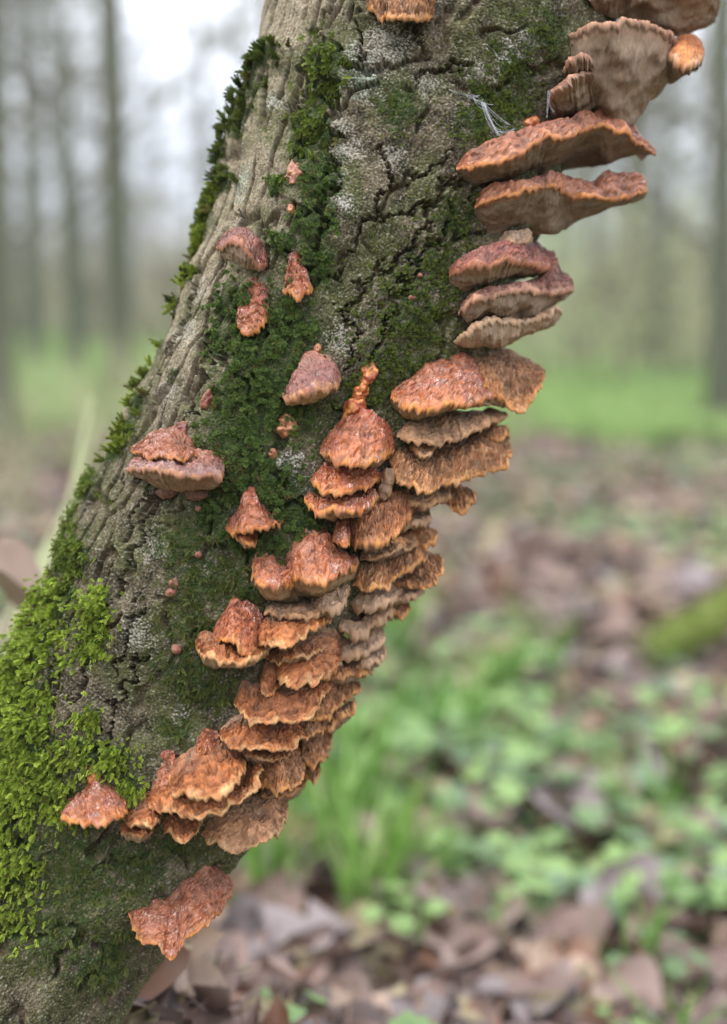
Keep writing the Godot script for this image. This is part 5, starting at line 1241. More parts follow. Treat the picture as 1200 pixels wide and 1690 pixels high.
	bracket("star shaped red bracket with a tall orange neck in grey web", "wet", Vector3(-0.0625,0.601,0.1019),
		[Vector3(-14.8,-10.4,2.2), Vector3(-7.2,-1.6,0.8), Vector3(-4.4,10.7,-1.2), Vector3(0.4,11.7,-1.4), Vector3(1,1.1,0.1), Vector3(8.9,-4.8,0.1), Vector3(16.1,-6.7,-0.7)],
		[Vector3(-15.6,-13.4,7.5), Vector3(-5.9,-9.7,24.4), Vector3(2.9,-9.9,29.4), Vector3(9.3,-7.8,26), Vector3(17.1,-8,4.3)],
		[Vector3(-14.8,-14.4,-5.8), Vector3(-7.4,-11.6,-7.2), Vector3(-4.8,-4.3,-8.9), Vector3(0.7,-6.8,-8.7), Vector3(5.7,-12.3,-7.9), Vector3(16.1,-10.7,-8.7)], 0, 3, 2, 0.04, 1, 0)
	bracket("short tongue under the star shaped red bracket", "wet", Vector3(-0.0673,0.5874,0.1043),
		[Vector3(-5.8,-0.2,0.4), Vector3(0,0.5,0), Vector3(5.8,-0.3,-0.4)],
		[Vector3(-6,-3.4,5.5), Vector3(2.2,-2.7,22.6), Vector3(6.7,-3.9,20.2), Vector3(7.3,-2.6,4.6)],
		[Vector3(-5.8,-4.2,-7.6), Vector3(-3.5,-9.8,-7.8), Vector3(-1.2,-13.2,-7.9), Vector3(1.2,-13.2,-8.1), Vector3(3.5,-9.9,-8.2), Vector3(5.8,-4.3,-8.4)], 0, 3, 2, 0.04, 1, 0)
	bracket("torn tawny bracket at the top edge, in the middle", "striate", Vector3(0.0215,0.8965,0.0526),
		[Vector3(-19.8,1.5,-3.4), Vector3(-0.8,0.4,0.6), Vector3(20.6,-1.9,2.8)],
		[Vector3(-19.5,-16.6,4.1), Vector3(-8.1,-25.1,22.3), Vector3(1.3,-24,25.3), Vector3(11.6,-26.4,21.2), Vector3(18.2,-21.5,10.5)],
		[Vector3(-19.8,-2.5,-11.4), Vector3(-11.7,-8.9,-9.7), Vector3(-3.6,-13,-8), Vector3(4.5,-13.7,-6.9), Vector3(12.5,-10.9,-6), Vector3(20.6,-5.9,-5.2)], 0, 3, 2, 0.04, 0, 0)
	knob("knobbly tip of the thin orange stalk above the pyramid cap", "wet", Vector3(0.0028,0.6736,0.0865), Vector3(0.936,-0.29,-0.201), Vector3(0.264,0.954,-0.145), 4.9, 7.1, 5.2)
	knob("upper bead of the thin orange stalk, below its knobbly tip", "wet", Vector3(-0.0017,0.6633,0.0882), Vector3(0.936,-0.289,-0.202), Vector3(0.263,0.954,-0.146), 4.6, 6, 4.9)
	knob("orange collar of the stalk just above the pyramid cap", "wet", Vector3(-0.0053,0.652,0.0938), Vector3(0.92,-0.336,-0.2), Vector3(0.309,0.938,-0.155), 6, 8.5, 6)
	knob("pale brown button with a dimple, below the plum topped bracket", "nod", Vector3(-0.0438,0.6451,0.0954), Vector3(0.921,-0.389,0.029), Vector3(0.389,0.907,-0.16), 6.4, 6.4, 6.3)
	knob("tiny salmon button right above the plum topped bracket", "nod", Vector3(-0.0262,0.6881,0.0885), Vector3(0.98,-0.199,0.006), Vector3(0.197,0.965,-0.175), 2.1, 2.8, 3.1)
	knob("small rust button in moss above the star shaped bracket", "nod", Vector3(-0.0583,0.6247,0.0987), Vector3(0.92,-0.389,0.052), Vector3(0.392,0.909,-0.14), 3.9, 4.2, 4.4)
	knob("brownish button touching the small rust one, in moss", "nod", Vector3(-0.0528,0.6298,0.0978), Vector3(0.876,-0.479,0.05), Vector3(0.481,0.866,-0.134), 4.2, 3.2, 3.9)
	knob("dark red nub between bare bark and dark moss", "maroon", Vector3(-0.0899,0.6587,0.0865), Vector3(0.892,-0.276,0.359), Vector3(0.357,0.916,-0.183), 3.2, 6, 3.9)
	knob("long plum coloured blister in the upper moss", "plum", Vector3(-0.0401,0.7858,0.0655), Vector3(0.908,-0.232,0.35), Vector3(0.317,0.925,-0.21), 5.3, 10.6, 5.5)
	knob("small orange blister right of the long plum one", "nod", Vector3(-0.033,0.7786,0.0694), Vector3(0.976,-0,0.218), Vector3(0.062,0.959,-0.278), 3.5, 3.9, 4.1)
	knob("tiny orange bead below the long plum blister", "nod", Vector3(-0.0411,0.7673,0.0703), Vector3(0.969,0,0.246), Vector3(0.072,0.956,-0.285), 2.1, 3.5, 3.1)
	knob("dark plum nub on top of the lone wide bracket", "maroon", Vector3(-0.1052,0.6417,0.0873), Vector3(0.926,-0.093,0.366), Vector3(0.194,0.949,-0.25), 4.6, 5.6, 4.9)
	knob("dull brown knob beneath the lone wide bracket, near bare bark", "under", Vector3(-0.1131,0.6069,0.0961), Vector3(0.965,-0,0.263), Vector3(0.069,0.965,-0.255), 5.3, 3.9, 4.4)
	knob("larger dull brown knob beneath the lone wide bracket, near the moss", "under", Vector3(-0.0952,0.6067,0.0998), Vector3(0.989,0,0.147), Vector3(0.031,0.977,-0.212), 7.1, 4.2, 4.7)
	knob("orange knob on the back of the lone pinkish brown cap", "wet", Vector3(-0.1526,0.4474,0.1308), Vector3(0.999,0.05,-0.016), Vector3(-0.052,0.967,-0.251), 3.9, 7.8, 4.4)
	knob("orange hump behind the widest shelf", "wet", Vector3(0.0986,0.8184,0.0491), Vector3(0.816,0.345,-0.463), Vector3(-0.298,0.939,0.174), 6, 3.2, 3.9)
	knob("orange crumb beside the bright orange crust", "nod", Vector3(-0.0318,0.7201,0.0827), Vector3(0.997,0,0.081), Vector3(0.017,0.977,-0.213), 2.1, 2.1, 3.1)
	knob("pinkish pimple in the middle of the lower bark", "pink", Vector3(-0.1081,0.5564,0.1091), Vector3(0.997,0,0.083), Vector3(0.015,0.983,-0.181), 2.8, 3.2, 3.6)
	knob("brown red pimple just under the pinkish one", "pink", Vector3(-0.1098,0.551,0.11), Vector3(0.997,0,0.083), Vector3(0.015,0.983,-0.181), 3.2, 2.5, 3.4)
	knob("pinkish pimple alone in dark moss, left of the lower tier", "pink", Vector3(-0.107,0.519,0.1156), Vector3(1,0,-0.012), Vector3(-0.002,0.991,-0.133), 2.8, 2.8, 3.6)
	knob("tiny dull red dot under the lone wide bracket", "pink", Vector3(-0.0944,0.5979,0.1019), Vector3(0.993,-0,0.117), Vector3(0.023,0.98,-0.199), 1.8, 1.8, 2.8)
	knob("tiny reddish dot in the dark moss below the wide bracket", "pink", Vector3(-0.0942,0.5722,0.1069), Vector3(0.999,0,0.048), Vector3(0.008,0.986,-0.169), 2.1, 1.8, 2.8)
	knob("tiny reddish pimple on the green bark", "pink", Vector3(0.0279,0.7168,0.078), Vector3(0.961,0,-0.275), Vector3(-0.021,0.997,-0.075), 2.1, 1.8, 2.8)
	knob("tiny pale pimple above the reddish one on green bark", "pink", Vector3(0.0324,0.7296,0.0761), Vector3(0.961,-0,-0.275), Vector3(-0.025,0.996,-0.088), 1.8, 1.4, 2.6)
	knob("pale brown pillar between the tiers of the glossy tower", "pore", Vector3(0.0134,0.6122,0.0948), Vector3(0.852,-0.217,-0.477), Vector3(0.227,0.973,-0.039), 4.2, 9.2, 4.7)

# ------------------------------------------------------------------ moss
func leaflet(b: MB, base: Vector3, dir: Vector3, up: Vector3, ln: float, w: float, c0: Color, c1: Color):
	var side := dir.cross(up).normalized() * w
	var mid := base + dir * ln * 0.45 + up * ln * 0.10
	var tip := base + dir * ln - up * ln * 0.05
	b.tri(base, mid + side, tip, c0, c0.lerp(c1, 0.5), c1)
	b.tri(base, tip, mid - side, c0, c1, c0.lerp(c1, 0.5))

func sprig(kind: int, sd: int) -> ArrayMesh:
	var r := RandomNumberGenerator.new()
	r.seed = sd
	var b := MB.new()
	var c0 := Color(0.75, 0.8, 0.7)
	var c1 := Color(1.15, 1.12, 1.2)
	if kind == 0 or kind == 4:
		for ring in 3:
			var n := 7 - ring
			for k in n:
				var a := TAU * (k + 0.5 * ring + r.randf() * 0.4) / n
				var el := 0.15 + 0.42 * ring + r.randf_range(-0.1, 0.1)
				var d := Vector3(cos(a) * cos(el), sin(el), sin(a) * cos(el))
				leaflet(b, Vector3(0, 0.0002 + ring * 0.0005, 0), d, Vector3(0, 1, 0) if el < 1.0 else Vector3(1, 0, 0), 0.0024 * r.randf_range(0.8, 1.15), 0.00062, c0, c1)
	elif kind == 2 or kind == 6:
		for st in 3:
			var lean := Vector3(r.randf_range(-0.5, 0.5), 1, r.randf_range(-0.5, 0.5)).normalized()
			for k in 20:
				var t := k / 19.0
				var a := k * 2.4
				var d := (lean * (0.75 + t) + Vector3(cos(a), 0, sin(a)) * (1.0 - 0.5 * t)).normalized()
				leaflet(b, lean * t * 0.0060, d, lean.cross(d).cross(d).normalized() * -1.0, 0.0032, 0.0005, c0, c1)
	else:
		for st in 2 if kind == 1 else 2:
			var p := Vector3(r.randf_range(-0.001, 0.001), 0, r.randf_range(-0.001, 0.001))
			var dir := Vector3(r.randf_range(-0.6, 0.6), 1.0, r.randf_range(-0.2, 0.9)).normalized()
			var ln := 0.0075 if kind == 3 else 0.0085
			for k in 14:
				var t := k / 13.0
				dir = (dir + Vector3(0, -0.055, 0.035)).normalized()
				p += dir * ln / 14.0
				var side := dir.cross(Vector3(0, 1, 0.2)).normalized()
				for sg: float in [-1.0, 1.0]:
					var d := (dir * 0.75 + side * sg + Vector3(0, r.randf_range(-0.2, 0.3), 0)).normalized()
					leaflet(b, p, d, Vector3(0, 1, 0), (0.0019 if kind == 3 else 0.0026) * (1.0 - 0.55 * t) + 0.0004, 0.0003 if kind == 3 else 0.0006, c0, c1)
	return b.mesh(M.moss)

func moss():
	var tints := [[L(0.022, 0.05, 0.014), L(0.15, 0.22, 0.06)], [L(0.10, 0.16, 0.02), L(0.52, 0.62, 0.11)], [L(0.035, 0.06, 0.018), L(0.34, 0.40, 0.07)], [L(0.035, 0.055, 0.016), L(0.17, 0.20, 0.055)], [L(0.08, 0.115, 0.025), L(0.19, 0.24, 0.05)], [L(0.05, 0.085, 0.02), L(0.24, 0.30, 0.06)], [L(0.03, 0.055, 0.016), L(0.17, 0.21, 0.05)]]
	var gate := nz(61, 0.09, 2)
	var clump := nz(62, 0.075, 2)
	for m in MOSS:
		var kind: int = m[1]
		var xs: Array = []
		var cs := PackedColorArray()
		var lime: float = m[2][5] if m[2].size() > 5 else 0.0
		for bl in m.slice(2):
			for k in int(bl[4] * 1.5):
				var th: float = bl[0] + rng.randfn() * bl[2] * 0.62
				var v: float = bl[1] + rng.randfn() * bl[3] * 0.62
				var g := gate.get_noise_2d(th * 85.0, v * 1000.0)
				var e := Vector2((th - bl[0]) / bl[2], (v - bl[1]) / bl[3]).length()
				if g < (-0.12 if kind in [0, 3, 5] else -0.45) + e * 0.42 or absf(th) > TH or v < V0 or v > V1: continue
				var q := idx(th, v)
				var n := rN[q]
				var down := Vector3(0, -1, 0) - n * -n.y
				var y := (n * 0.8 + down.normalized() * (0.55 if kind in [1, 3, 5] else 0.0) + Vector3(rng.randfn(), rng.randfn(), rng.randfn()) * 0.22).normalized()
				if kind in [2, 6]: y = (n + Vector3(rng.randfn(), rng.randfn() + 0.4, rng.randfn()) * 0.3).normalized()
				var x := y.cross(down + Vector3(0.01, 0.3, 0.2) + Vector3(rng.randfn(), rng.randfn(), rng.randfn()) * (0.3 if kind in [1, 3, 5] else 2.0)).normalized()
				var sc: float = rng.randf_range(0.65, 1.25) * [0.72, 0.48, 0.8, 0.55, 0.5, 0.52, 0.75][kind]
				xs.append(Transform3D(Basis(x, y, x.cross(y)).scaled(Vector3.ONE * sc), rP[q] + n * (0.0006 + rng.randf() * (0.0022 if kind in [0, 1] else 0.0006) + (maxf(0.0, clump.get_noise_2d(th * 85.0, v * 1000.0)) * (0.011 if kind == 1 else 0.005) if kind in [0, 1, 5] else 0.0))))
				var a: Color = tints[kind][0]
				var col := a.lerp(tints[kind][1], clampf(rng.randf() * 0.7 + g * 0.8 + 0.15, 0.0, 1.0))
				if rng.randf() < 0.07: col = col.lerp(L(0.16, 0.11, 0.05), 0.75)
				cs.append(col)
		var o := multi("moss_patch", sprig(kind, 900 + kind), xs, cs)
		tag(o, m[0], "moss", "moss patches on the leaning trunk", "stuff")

# ------------------------------------------------------------------ cobwebs
func cobwebs():
	var webs: Array = [
		["thick white cobweb rope between the bark and the widest shelf", [Vector3(0.0622,0.828,0.0721), Vector3(0.0682,0.8242,0.075), 0.0013], [Vector3(0.0675,0.8248,0.0751), Vector3(0.0743,0.8061,0.0956), 0.0012], [Vector3(0.0682,0.8242,0.075), Vector3(0.0795,0.8096,0.0955), 0.0006], [Vector3(0.0652,0.8299,0.0691), Vector3(0.0582,0.8296,0.0707), 0.0008], [Vector3(0.0743,0.8061,0.0956), Vector3(0.0828,0.807,0.0959), 0.0008], [Vector3(0.0485,0.8326,0.072), Vector3(0.065,0.8288,0.0713), 0.00035], [Vector3(0.0663,0.8258,0.0732), Vector3(0.0736,0.8054,0.0961), 0.0005]],
		["small white cobweb film between the slanting fold and widest shelf", [Vector3(0.1012,0.8277,0.0937), Vector3(0.1005,0.8157,0.09), 0.0009], [Vector3(0.1006,0.8229,0.0941), Vector3(0.1047,0.8169,0.0903), 0.0005]],
	]
	for w in webs:
		var b := MB.new()
		for s in w.slice(1):
			var a: Vector3 = s[0]
			var z: Vector3 = s[1]
			for strand in 4:
				var pts := PackedVector3Array()
				var rad := PackedFloat32Array()
				var sag := a.distance_to(z) * rng.randf_range(0.0, 0.16)
				var o1: Vector3 = Vector3(rng.randfn(), rng.randfn(), rng.randfn()) * s[2] * 0.5
				var o2: Vector3 = Vector3(rng.randfn(), rng.randfn(), rng.randfn()) * s[2] * 1.3
				for k in 9:
					var t := k / 8.0
					pts.append((a + o1).lerp(z + o2, t) + Vector3(0, -sag * 4.0 * t * (1.0 - t), 0))
					rad.append((s[2] * 0.09 + 0.00003) * (0.5 + 0.5 * pow(absf(2.0 * t - 1.0), 1.5)))
				b.tube(pts, rad, 5, Color.WHITE)
		tag(put("cobweb", b.mesh(M.web)), w[0], "cobweb")

# ------------------------------------------------------------------ fallen leaves
func leaf_mesh(sd: int, kind: int) -> ArrayMesh:
	var r := RandomNumberGenerator.new()
	r.seed = sd
	var rows := 9
	var cols := 7
	var P := PackedVector3Array()
	var C := PackedColorArray()
	var curl := r.randf_range(-1.2, 1.8)
	var fold := r.randf_range(0.1, 0.7)
	var twist := r.randf_range(-0.6, 0.6)
	for a in rows:
		var t := a / (rows - 1.0)
		var w := sin(PI * pow(t, 0.7)) * 0.42
		if kind == 1: w *= 0.72 + 0.34 * sin(t * 17.0)
		if kind == 2: w = sin(PI * pow(t, 0.55)) * 0.5
		if a == 0: w = 0.015
		if a == rows - 1: w = 0.012
		for c in cols:
			var s := (c / (cols - 1.0)) * 2.0 - 1.0
			var x := s * w
			var y := absf(s) * w * fold + curl * (t - 0.5) * (t - 0.5) * 0.6 + twist * s * (t - 0.5) * 0.5 + r.randf_range(-0.012, 0.012)
			P.append(Vector3(x, y, t - 0.5))
			C.append(Color.WHITE * (0.8 if c == 3 else 1.0) * r.randf_range(0.85, 1.1))
	var b := MB.new()
	b.grid(P, C, rows, cols)
	var stalk := PackedVector3Array([Vector3(0, curl * 0.15, -0.5), Vector3(0.03, curl * 0.2 + 0.02, -0.68), Vector3(0.08, 0.05, -0.82)])
	b.tube(stalk, PackedFloat32Array([0.014, 0.011, 0.01]), 4, Color(0.7, 0.6, 0.5))
	return b.mesh(M.leaf)

func spot(zn: float, zf: float) -> Vector3:
	# a place on the ground within what the camera can see, a little wider
	var z := -lerpf(zn, zf, pow(rng.randf(), 1.3))
	var half := (0.75 - z) * 0.40 + 0.12
	var x := rng.randf_range(-half, half)
	return Vector3(x, ground_y(x, z), z)

const LEAFC := [Color(0.24, 0.16, 0.135), Color(0.30, 0.215, 0.19), Color(0.19, 0.125, 0.105), Color(0.34, 0.24, 0.18), Color(0.14, 0.10, 0.09), Color(0.25, 0.205, 0.205), Color(0.40, 0.34, 0.2), Color(0.24, 0.125, 0.08)]
const LEAFN := ["pinkish brown", "pale mauve brown", "dark brown", "light tan", "blackish brown", "greyish purple", "straw yellow", "rusty"]

func litter():
	var shapes: Array = []
	for k in 8: shapes.append(leaf_mesh(700 + k, k % 3))
	var mats: Array = []
	for k in LEAFC.size():
		var m := vmat(0.5, 0.5)
		m.albedo_color = LEAFC[k].linear_to_srgb()
		mats.append(m)
	var own: Array = [
		["large greyish purple leaf at the bottom right corner of the litter", Vector3(0.315,0.025,-0.517), 0.6, 0.35, 0.1, 5, 2, 0.12],
		["big pinkish leaf curled up beside the large purple one", Vector3(0.402,0.025,-0.547), 1.2, 0.6, -0.4, 0, 0, 0.09],
		["broad violet grey leaf behind the low herbs at the right", Vector3(0.45,0.025,-0.908), 2, 0.5, 0.2, 5, 2, 0.14],
		["pale pinkish leaf half under the broad violet grey one", Vector3(0.367,0.025,-0.861), 0.3, 0.4, -0.3, 1, 0, 0.1],
		["straw yellow leaf beside the drooping fringed flap", Vector3(0.023,0.025,-1.32), 1.3, 0.9, 0.1, 6, 2, 0.1],
		["straw coloured leaf behind the lower stack of brackets", Vector3(-0.023,0.025,-0.92), 1.8, 0.7, 0.2, 6, 0, 0.085],
		["pale mauve leaf at the foot of the trunk, beside the grass", Vector3(-0.086,0.025,-0.796), 0.9, 0.4, 0.2, 1, 0, 0.1],
		["pinkish brown leaf lying below the tan fan", Vector3(-0.101,0.025,-0.435), 1, 0.5, 0, 0, 2, 0.1],
		["greyish leaf standing against the trunk above the lowest bracket", Vector3(-0.177,0.025,-0.607), 2.6, 1, 0.4, 1, 0, 0.045],
		["light tan leaf lying alone in the middle of the herbs", Vector3(0.074,0.025,-0.716), 0.7, 0.4, 0.2, 3, 0, 0.08],
		["dark reddish leaf beyond the herbs, upper right of the litter", Vector3(0.621,0.025,-1.984), 1.1, 0.3, 0.3, 7, 1, 0.1],
		["pale leaf in the litter near the mossy branch", Vector3(0.434,0.025,-1.924), 0.2, 0.5, -0.2, 1, 2, 0.11],
		["beige dead leaf behind the bright moss at the left edge", Vector3(-0.301,0.335,-0.201), 1.9, 0.9, 0.2, 3, 0, 0.10],
	]
	for w in own:
		var o := MeshInstance3D.new()
		o.mesh = shapes[w[6]]
		o.set_surface_override_material(0, mats[w[5]])
		o.name = numbered("fallen_leaf")
		add_child(o)
		o.position = w[1] + Vector3(0, ground_y(w[1].x, w[1].z), 0)
		o.rotation = Vector3(w[3], w[2], w[4])
		o.scale = Vector3.ONE * w[7]
		tag(o, w[0], "leaf", "fallen leaves on the forest floor")
	for k in 240:
		var p := spot(0.05, 2.6)
		var c := rng.randi() % 8
		if c in [3, 6] and rng.randf() < 0.7: c = 0
		var o := MeshInstance3D.new()
		o.mesh = shapes[rng.randi() % 8]
		o.set_surface_override_material(0, mats[c])
		o.name = numbered("fallen_leaf")
		add_child(o)
		o.position = p + Vector3(0, rng.randf_range(0.006, 0.022), 0)
		o.rotation = Vector3(rng.randf_range(-0.5, 0.5), rng.randf() * TAU, rng.randf_range(-0.5, 0.5))
		o.scale = Vector3.ONE * rng.randf_range(0.07, 0.14)
		tag(o, "%s fallen leaf lying loose in the blurred leaf litter" % LEAFN[c], "leaf", "%s leaves of the leaf litter" % LEAFN[c])
	for s in 8:
		var xs: Array = []
		var cs := PackedColorArray()
		for k in 2400:
			var p := spot(-0.3, 9.0)
			if k >= 1500:
				p.x = rng.randf_range(-4.0, 4.0)
				p.z = rng.randf_range(-7.0, 0.5)
				p.y = ground_y(p.x, p.z)
			if green_share(p.x, p.z) > 0.5 and rng.randf() < 0.45: continue
			xs.append(Transform3D(Basis.from_euler(Vector3(rng.randf_range(-0.4, 0.4), rng.randf() * TAU, rng.randf_range(-0.4, 0.4))).scaled(Vector3.ONE * rng.randf_range(0.045, 0.10)), p + Vector3(0, rng.randf_range(0.0, 0.01), 0)))
			cs.append(LEAFC[rng.randi() % 8] * rng.randf_range(0.75, 1.2))
		tag(multi("leaf_litter", shapes[s], xs, cs), "brown leaf litter covering the forest floor", "leaf litter", "leaf litter", "stuff")

# ------------------------------------------------------------------ herbs and grass
func herb_leaf(sd: int) -> ArrayMesh:
	var b := MB.new()
	var r := RandomNumberGenerator.new()
	r.seed = sd
	var n := 44
	var c0 := Color(1, 1, 1)
	var ctr := Vector3(0, 0, 0.1)
	var ring: Array = []
	for k in n + 1:
		var a := -PI + TAU * k / n
		var rad := 0.5 * (0.86 + 0.12 * cos(a * 5.0) + 0.03 * cos(a * 15.0)) * (1.0 - 0.45 * exp(-pow((absf(a) - PI) / 0.35, 2.0)))
		ring.append(Vector3(sin(a) * rad, -0.10 * rad * rad * 4 + 0.03 * cos(a * 5.0) + r.randf_range(-0.01, 0.01), 0.1 + cos(a) * rad))
	for k in n: b.tri(ctr, ring[k], ring[k + 1], c0 * 0.85, c0, c0)
	return b.mesh(M.herb)

func herb(at: Vector3, count: int, size: float, height: float, col: Color, leaf: ArrayMesh, label: String):
	var o := root("herb", at)
	tag(o, label, "herb", "green herbs among the leaf litter")
	var m: StandardMaterial3D = M.herb.duplicate()
	m.albedo_color = col.linear_to_srgb()
	var st := MB.new()
	for k in count:
		var a := TAU * (k + rng.randf() * 0.7) / count
		var h := height * rng.randf_range(0.5, 1.1)
		var reach := size * rng.randf_range(0.5, 1.4)
		var tip := Vector3(cos(a) * reach, h, sin(a) * reach)
		st.tube(PackedVector3Array([Vector3.ZERO, Vector3(tip.x * 0.35, h * 0.65, tip.z * 0.35), tip]), PackedFloat32Array([0.0010, 0.0009, 0.0007]), 5, Color(1.1, 1.1, 0.9))
		var l := put("leaf", leaf, o)
		l.set_surface_override_material(0, m)
		l.position = tip
		l.basis = Basis(Vector3(0, 1, 0), -a + PI / 2) * Basis(Vector3(1, 0, 0), rng.randf_range(-0.1, 0.6)) * Basis.from_scale(Vector3.ONE * size * rng.randf_range(0.7, 1.15))
	var s := put("stem", st.mesh(M.herb), o)
	s.set_surface_override_material(0, m)

const HERBC := [Color(0.20, 0.32, 0.11), Color(0.27, 0.41, 0.14), Color(0.15, 0.24, 0.10), Color(0.18, 0.27, 0.155)]
const HERBN := ["mid green", "bright green", "dark green", "bluish green"]

func herbs():
	var leaf := herb_leaf(5)
	var set: Array = [
		["bright lobed herb in front of the broad violet leaf", Vector3(0.316,0,-0.626), 6, 0.036, 0.06, 1],
		["bright herb left of the large purple leaf", Vector3(0.124,0,-0.626), 6, 0.034, 0.07, 1],
		["round leaved bright herb in the lower middle of the litter", Vector3(0.027,0,-0.448), 7, 0.036, 0.06, 1],
		["bluish green herb at the right edge of the litter", Vector3(0.486,0,-0.796), 6, 0.05, 0.05, 3],
		["mid green herb clump in the middle distance", Vector3(0.138,0,-1.036), 7, 0.045, 0.07, 0],
		["bright herb below the mossy branch", Vector3(0.248,0,-1.216), 6, 0.05, 0.06, 1],
		["pale green herb just right of the lower stack", Vector3(0.038,0,-0.982), 6, 0.05, 0.09, 1],
	]
	for w in set:
		herb(w[1] + Vector3(0, ground_y(w[1].x, w[1].z), 0), w[2], w[3], w[4], HERBC[w[5]], leaf, w[0])
	for k in 180:
		var p := spot(0.05, 4.2)
		if green_share(p.x, p.z) < 0.12 and rng.randf() < 0.6: continue
		var c := rng.randi() % 4
		herb(p, rng.randi_range(4, 7), rng.randf_range(0.018, 0.036), rng.randf_range(0.03, 0.08), HERBC[c], leaf, "%s low herb with lobed leaves, blurred among the fallen leaves" % HERBN[c])
	var xs: Array = []
	var cs := PackedColorArray()
	for k in 6500:
		var p := spot(0.5, 12.0)
		if green_share(p.x, p.z) < 0.25: continue
		xs.append(Transform3D(Basis.from_euler(Vector3(rng.randf_range(-0.5, 0.5), rng.randf() * TAU, rng.randf_range(-0.5, 0.5))).scaled(Vector3.ONE * rng.randf_range(0.03, 0.06)), p + Vector3(0, rng.randf_range(0.02, 0.08), 0)))
		cs.append(HERBC[rng.randi() % 4] * rng.randf_range(0.8, 1.2))
	tag(multi("ground_cover", leaf, xs, cs), "low green ground cover spreading back through the wood", "ground cover", "", "stuff")

func tuft(sd: int, n: int, h: float, spread: float, w: float) -> ArrayMesh:
	var r := RandomNumberGenerator.new()
	r.seed = sd
	var b := MB.new()
	for k in n:
		var a := r.randf() * TAU
		var base := Vector3(cos(a), 0, sin(a)) * r.randf() * spread
		var lean := Vector3(r.randfn(), 0, r.randfn()) * 0.28
		var side := Vector3(cos(a + 1.3), 0, sin(a + 1.3)) * w
		var hh := h * r.randf_range(0.6, 1.1)
		var m1 := base + lean * hh * 0.35 + Vector3(0, hh * 0.5, 0)
		var m2 := base + lean * hh * 1.0 + Vector3(0, hh * 0.92, 0)
		var c0 := Color(0.75, 0.78, 0.7)
		b.tri(base - side, m1 - side * 0.9, base + side, c0, Color.WHITE, c0)
		b.tri(base + side, m1 - side * 0.9, m1 + side * 0.9, c0, Color.WHITE, Color.WHITE)
		b.tri(m1 - side * 0.9, m2, m1 + side * 0.9, Color.WHITE, Color(1.1, 1.1, 1), Color.WHITE)
	return b.mesh(M.herb)

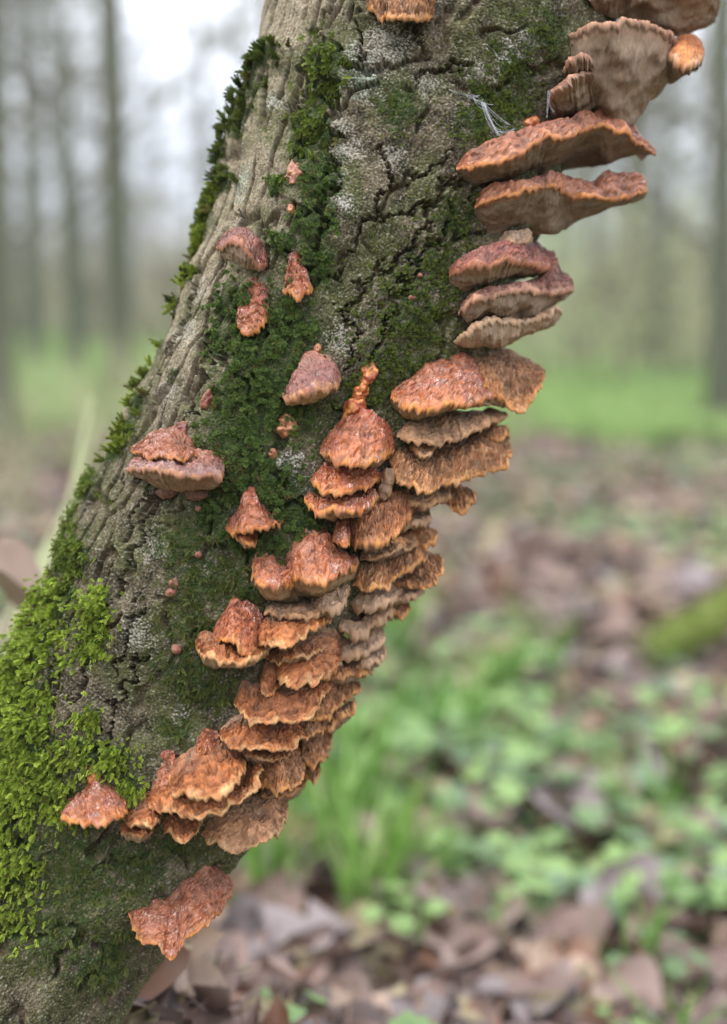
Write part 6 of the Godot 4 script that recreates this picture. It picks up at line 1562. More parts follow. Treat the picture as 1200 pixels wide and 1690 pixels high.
func grasses():
	# bright meadow grass beyond the litter
	var xs: Array = []
	var cs := PackedColorArray()
	for k in 16000:
		var z := -lerpf(6.0, 45.0, pow(rng.randf(), 1.6))
		var x := rng.randf_range(-1, 1) * ((0.75 - z) * 0.45 + 0.5)
		if green_share(x, z) < rng.randf(): continue
		xs.append(Transform3D(Basis(Vector3.UP, rng.randf() * TAU).scaled(Vector3.ONE * rng.randf_range(0.7, 1.4)), Vector3(x, ground_y(x, z), z)))
		cs.append(L(0.29, 0.42, 0.14).lerp(L(0.42, 0.52, 0.22), rng.randf()))
	tag(multi("meadow_grass", tuft(71, 26, 0.16, 0.12, 0.006), xs, cs), "bright green grass in the clearing behind the trunk", "grass", "", "stuff")
	# soft grass beside the trunk
	xs = []
	cs = PackedColorArray()
	var patches: Array = [
		[Vector3(-0.033,0,-0.724), 0.05, 0.1, 1.6, 12],
		[Vector3(0.015,0,-0.589), 0.1, 0.12, 1.3, 12],
		[Vector3(0.093,0,-0.933), 0.14, 0.2, 1.2, 22],
		[Vector3(-0.089,0,-0.559), 0.05, 0.06, 1.2, 5],
		[Vector3(0.222,0,-0.559), 0.3, 0.2, 0.8, 14],
		[Vector3(0.228,0,-1.576), 0.3, 0.5, 1, 40],
		[Vector3(0,0,-1.576), 0.06, 0.1, 1.5, 12],
		[Vector3(-0.24,0,-0.03), .04, .03, 1.0, 5],
	]
	for w in patches:
		for k in w[4]:
			var p: Vector3 = w[0] + Vector3(rng.randfn() * w[1], 0, rng.randfn() * w[2])
			p.y = ground_y(p.x, p.z)
			xs.append(Transform3D(Basis(Vector3.UP, rng.randf() * TAU).scaled(Vector3.ONE * rng.randf_range(0.6, 1.3) * w[3]), p))
			cs.append(L(0.13, 0.27, 0.06).lerp(L(0.28, 0.42, 0.12), rng.randf()))
	tag(multi("grass", tuft(72, 9, 0.14, 0.02, 0.0022), xs, cs), "thin green grass growing beside the trunk and in the litter", "grass", "", "stuff")
	# dry stems
	xs = []
	cs = PackedColorArray()
	for k in 75:
		var z := rng.randf_range(-8.0, -3.0)
		var x := (0.75 - z) * rng.randf_range(-0.36, -0.15)
		xs.append(Transform3D(Basis.from_euler(Vector3(rng.randf_range(-0.1, 0.1), rng.randf() * TAU, rng.randf_range(-0.1, 0.1))).scaled(Vector3.ONE * rng.randf_range(0.6, 1.2)), Vector3(x, ground_y(x, z), z)))
		cs.append(L(0.46, 0.40, 0.27).lerp(L(0.40, 0.40, 0.24), rng.randf()))
	tag(multi("dry_reeds", tuft(73, 4, 0.95, 0.05, 0.005), xs, cs), "pale dry reeds standing at the edge of the clearing", "reeds", "", "stuff")
	var stems: Array = [
		["pale dry stalk leaning up behind the left edge of the trunk", Vector3(-0.395,0,-0.316), Vector3(-0.307,0.623,-0.554), 0.006],
		["second dry stalk close behind the pale leaning one", Vector3(-0.476,0,-0.407), Vector3(-0.332,0.588,-0.7), 0.005],
		["thick dry stalk low behind the bright moss", Vector3(-0.458,0,-0.185), Vector3(-0.339,0.473,-0.48), 0.008],
		["bent dry blade behind the bright moss", Vector3(-0.585,0,-0.522), Vector3(-0.4,0.459,-0.781), 0.006],
	]
	for w in stems:
		var b := MB.new()
		var pts := PackedVector3Array()
		var rad := PackedFloat32Array()
		for k in 9:
			var t := k / 8.0
			pts.append(w[1].lerp(w[2], t) + Vector3(0, 0.02 * sin(PI * t), 0))
			rad.append(w[3] * (1.0 - 0.6 * t))
		b.tube(pts, rad, 7, L(0.50, 0.44, 0.30), L(0.45, 0.50, 0.26))
		tag(put("dry_stalk", b.mesh(M.leaf)), w[0], "dry stalk")

# ------------------------------------------------------------------ the wood behind
func limb(b: MB, from: Vector3, dir: Vector3, ln: float, r0: float, depth: int, r: RandomNumberGenerator, col: Color):
	var pts := PackedVector3Array()
	var rad := PackedFloat32Array()
	var p := from
	var d := dir
	var n := 5
	for k in n + 1:
		pts.append(p)
		rad.append(r0 * (1.0 - 0.75 * k / n))
		d = (d + Vector3(r.randfn(), r.randfn() + 0.25, r.randfn()) * 0.13).normalized()
		p += d * ln / n
	b.tube(pts, rad, 5 if depth > 1 else 3, col)
	if depth <= 0: return
	for k in 4 if depth > 1 else 5:
		var t := r.randf_range(0.3, 1.0)
		var q := pts[clampi(int(t * n), 0, n)]
		var nd := (d + Vector3(r.randfn(), r.randfn() * 0.6 + 0.1, r.randfn()) * 0.75).normalized()
		limb(b, q, nd, ln * r.randf_range(0.35, 0.6), r0 * 0.42, depth - 1, r, col)

func bare_tree(sd: int, h: float, rad: float, lean: float, low: float) -> Array:
	var r := RandomNumberGenerator.new()
	r.seed = sd
	var tr := MB.new()
	var pts := PackedVector3Array()
	var rr := PackedFloat32Array()
	for k in 13:
		var t := k / 12.0
		pts.append(Vector3(lean * t * h + 0.05 * sin(t * 5.0 + sd) * h * 0.2, t * h - 0.1, 0.04 * sin(t * 4.0 + sd * 2) * h * 0.2))
		rr.append(rad * (1.25 if k == 0 else 1.0 - 0.75 * t))
	tr.tube(pts, rr, 12, L(0.10, 0.115, 0.07), L(0.14, 0.14, 0.10))
	var br := MB.new()
	for k in 16:
		var t := lerpf(low, 0.98, k / 15.0)
		var q := pts[clampi(int(t * 12), 0, 12)]
		var a := r.randf() * TAU
		limb(br, q, Vector3(cos(a), r.randf_range(0.1, 0.8), sin(a)).normalized(), h * r.randf_range(0.14, 0.26), rad * 0.3, 2, r, L(0.17, 0.165, 0.12))
	return [tr.mesh(M.wood), br.mesh(M.wood)]

func shrub_mesh(sd: int, h: float, leaves: int, col: Color) -> Array:
	var r := RandomNumberGenerator.new()
	r.seed = sd
	var st := MB.new()
	var lf := MB.new()
	for k in 12:
		var a := r.randf() * TAU
		limb(st, Vector3(cos(a), 0, sin(a)) * 0.15 * h, Vector3(cos(a) * 0.5, 1.0, sin(a) * 0.5).normalized(), h * r.randf_range(0.5, 1.0), 0.008 * h, 1, r, L(0.17, 0.14, 0.10))
	for k in leaves:
		var p := Vector3(r.randfn() * 0.33 * h, absf(r.randfn()) * 0.36 * h + 0.08 * h, r.randfn() * 0.33 * h)
		var d := Vector3(r.randfn(), r.randfn(), r.randfn()).normalized()
		leaflet(lf, p, d, d.cross(Vector3(0.3, 1, 0.2)).normalized(), r.randf_range(0.04, 0.09), 0.018, col * r.randf_range(0.8, 1.0), col * r.randf_range(1.0, 1.25))
	return [st.mesh(M.wood), lf.mesh(M.herb)]

func woods():
	var protos: Array = []
	for k in 5: protos.append(bare_tree(300 + k, 9.0, 0.13, [0.02, -0.03, 0.05, -0.06, 0.0][k], 0.22))
	var trees: Array = [
		["dark trunk cut by the left edge of the view", -2.2, -6.25, 4, 0.8, 3.91, "bare trees close behind", 0.8],
		["tall grey green trunk standing clear at the left", -1.92, -8.25, 0, 0.92, 4.66, "bare trees close behind", 0.92],
		["slender pale trunk between the two dark left ones", -3.03, -11.25, 1, 0.75, 4.99, "bare trees close behind", 0.75],
		["thin trunk near the left edge", -3.97, -13.25, 2, 0.7, 5.92, "bare trees close behind", 0.7],
		["grey trunk against the sky, left of the mossy edge", -2.96, -21.25, 0, 0.9, 4.65, "bare trees close behind", 0.9],
		["mossy green trunk at the right edge", 2.44, -7.25, 4, 0.85, 5.79, "bare trees close behind", 0.85],
		["pale trunk left of the mossy right one", 2.81, -10.25, 1, 0.6, 0.18, "bare trees close behind", 0.6],
		["slim trunk under the topmost brackets", 3.72, -16.25, 3, 0.7, 2.92, "bare trees close behind", 0.7],
		["bare tree in the hazy wood beyond the clearing", -27.26, -42.21, 2, 0.98, 1.55, "bare trees beyond the clearing", 1.04],
		["bare tree in the hazy wood beyond the clearing", 16.29, -28.91, 1, 1.25, 4.81, "bare trees beyond the clearing", 0.87],
		["bare tree in the hazy wood beyond the clearing", -37.91, -36.95, 1, 0.7, 5.47, "bare trees beyond the clearing", 0.89],
		["bare tree in the hazy wood beyond the clearing", 17.02, -16.01, 2, 1.28, 3.39, "bare trees beyond the clearing", 1.11],
		["bare tree in the hazy wood beyond the clearing", 14.51, -15.62, 2, 0.71, 2.61, "bare trees beyond the clearing", 1.22],
		["bare tree in the hazy wood beyond the clearing", -16, -17.75, 4, 1.11, 2.12, "bare trees beyond the clearing", 0.94],
		["bare tree in the hazy wood beyond the clearing", 23.84, -37.72, 3, 1.12, 0.36, "bare trees beyond the clearing", 1.24],
		["bare tree in the hazy wood beyond the clearing", -5.51, -9.07, 4, 1.17, 2.3, "bare trees beyond the clearing", 1.06],
		["bare tree in the hazy wood beyond the clearing", -10, -8.58, 0, 1.15, 5.84, "bare trees beyond the clearing", 1.22],
		["bare tree in the hazy wood beyond the clearing", 16.44, -20.65, 0, 1.05, 4.9, "bare trees beyond the clearing", 0.97],
		["bare tree in the hazy wood beyond the clearing", -15.56, -18.9, 2, 1.01, 2.28, "bare trees beyond the clearing", 0.87],
		["bare tree in the hazy wood beyond the clearing", 8.72, -18.17, 2, 0.81, 0.49, "bare trees beyond the clearing", 0.87],
		["bare tree in the hazy wood beyond the clearing", -12.91, -33.06, 0, 1.29, 3.35, "bare trees beyond the clearing", 0.98],
		["bare tree in the hazy wood beyond the clearing", 17.24, -16.79, 3, 0.79, 6.15, "bare trees beyond the clearing", 1.09],
		["bare tree in the hazy wood beyond the clearing", -32.69, -37.11, 3, 0.76, 2.73, "bare trees beyond the clearing", 0.87],
		["bare tree in the hazy wood beyond the clearing", -35.16, -38.66, 4, 0.97, 3.07, "bare trees beyond the clearing", 1.13],
		["bare tree in the hazy wood beyond the clearing", -23.49, -25.5, 0, 0.93, 6.21, "bare trees beyond the clearing", 1.23],
		["bare tree in the hazy wood beyond the clearing", -23.47, -30.82, 3, 0.86, 4.91, "bare trees beyond the clearing", 1.19],
		["bare tree in the hazy wood beyond the clearing", -11.77, -21.26, 2, 0.92, 4.42, "bare trees beyond the clearing", 0.93],
		["bare tree in the hazy wood beyond the clearing", 23.48, -25.73, 2, 1.09, 3.65, "bare trees beyond the clearing", 0.81],
		["bare tree in the hazy wood beyond the clearing", 25.04, -27.94, 2, 1.19, 4.07, "bare trees beyond the clearing", 1.16],
		["bare tree in the hazy wood beyond the clearing", 19.8, -20.77, 2, 1.25, 1.08, "bare trees beyond the clearing", 1.19],
		["bare tree in the hazy wood beyond the clearing", -21.2, -24.44, 4, 1.29, 1.25, "bare trees beyond the clearing", 0.96],
		["bare tree in the hazy wood beyond the clearing", 17.93, -38.99, 1, 1.07, 5.88, "bare trees beyond the clearing", 1.03],
		["bare tree in the hazy wood beyond the clearing", 33.68, -41.96, 0, 0.82, 3.68, "bare trees beyond the clearing", 1.08],
		["bare tree in the hazy wood beyond the clearing", -8.6, -14.76, 3, 1.29, 1.04, "bare trees beyond the clearing", 1.2],
		["bare tree in the hazy wood beyond the clearing", -5.23, -12.24, 3, 0.98, 2.39, "bare trees beyond the clearing", 1.08],
		["bare tree in the hazy wood beyond the clearing", -28.23, -29.5, 2, 0.94, 1.75, "bare trees beyond the clearing", 0.98],
		["bare tree in the hazy wood beyond the clearing", -6.6, -12.39, 4, 1.07, 0.6, "bare trees beyond the clearing", 1.05],
		["bare tree in the hazy wood beyond the clearing", -14.51, -20.47, 3, 0.95, 3.54, "bare trees beyond the clearing", 1.04],
		["bare tree in the hazy wood beyond the clearing", -7.39, -30.21, 3, 1.04, 6.01, "bare trees beyond the clearing", 1.24],
		["bare tree in the hazy wood beyond the clearing", -3.67, -34.73, 0, 0.93, 2.05, "bare trees beyond the clearing", 1.21],
		["bare tree in the hazy wood beyond the clearing", 8.82, -32.51, 3, 1.29, 3.1, "bare trees beyond the clearing", 1.02],
		["bare tree in the hazy wood beyond the clearing", -3.12, -37.92, 1, 1.06, 1.63, "bare trees beyond the clearing", 1.24],
		["bare tree in the hazy wood beyond the clearing", -1.87, -31.13, 2, 1.27, 1.93, "bare trees beyond the clearing", 1.22],
		["bare tree in the hazy wood beyond the clearing", -6.82, -19.84, 4, 1.28, 1.54, "bare trees beyond the clearing", 0.82],
		["bare tree in the hazy wood beyond the clearing", -1.52, -19.62, 3, 1.02, 1.72, "bare trees beyond the clearing", 1.22],
		["bare tree in the hazy wood beyond the clearing", -7.26, -40.27, 2, 1.21, 4.53, "bare trees beyond the clearing", 0.93],
		["bare tree in the hazy wood beyond the clearing", 10.88, -31, 4, 1.09, 3.79, "bare trees beyond the clearing", 1.13],
		["bare tree in the hazy wood beyond the clearing", 3.58, -19.03, 2, 0.87, 4.45, "bare trees beyond the clearing", 1.08],
		["bare tree in the hazy wood beyond the clearing", -12.97, -38.65, 2, 0.92, 4.68, "bare trees beyond the clearing", 1.07],
		["bare tree in the hazy wood beyond the clearing", -4.9, -16.42, 0, 0.96, 5.07, "bare trees beyond the clearing", 1.07],
		["bare tree in the hazy wood beyond the clearing", 11.99, -37.3, 3, 1.22, 5.28, "bare trees beyond the clearing", 1.01],
		["bare tree in the hazy wood beyond the clearing", 5.78, -37.08, 2, 0.98, 4.76, "bare trees beyond the clearing", 0.94],
		["bare tree in the hazy wood beyond the clearing", 3.12, -15.35, 4, 0.87, 4.9, "bare trees beyond the clearing", 1.21],
		["bare tree in the hazy wood beyond the clearing", -0.31, -19.82, 4, 1.23, 6.11, "bare trees beyond the clearing", 1.04],
		["bare tree in the hazy wood beyond the clearing", 0.85, -28.87, 0, 0.74, 1.44, "bare trees beyond the clearing", 1.17],
		["bare tree in the hazy wood beyond the clearing", 4.7, -40.59, 0, 0.9, 2.7, "bare trees beyond the clearing", 0.83],
		["bare tree in the hazy wood beyond the clearing", -0.27, -28.22, 0, 1.21, 1.38, "bare trees beyond the clearing", 1.09],
		["bare tree in the hazy wood beyond the clearing", 6.87, -45.72, 1, 1.3, 4.43, "bare trees beyond the clearing", 1],
		["bare tree in the hazy wood beyond the clearing", -4.78, -21.11, 1, 0.74, 1.34, "bare trees beyond the clearing", 1.05],
		["bare tree in the hazy wood beyond the clearing", 6.34, -36.38, 2, 0.73, 3.61, "bare trees beyond the clearing", 1.13],
		["bare tree in the hazy wood beyond the clearing", -11.22, -43.36, 3, 0.75, 4.3, "bare trees beyond the clearing", 1.02],
		["bare tree in the hazy wood beyond the clearing", 2.97, -26.56, 0, 0.78, 1.85, "bare trees beyond the clearing", 1.06],
		["bare tree in the hazy wood beyond the clearing", -5.5, -36.94, 4, 1.03, 1.39, "bare trees beyond the clearing", 0.83],
		["bare tree in the hazy wood beyond the clearing", 5.45, -22.79, 2, 1.01, 0.84, "bare trees beyond the clearing", 0.91],
		["bare tree in the hazy wood beyond the clearing", 4.59, -27.13, 1, 0.78, 0.12, "bare trees beyond the clearing", 0.95],
		["bare tree in the hazy wood beyond the clearing", -11.08, -33.59, 0, 1, 2.85, "bare trees beyond the clearing", 0.98],
		["bare tree in the hazy wood beyond the clearing", 9.93, -30.05, 0, 1.18, 0.19, "bare trees beyond the clearing", 1.13],
		["bare tree in the hazy wood beyond the clearing", -4.3, -16.97, 3, 1.11, 1.4, "bare trees beyond the clearing", 0.85],
		["bare tree in the hazy wood beyond the clearing", 5.41, -46.38, 1, 0.78, 3.92, "bare trees beyond the clearing", 0.96],
		["bare tree in the hazy wood beyond the clearing", 5.27, -22.77, 3, 0.78, 5.22, "bare trees beyond the clearing", 1.09],
		["bare tree in the hazy wood beyond the clearing", -1.93, -40.99, 2, 1.01, 3.72, "bare trees beyond the clearing", 1.06],
		["bare tree in the hazy wood beyond the clearing", -2.88, -38.94, 0, 0.72, 1.17, "bare trees beyond the clearing", 0.89],
		["bare tree in the hazy wood beyond the clearing", 9.63, -30.93, 2, 0.7, 2.95, "bare trees beyond the clearing", 1.2],
		["bare tree in the hazy wood beyond the clearing", -1.78, -35.07, 3, 0.98, 1.2, "bare trees beyond the clearing", 1.09],
		["bare tree in the hazy wood beyond the clearing", 4.69, -17.53, 3, 0.79, 1.6, "bare trees beyond the clearing", 0.92],
		["bare tree in the hazy wood beyond the clearing", -6.68, -20.42, 2, 1.25, 2.32, "bare trees beyond the clearing", 1.22],
		["bare tree in the hazy wood beyond the clearing", 4.59, -37.26, 3, 1.21, 0.98, "bare trees beyond the clearing", 1.15],
		["bare tree in the hazy wood beyond the clearing", -0.85, -25.63, 1, 1.14, 1.03, "bare trees beyond the clearing", 0.89],
		["bare tree in the hazy wood beyond the clearing", 3.93, -16.05, 2, 0.81, 2.27, "bare trees beyond the clearing", 0.83],
		["bare tree in the hazy wood beyond the clearing", -1.06, -47.05, 1, 0.81, 1.31, "bare trees beyond the clearing", 0.82],
		["bare tree in the hazy wood beyond the clearing", 5.59, -34.73, 2, 0.7, 0.38, "bare trees beyond the clearing", 1.15],
		["bare tree in the hazy wood beyond the clearing", -9.22, -28.38, 4, 1.2, 5.26, "bare trees beyond the clearing", 1.05],
		["bare tree in the hazy wood beyond the clearing", 6.94, -45.31, 1, 1.24, 3.08, "bare trees beyond the clearing", 1.22],
		["bare tree in the hazy wood beyond the clearing", -6.04, -16.97, 0, 0.85, 2.56, "bare trees beyond the clearing", 0.94],
	]
	for w in trees:
		var o := root("bare_tree", Vector3(w[1], ground_y(w[1], w[2]), w[2]))
		tag(o, w[0], "tree", w[6])
		put("trunk", protos[w[3]][0], o)
		put("branches", protos[w[3]][1], o)
		o.rotation.y = w[5]
		o.scale = Vector3(w[4], w[7], w[4])
	var sh: Array = []
	for k in 4: sh.append(shrub_mesh(400 + k, 1.7, 620, [L(0.50, 0.47, 0.30), L(0.44, 0.52, 0.26), L(0.60, 0.50, 0.36), L(0.42, 0.45, 0.28)][k]))
	var shrubs: Array = [
		["dark olive twiggy shrub in the blurred undergrowth behind the clearing", -1.53, -16.89, 3, 1.04, 1.18, "dark olive twiggy shrubs"],
		["beige dry leaved shrub in the blurred undergrowth behind the clearing", -4.43, -32.01, 2, 0.97, 3.76, "beige dry leaved shrubs"],
		["dark olive twiggy shrub in the blurred undergrowth behind the clearing", 2.04, -12.75, 3, 1.33, 2.66, "dark olive twiggy shrubs"],
		["dull green leafy shrub in the blurred undergrowth behind the clearing", 3.48, -19.22, 1, 0.91, 4.32, "dull green leafy shrubs"],
		["dark olive twiggy shrub in the blurred undergrowth behind the clearing", 7.75, -29.24, 3, 1.01, 0.55, "dark olive twiggy shrubs"],
		["olive brown twiggy shrub in the blurred undergrowth behind the clearing", 5.51, -25.46, 0, 1, 2.96, "olive brown twiggy shrubs"],
		["dull green leafy shrub in the blurred undergrowth behind the clearing", 8.8, -25.02, 1, 1.43, 0.39, "dull green leafy shrubs"],
		["dull green leafy shrub in the blurred undergrowth behind the clearing", 1.88, -9.26, 1, 1.13, 5.56, "dull green leafy shrubs"],
		["olive brown twiggy shrub in the blurred undergrowth behind the clearing", -7.39, -29.33, 0, 1.52, 5.63, "olive brown twiggy shrubs"],
		["olive brown twiggy shrub in the blurred undergrowth behind the clearing", 6.55, -24.2, 0, 1.25, 4.57, "olive brown twiggy shrubs"],
		["dull green leafy shrub in the blurred undergrowth behind the clearing", 4.53, -13.87, 1, 1.21, 2.02, "dull green leafy shrubs"],
		["olive brown twiggy shrub in the blurred undergrowth behind the clearing", -4.14, -18.58, 0, 1.16, 0.4, "olive brown twiggy shrubs"],
		["dull green leafy shrub in the blurred undergrowth behind the clearing", 3.17, -19.95, 1, 0.94, 5.19, "dull green leafy shrubs"],
		["dark olive twiggy shrub in the blurred undergrowth behind the clearing", 4.87, -13.67, 3, 0.91, 0.79, "dark olive twiggy shrubs"],
		["beige dry leaved shrub in the blurred undergrowth behind the clearing", -7.02, -22.34, 2, 1.4, 4.56, "beige dry leaved shrubs"],
		["dark olive twiggy shrub in the blurred undergrowth behind the clearing", -7.85, -25.27, 3, 1.47, 4.8, "dark olive twiggy shrubs"],
		["dull green leafy shrub in the blurred undergrowth behind the clearing", 3.86, -17.27, 1, 1.26, 2.9, "dull green leafy shrubs"],
		["dark olive twiggy shrub in the blurred undergrowth behind the clearing", 5.5, -17.52, 3, 1.65, 6.09, "dark olive twiggy shrubs"],
		["olive brown twiggy shrub in the blurred undergrowth behind the clearing", 3.47, -10.42, 0, 1.24, 1.3, "olive brown twiggy shrubs"],
		["beige dry leaved shrub in the blurred undergrowth behind the clearing", -9.23, -31.7, 2, 1.46, 2.47, "beige dry leaved shrubs"],
		["beige dry leaved shrub in the blurred undergrowth behind the clearing", -6.38, -20.96, 2, 1.35, 4.8, "beige dry leaved shrubs"],
		["olive brown twiggy shrub in the blurred undergrowth behind the clearing", 5.17, -15.95, 0, 1.55, 3.88, "olive brown twiggy shrubs"],
		["olive brown twiggy shrub in the blurred undergrowth behind the clearing", -2.41, -18.68, 0, 1.29, 0.59, "olive brown twiggy shrubs"],
		["beige dry leaved shrub in the blurred undergrowth behind the clearing", -8.11, -29.06, 2, 1.64, 3, "beige dry leaved shrubs"],
		["olive brown twiggy shrub in the blurred undergrowth behind the clearing", 3.35, -19.46, 0, 1.06, 0.65, "olive brown twiggy shrubs"],
		["olive brown twiggy shrub in the blurred undergrowth behind the clearing", 6.84, -21.29, 0, 0.92, 3.83, "olive brown twiggy shrubs"],
		["dark olive twiggy shrub in the blurred undergrowth behind the clearing", 5.01, -18.77, 3, 1.45, 6.17, "dark olive twiggy shrubs"],
		["dull green leafy shrub in the blurred undergrowth behind the clearing", 8.13, -27.65, 1, 1.44, 5.02, "dull green leafy shrubs"],
		["beige dry leaved shrub in the blurred undergrowth behind the clearing", -4.47, -26.34, 2, 1.32, 1.8, "beige dry leaved shrubs"],
		["dark olive twiggy shrub in the blurred undergrowth behind the clearing", -5.54, -29.4, 3, 1.59, 1.93, "dark olive twiggy shrubs"],
		["olive brown twiggy shrub in the blurred undergrowth behind the clearing", 4.3, -14.02, 0, 0.96, 4.21, "olive brown twiggy shrubs"],
		["dull green leafy shrub in the blurred undergrowth behind the clearing", 7.94, -27.09, 1, 1.57, 3.03, "dull green leafy shrubs"],
		["dark olive twiggy shrub in the blurred undergrowth behind the clearing", -4.88, -18.31, 3, 1.53, 2.47, "dark olive twiggy shrubs"],
		["beige dry leaved shrub in the blurred undergrowth behind the clearing", -7.09, -22.88, 2, 1.42, 5.72, "beige dry leaved shrubs"],
		["dull green leafy shrub in the blurred undergrowth behind the clearing", 2.9, -16.37, 1, 1.45, 1.56, "dull green leafy shrubs"],
		["olive brown twiggy shrub in the blurred undergrowth behind the clearing", -2.94, -21.25, 0, 1.54, 5.63, "olive brown twiggy shrubs"],
		["olive brown twiggy shrub in the blurred undergrowth behind the clearing", -3.94, -27.01, 0, 1.08, 3.58, "olive brown twiggy shrubs"],
		["dull green leafy shrub in the blurred undergrowth behind the clearing", 5.76, -21.69, 1, 1.23, 2.67, "dull green leafy shrubs"],
		["dull green leafy shrub in the blurred undergrowth behind the clearing", 5.83, -27.25, 1, 1.12, 1.18, "dull green leafy shrubs"],
		["beige dry leaved shrub in the blurred undergrowth behind the clearing", -3.73, -18.22, 2, 1.38, 2.72, "beige dry leaved shrubs"],
		["olive brown twiggy shrub in the blurred undergrowth behind the clearing", -2.55, -17.99, 0, 1.16, 0.39, "olive brown twiggy shrubs"],
		["dark olive twiggy shrub in the blurred undergrowth behind the clearing", 9, -25.78, 3, 1.15, 4.05, "dark olive twiggy shrubs"],
		["dark olive twiggy shrub in the blurred undergrowth behind the clearing", 3.96, -13.06, 3, 1.57, 5.27, "dark olive twiggy shrubs"],
		["beige dry leaved shrub in the blurred undergrowth behind the clearing", -9.03, -27.68, 2, 1.17, 3.87, "beige dry leaved shrubs"],
		["beige dry leaved shrub in the blurred undergrowth behind the clearing", -4.48, -29.14, 2, 1.55, 4.48, "beige dry leaved shrubs"],
		["olive brown twiggy shrub in the blurred undergrowth behind the clearing", 7.93, -28.34, 0, 1.67, 2.29, "olive brown twiggy shrubs"],
		["olive brown twiggy shrub in the blurred undergrowth behind the clearing", 2.78, -12.36, 0, 1.04, 1.54, "olive brown twiggy shrubs"],
		["dull green leafy shrub in the blurred undergrowth behind the clearing", 2.79, -18.04, 1, 1.68, 0.83, "dull green leafy shrubs"],
		["dark olive twiggy shrub in the blurred undergrowth behind the clearing", -6, -22.73, 3, 1.49, 4.77, "dark olive twiggy shrubs"],
		["dull green leafy shrub in the blurred undergrowth behind the clearing", 2.6, -14.46, 1, 1.28, 4.72, "dull green leafy shrubs"],
		["olive brown twiggy shrub in the blurred undergrowth behind the clearing", -7.07, -22.09, 0, 1.62, 3.62, "olive brown twiggy shrubs"],
		["olive brown twiggy shrub in the blurred undergrowth behind the clearing", -2.72, -21.98, 0, 1.32, 1.38, "olive brown twiggy shrubs"],
		["olive brown twiggy shrub in the blurred undergrowth behind the clearing", 4.29, -13.94, 0, 1.02, 3.48, "olive brown twiggy shrubs"],
		["dull green leafy shrub in the blurred undergrowth behind the clearing", 4.04, -12.03, 1, 1.58, 0.58, "dull green leafy shrubs"],
		["beige dry leaved shrub in the blurred undergrowth behind the clearing", -10.66, -30.03, 2, 1.51, 5.09, "beige dry leaved shrubs"],
		["olive brown twiggy shrub in the blurred undergrowth behind the clearing", -2.41, -25.81, 0, 1.59, 0.33, "olive brown twiggy shrubs"],
		["olive brown twiggy shrub in the blurred undergrowth behind the clearing", -7.68, -32.81, 0, 1.28, 6, "olive brown twiggy shrubs"],
		["dull green leafy shrub in the blurred undergrowth behind the clearing", 6.43, -25.87, 1, 0.92, 2.47, "dull green leafy shrubs"],
		["olive brown twiggy shrub in the blurred undergrowth behind the clearing", 4.83, -17.38, 0, 1.62, 1.35, "olive brown twiggy shrubs"],
		["dark olive twiggy shrub in the blurred undergrowth behind the clearing", 7.5, -23.44, 3, 1.56, 5.75, "dark olive twiggy shrubs"],
		["beige dry leaved shrub in the blurred undergrowth behind the clearing", -4.91, -33.23, 2, 1.61, 1.9, "beige dry leaved shrubs"],
		["dark olive twiggy shrub in the blurred undergrowth behind the clearing", -10.2, -30.43, 3, 1.2, 2.65, "dark olive twiggy shrubs"],
		["olive brown twiggy shrub in the blurred undergrowth behind the clearing", -6.77, -24.24, 0, 1.43, 4.83, "olive brown twiggy shrubs"],
		["dark olive twiggy shrub in the blurred undergrowth behind the clearing", 3.03, -9.87, 3, 0.93, 5.56, "dark olive twiggy shrubs"],
		["dark olive twiggy shrub in the blurred undergrowth behind the clearing", -2.17, -16.56, 3, 1.67, 0.86, "dark olive twiggy shrubs"],
		["beige dry leaved shrub in the blurred undergrowth behind the clearing", -3.13, -31.89, 2, 0.92, 5.1, "beige dry leaved shrubs"],
		["beige dry leaved shrub in the blurred undergrowth behind the clearing", -3.31, -18.48, 2, 1.17, 0.95, "beige dry leaved shrubs"],
		["olive brown twiggy shrub in the blurred undergrowth behind the clearing", 8.49, -28.72, 0, 0.97, 0.66, "olive brown twiggy shrubs"],
		["dark olive twiggy shrub in the blurred undergrowth behind the clearing", -2.31, -21.41, 3, 1.34, 6.07, "dark olive twiggy shrubs"],
		["dark olive twiggy shrub in the blurred undergrowth behind the clearing", -7.39, -25.92, 3, 1.34, 0.84, "dark olive twiggy shrubs"],
		["olive brown twiggy shrub in the blurred undergrowth behind the clearing", -19.17, -25.13, 0, 1.53, 5.05, "olive brown twiggy shrubs"],
		["beige dry leaved shrub in the blurred undergrowth behind the clearing", -17, -25.23, 2, 1.42, 3.57, "beige dry leaved shrubs"],
		["olive brown twiggy shrub in the blurred undergrowth behind the clearing", -14.58, -18.28, 0, 1.42, 4.62, "olive brown twiggy shrubs"],
		["olive brown twiggy shrub in the blurred undergrowth behind the clearing", -11.44, -16.64, 0, 1.26, 3.1, "olive brown twiggy shrubs"],
		["dull green leafy shrub in the blurred undergrowth behind the clearing", -12.38, -12.33, 1, 1.2, 1.65, "dull green leafy shrubs"],
		["beige dry leaved shrub in the blurred undergrowth behind the clearing", 12.94, -15.97, 2, 1.03, 4.41, "beige dry leaved shrubs"],
		["olive brown twiggy shrub in the blurred undergrowth behind the clearing", 19.96, -26.3, 0, 1.35, 2.86, "olive brown twiggy shrubs"],
		["dark olive twiggy shrub in the blurred undergrowth behind the clearing", 15.27, -22.94, 3, 1.48, 3.84, "dark olive twiggy shrubs"],
		["beige dry leaved shrub in the blurred undergrowth behind the clearing", -7.57, -12.4, 2, 1.47, 4.07, "beige dry leaved shrubs"],
		["dull green leafy shrub in the blurred undergrowth behind the clearing", 11.04, -22.83, 1, 1.11, 1.88, "dull green leafy shrubs"],
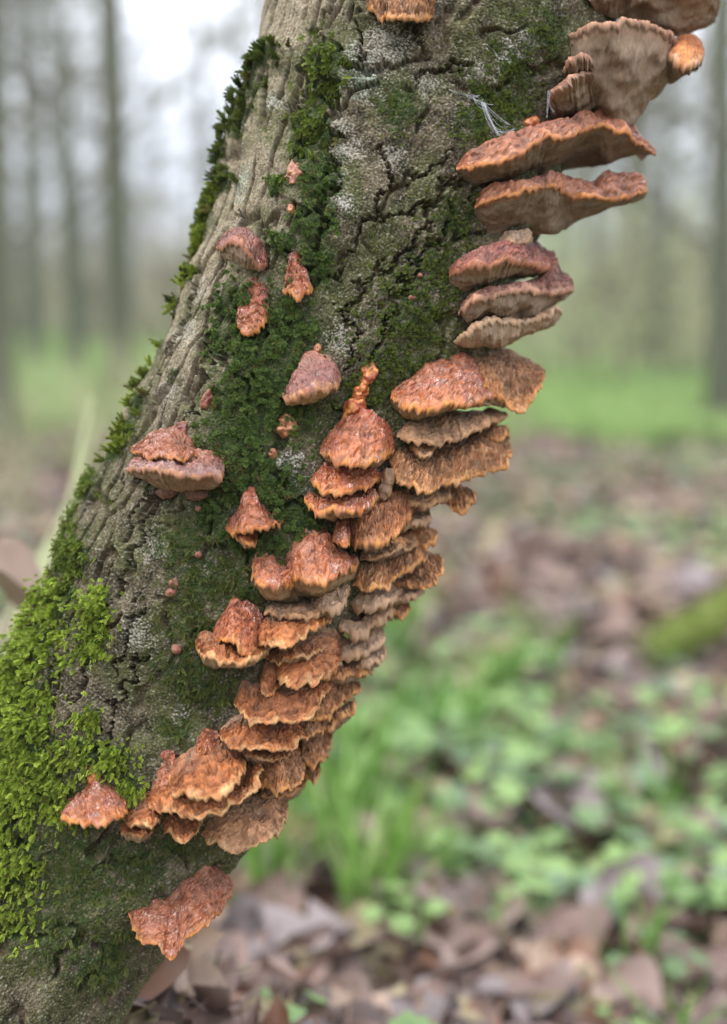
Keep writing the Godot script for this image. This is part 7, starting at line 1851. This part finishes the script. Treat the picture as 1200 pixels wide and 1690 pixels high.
		["dull green leafy shrub in the blurred undergrowth behind the clearing", 16.62, -20.21, 1, 1.15, 2.87, "dull green leafy shrubs"],
		["dark olive twiggy shrub in the blurred undergrowth behind the clearing", -13.5, -19.13, 3, 1.01, 1.07, "dark olive twiggy shrubs"],
		["dull green leafy shrub in the blurred undergrowth behind the clearing", -9, -11.56, 1, 1.34, 2.64, "dull green leafy shrubs"],
		["olive brown twiggy shrub in the blurred undergrowth behind the clearing", 8.53, -13.19, 0, 1.29, 6.01, "olive brown twiggy shrubs"],
		["dark olive twiggy shrub in the blurred undergrowth behind the clearing", -8.42, -13.1, 3, 0.94, 1.08, "dark olive twiggy shrubs"],
		["dark olive twiggy shrub in the blurred undergrowth behind the clearing", 16.03, -26.69, 3, 1.47, 6.27, "dark olive twiggy shrubs"],
		["dark olive twiggy shrub in the blurred undergrowth behind the clearing", 10.7, -11.96, 3, 0.98, 0.45, "dark olive twiggy shrubs"],
		["dark olive twiggy shrub in the blurred undergrowth behind the clearing", 14.02, -22.98, 3, 1.66, 2.39, "dark olive twiggy shrubs"],
		["beige dry leaved shrub in the blurred undergrowth behind the clearing", 10.93, -12.96, 2, 1.25, 1.92, "beige dry leaved shrubs"],
		["dull green leafy shrub in the blurred undergrowth behind the clearing", -10.9, -27.12, 1, 1.63, 5.54, "dull green leafy shrubs"],
		["dull green leafy shrub in the blurred undergrowth behind the clearing", 15.92, -26.66, 1, 1.13, 2.87, "dull green leafy shrubs"],
		["beige dry leaved shrub in the blurred undergrowth behind the clearing", -16.29, -21.98, 2, 1.26, 0.84, "beige dry leaved shrubs"],
		["beige dry leaved shrub in the blurred undergrowth behind the clearing", 11.44, -22.4, 2, 0.98, 3.94, "beige dry leaved shrubs"],
		["dark olive twiggy shrub in the blurred undergrowth behind the clearing", 11.71, -14.97, 3, 1.41, 5.49, "dark olive twiggy shrubs"],
		["dull green leafy shrub in the blurred undergrowth behind the clearing", 9.29, -12.29, 1, 1.23, 1.82, "dull green leafy shrubs"],
		["dark olive twiggy shrub in the blurred undergrowth behind the clearing", 20.34, -20.02, 3, 1.43, 5.16, "dark olive twiggy shrubs"],
		["dark olive twiggy shrub in the blurred undergrowth behind the clearing", -17.09, -20.69, 3, 1.03, 4.09, "dark olive twiggy shrubs"],
		["dull green leafy shrub in the blurred undergrowth behind the clearing", -16.09, -17.97, 1, 1.49, 6.12, "dull green leafy shrubs"],
		["olive brown twiggy shrub in the blurred undergrowth behind the clearing", -18.07, -22.97, 0, 1.42, 1.29, "olive brown twiggy shrubs"],
		["dark olive twiggy shrub in the blurred undergrowth behind the clearing", -11.96, -17.97, 3, 1.2, 4.93, "dark olive twiggy shrubs"],
	]
	for w in shrubs:
		var o := root("shrub", Vector3(w[1], ground_y(w[1], w[2]), w[2]))
		tag(o, w[0], "shrub", w[6])
		put("stems", sh[w[3]][0], o)
		put("foliage", sh[w[3]][1], o).set_surface_override_material(0, M.dry)
		o.rotation.y = w[5]
		o.scale = Vector3.ONE * w[4]
	var xs: Array = []
	var cs := PackedColorArray()
	for k in 60:  # unseen foliage ring, added to cut low sky light and deepen contrast
		var a2 := rng.randf_range(-0.25, PI + 0.25)
		var d2 := rng.randf_range(4.5, 9.0)
		xs.append(Transform3D(Basis(Vector3.UP, rng.randf() * TAU).scaled(Vector3.ONE * rng.randf_range(1.4, 2.4)), Vector3(cos(a2) * d2, 0.0, 0.75 + sin(a2) * d2)))
		cs.append(Color(0.6, 0.6, 0.6))
	tag(multi("added_thicket", sh[3][1], xs, cs), "unseen foliage added behind the viewer to block low sky light", "added_thicket", "", "stuff")
	# the mossy fallen branch at the right
	var b := MB.new()
	var a: Vector3 = Vector3(0.604,0.03,-1.585)
	var z: Vector3 = Vector3(1.129,0.06,-2.121)
	var bump := nz(88, 9.0, 3)
	var P := PackedVector3Array()
	var C := PackedColorArray()
	var dir := (z - a).normalized()
	var x := dir.cross(Vector3.UP).normalized()
	var y := x.cross(dir)
	for r in 41:
		var t := r / 40.0
		for c in 25:
			var an := TAU * c / 24.0
			var p := a.lerp(z, t)
			var d := x * cos(an) + y * sin(an)
			var rad := lerpf(0.03, 0.085, t) * ss(-0.02, 0.06, t) * (1.0 + 0.4 * bump.get_noise_3dv(p + d * 0.1))
			P.append(p + d * rad)
			C.append(L(0.09, 0.12, 0.025).lerp(L(0.21, 0.26, 0.05), 0.5 + bump.get_noise_3dv(p * 3 + d * 0.2)))
	b.grid(P, C, 41, 25)
	var lo := root("mossy_branch")
	tag(lo, "fallen branch covered in bright yellow green moss at the right edge", "branch")
	put("wood", b.mesh(M.moss), lo)
	var tm: ArrayMesh = sprig(1, 77)
	var mb := MB.new()
	for k in 1500:
		var t := rng.randf()
		var an := rng.randf() * TAU
		var d := x * cos(an) + y * sin(an)
		var p := a.lerp(z, t) + d * lerpf(0.03, 0.085, t)
		leaflet(mb, p, (d + Vector3(rng.randfn(), rng.randfn(), rng.randfn()) * 0.5).normalized(), dir, 0.014, 0.003, L(0.11, 0.15, 0.03), L(0.25, 0.30, 0.06))
	put("moss", mb.mesh(M.moss), lo)
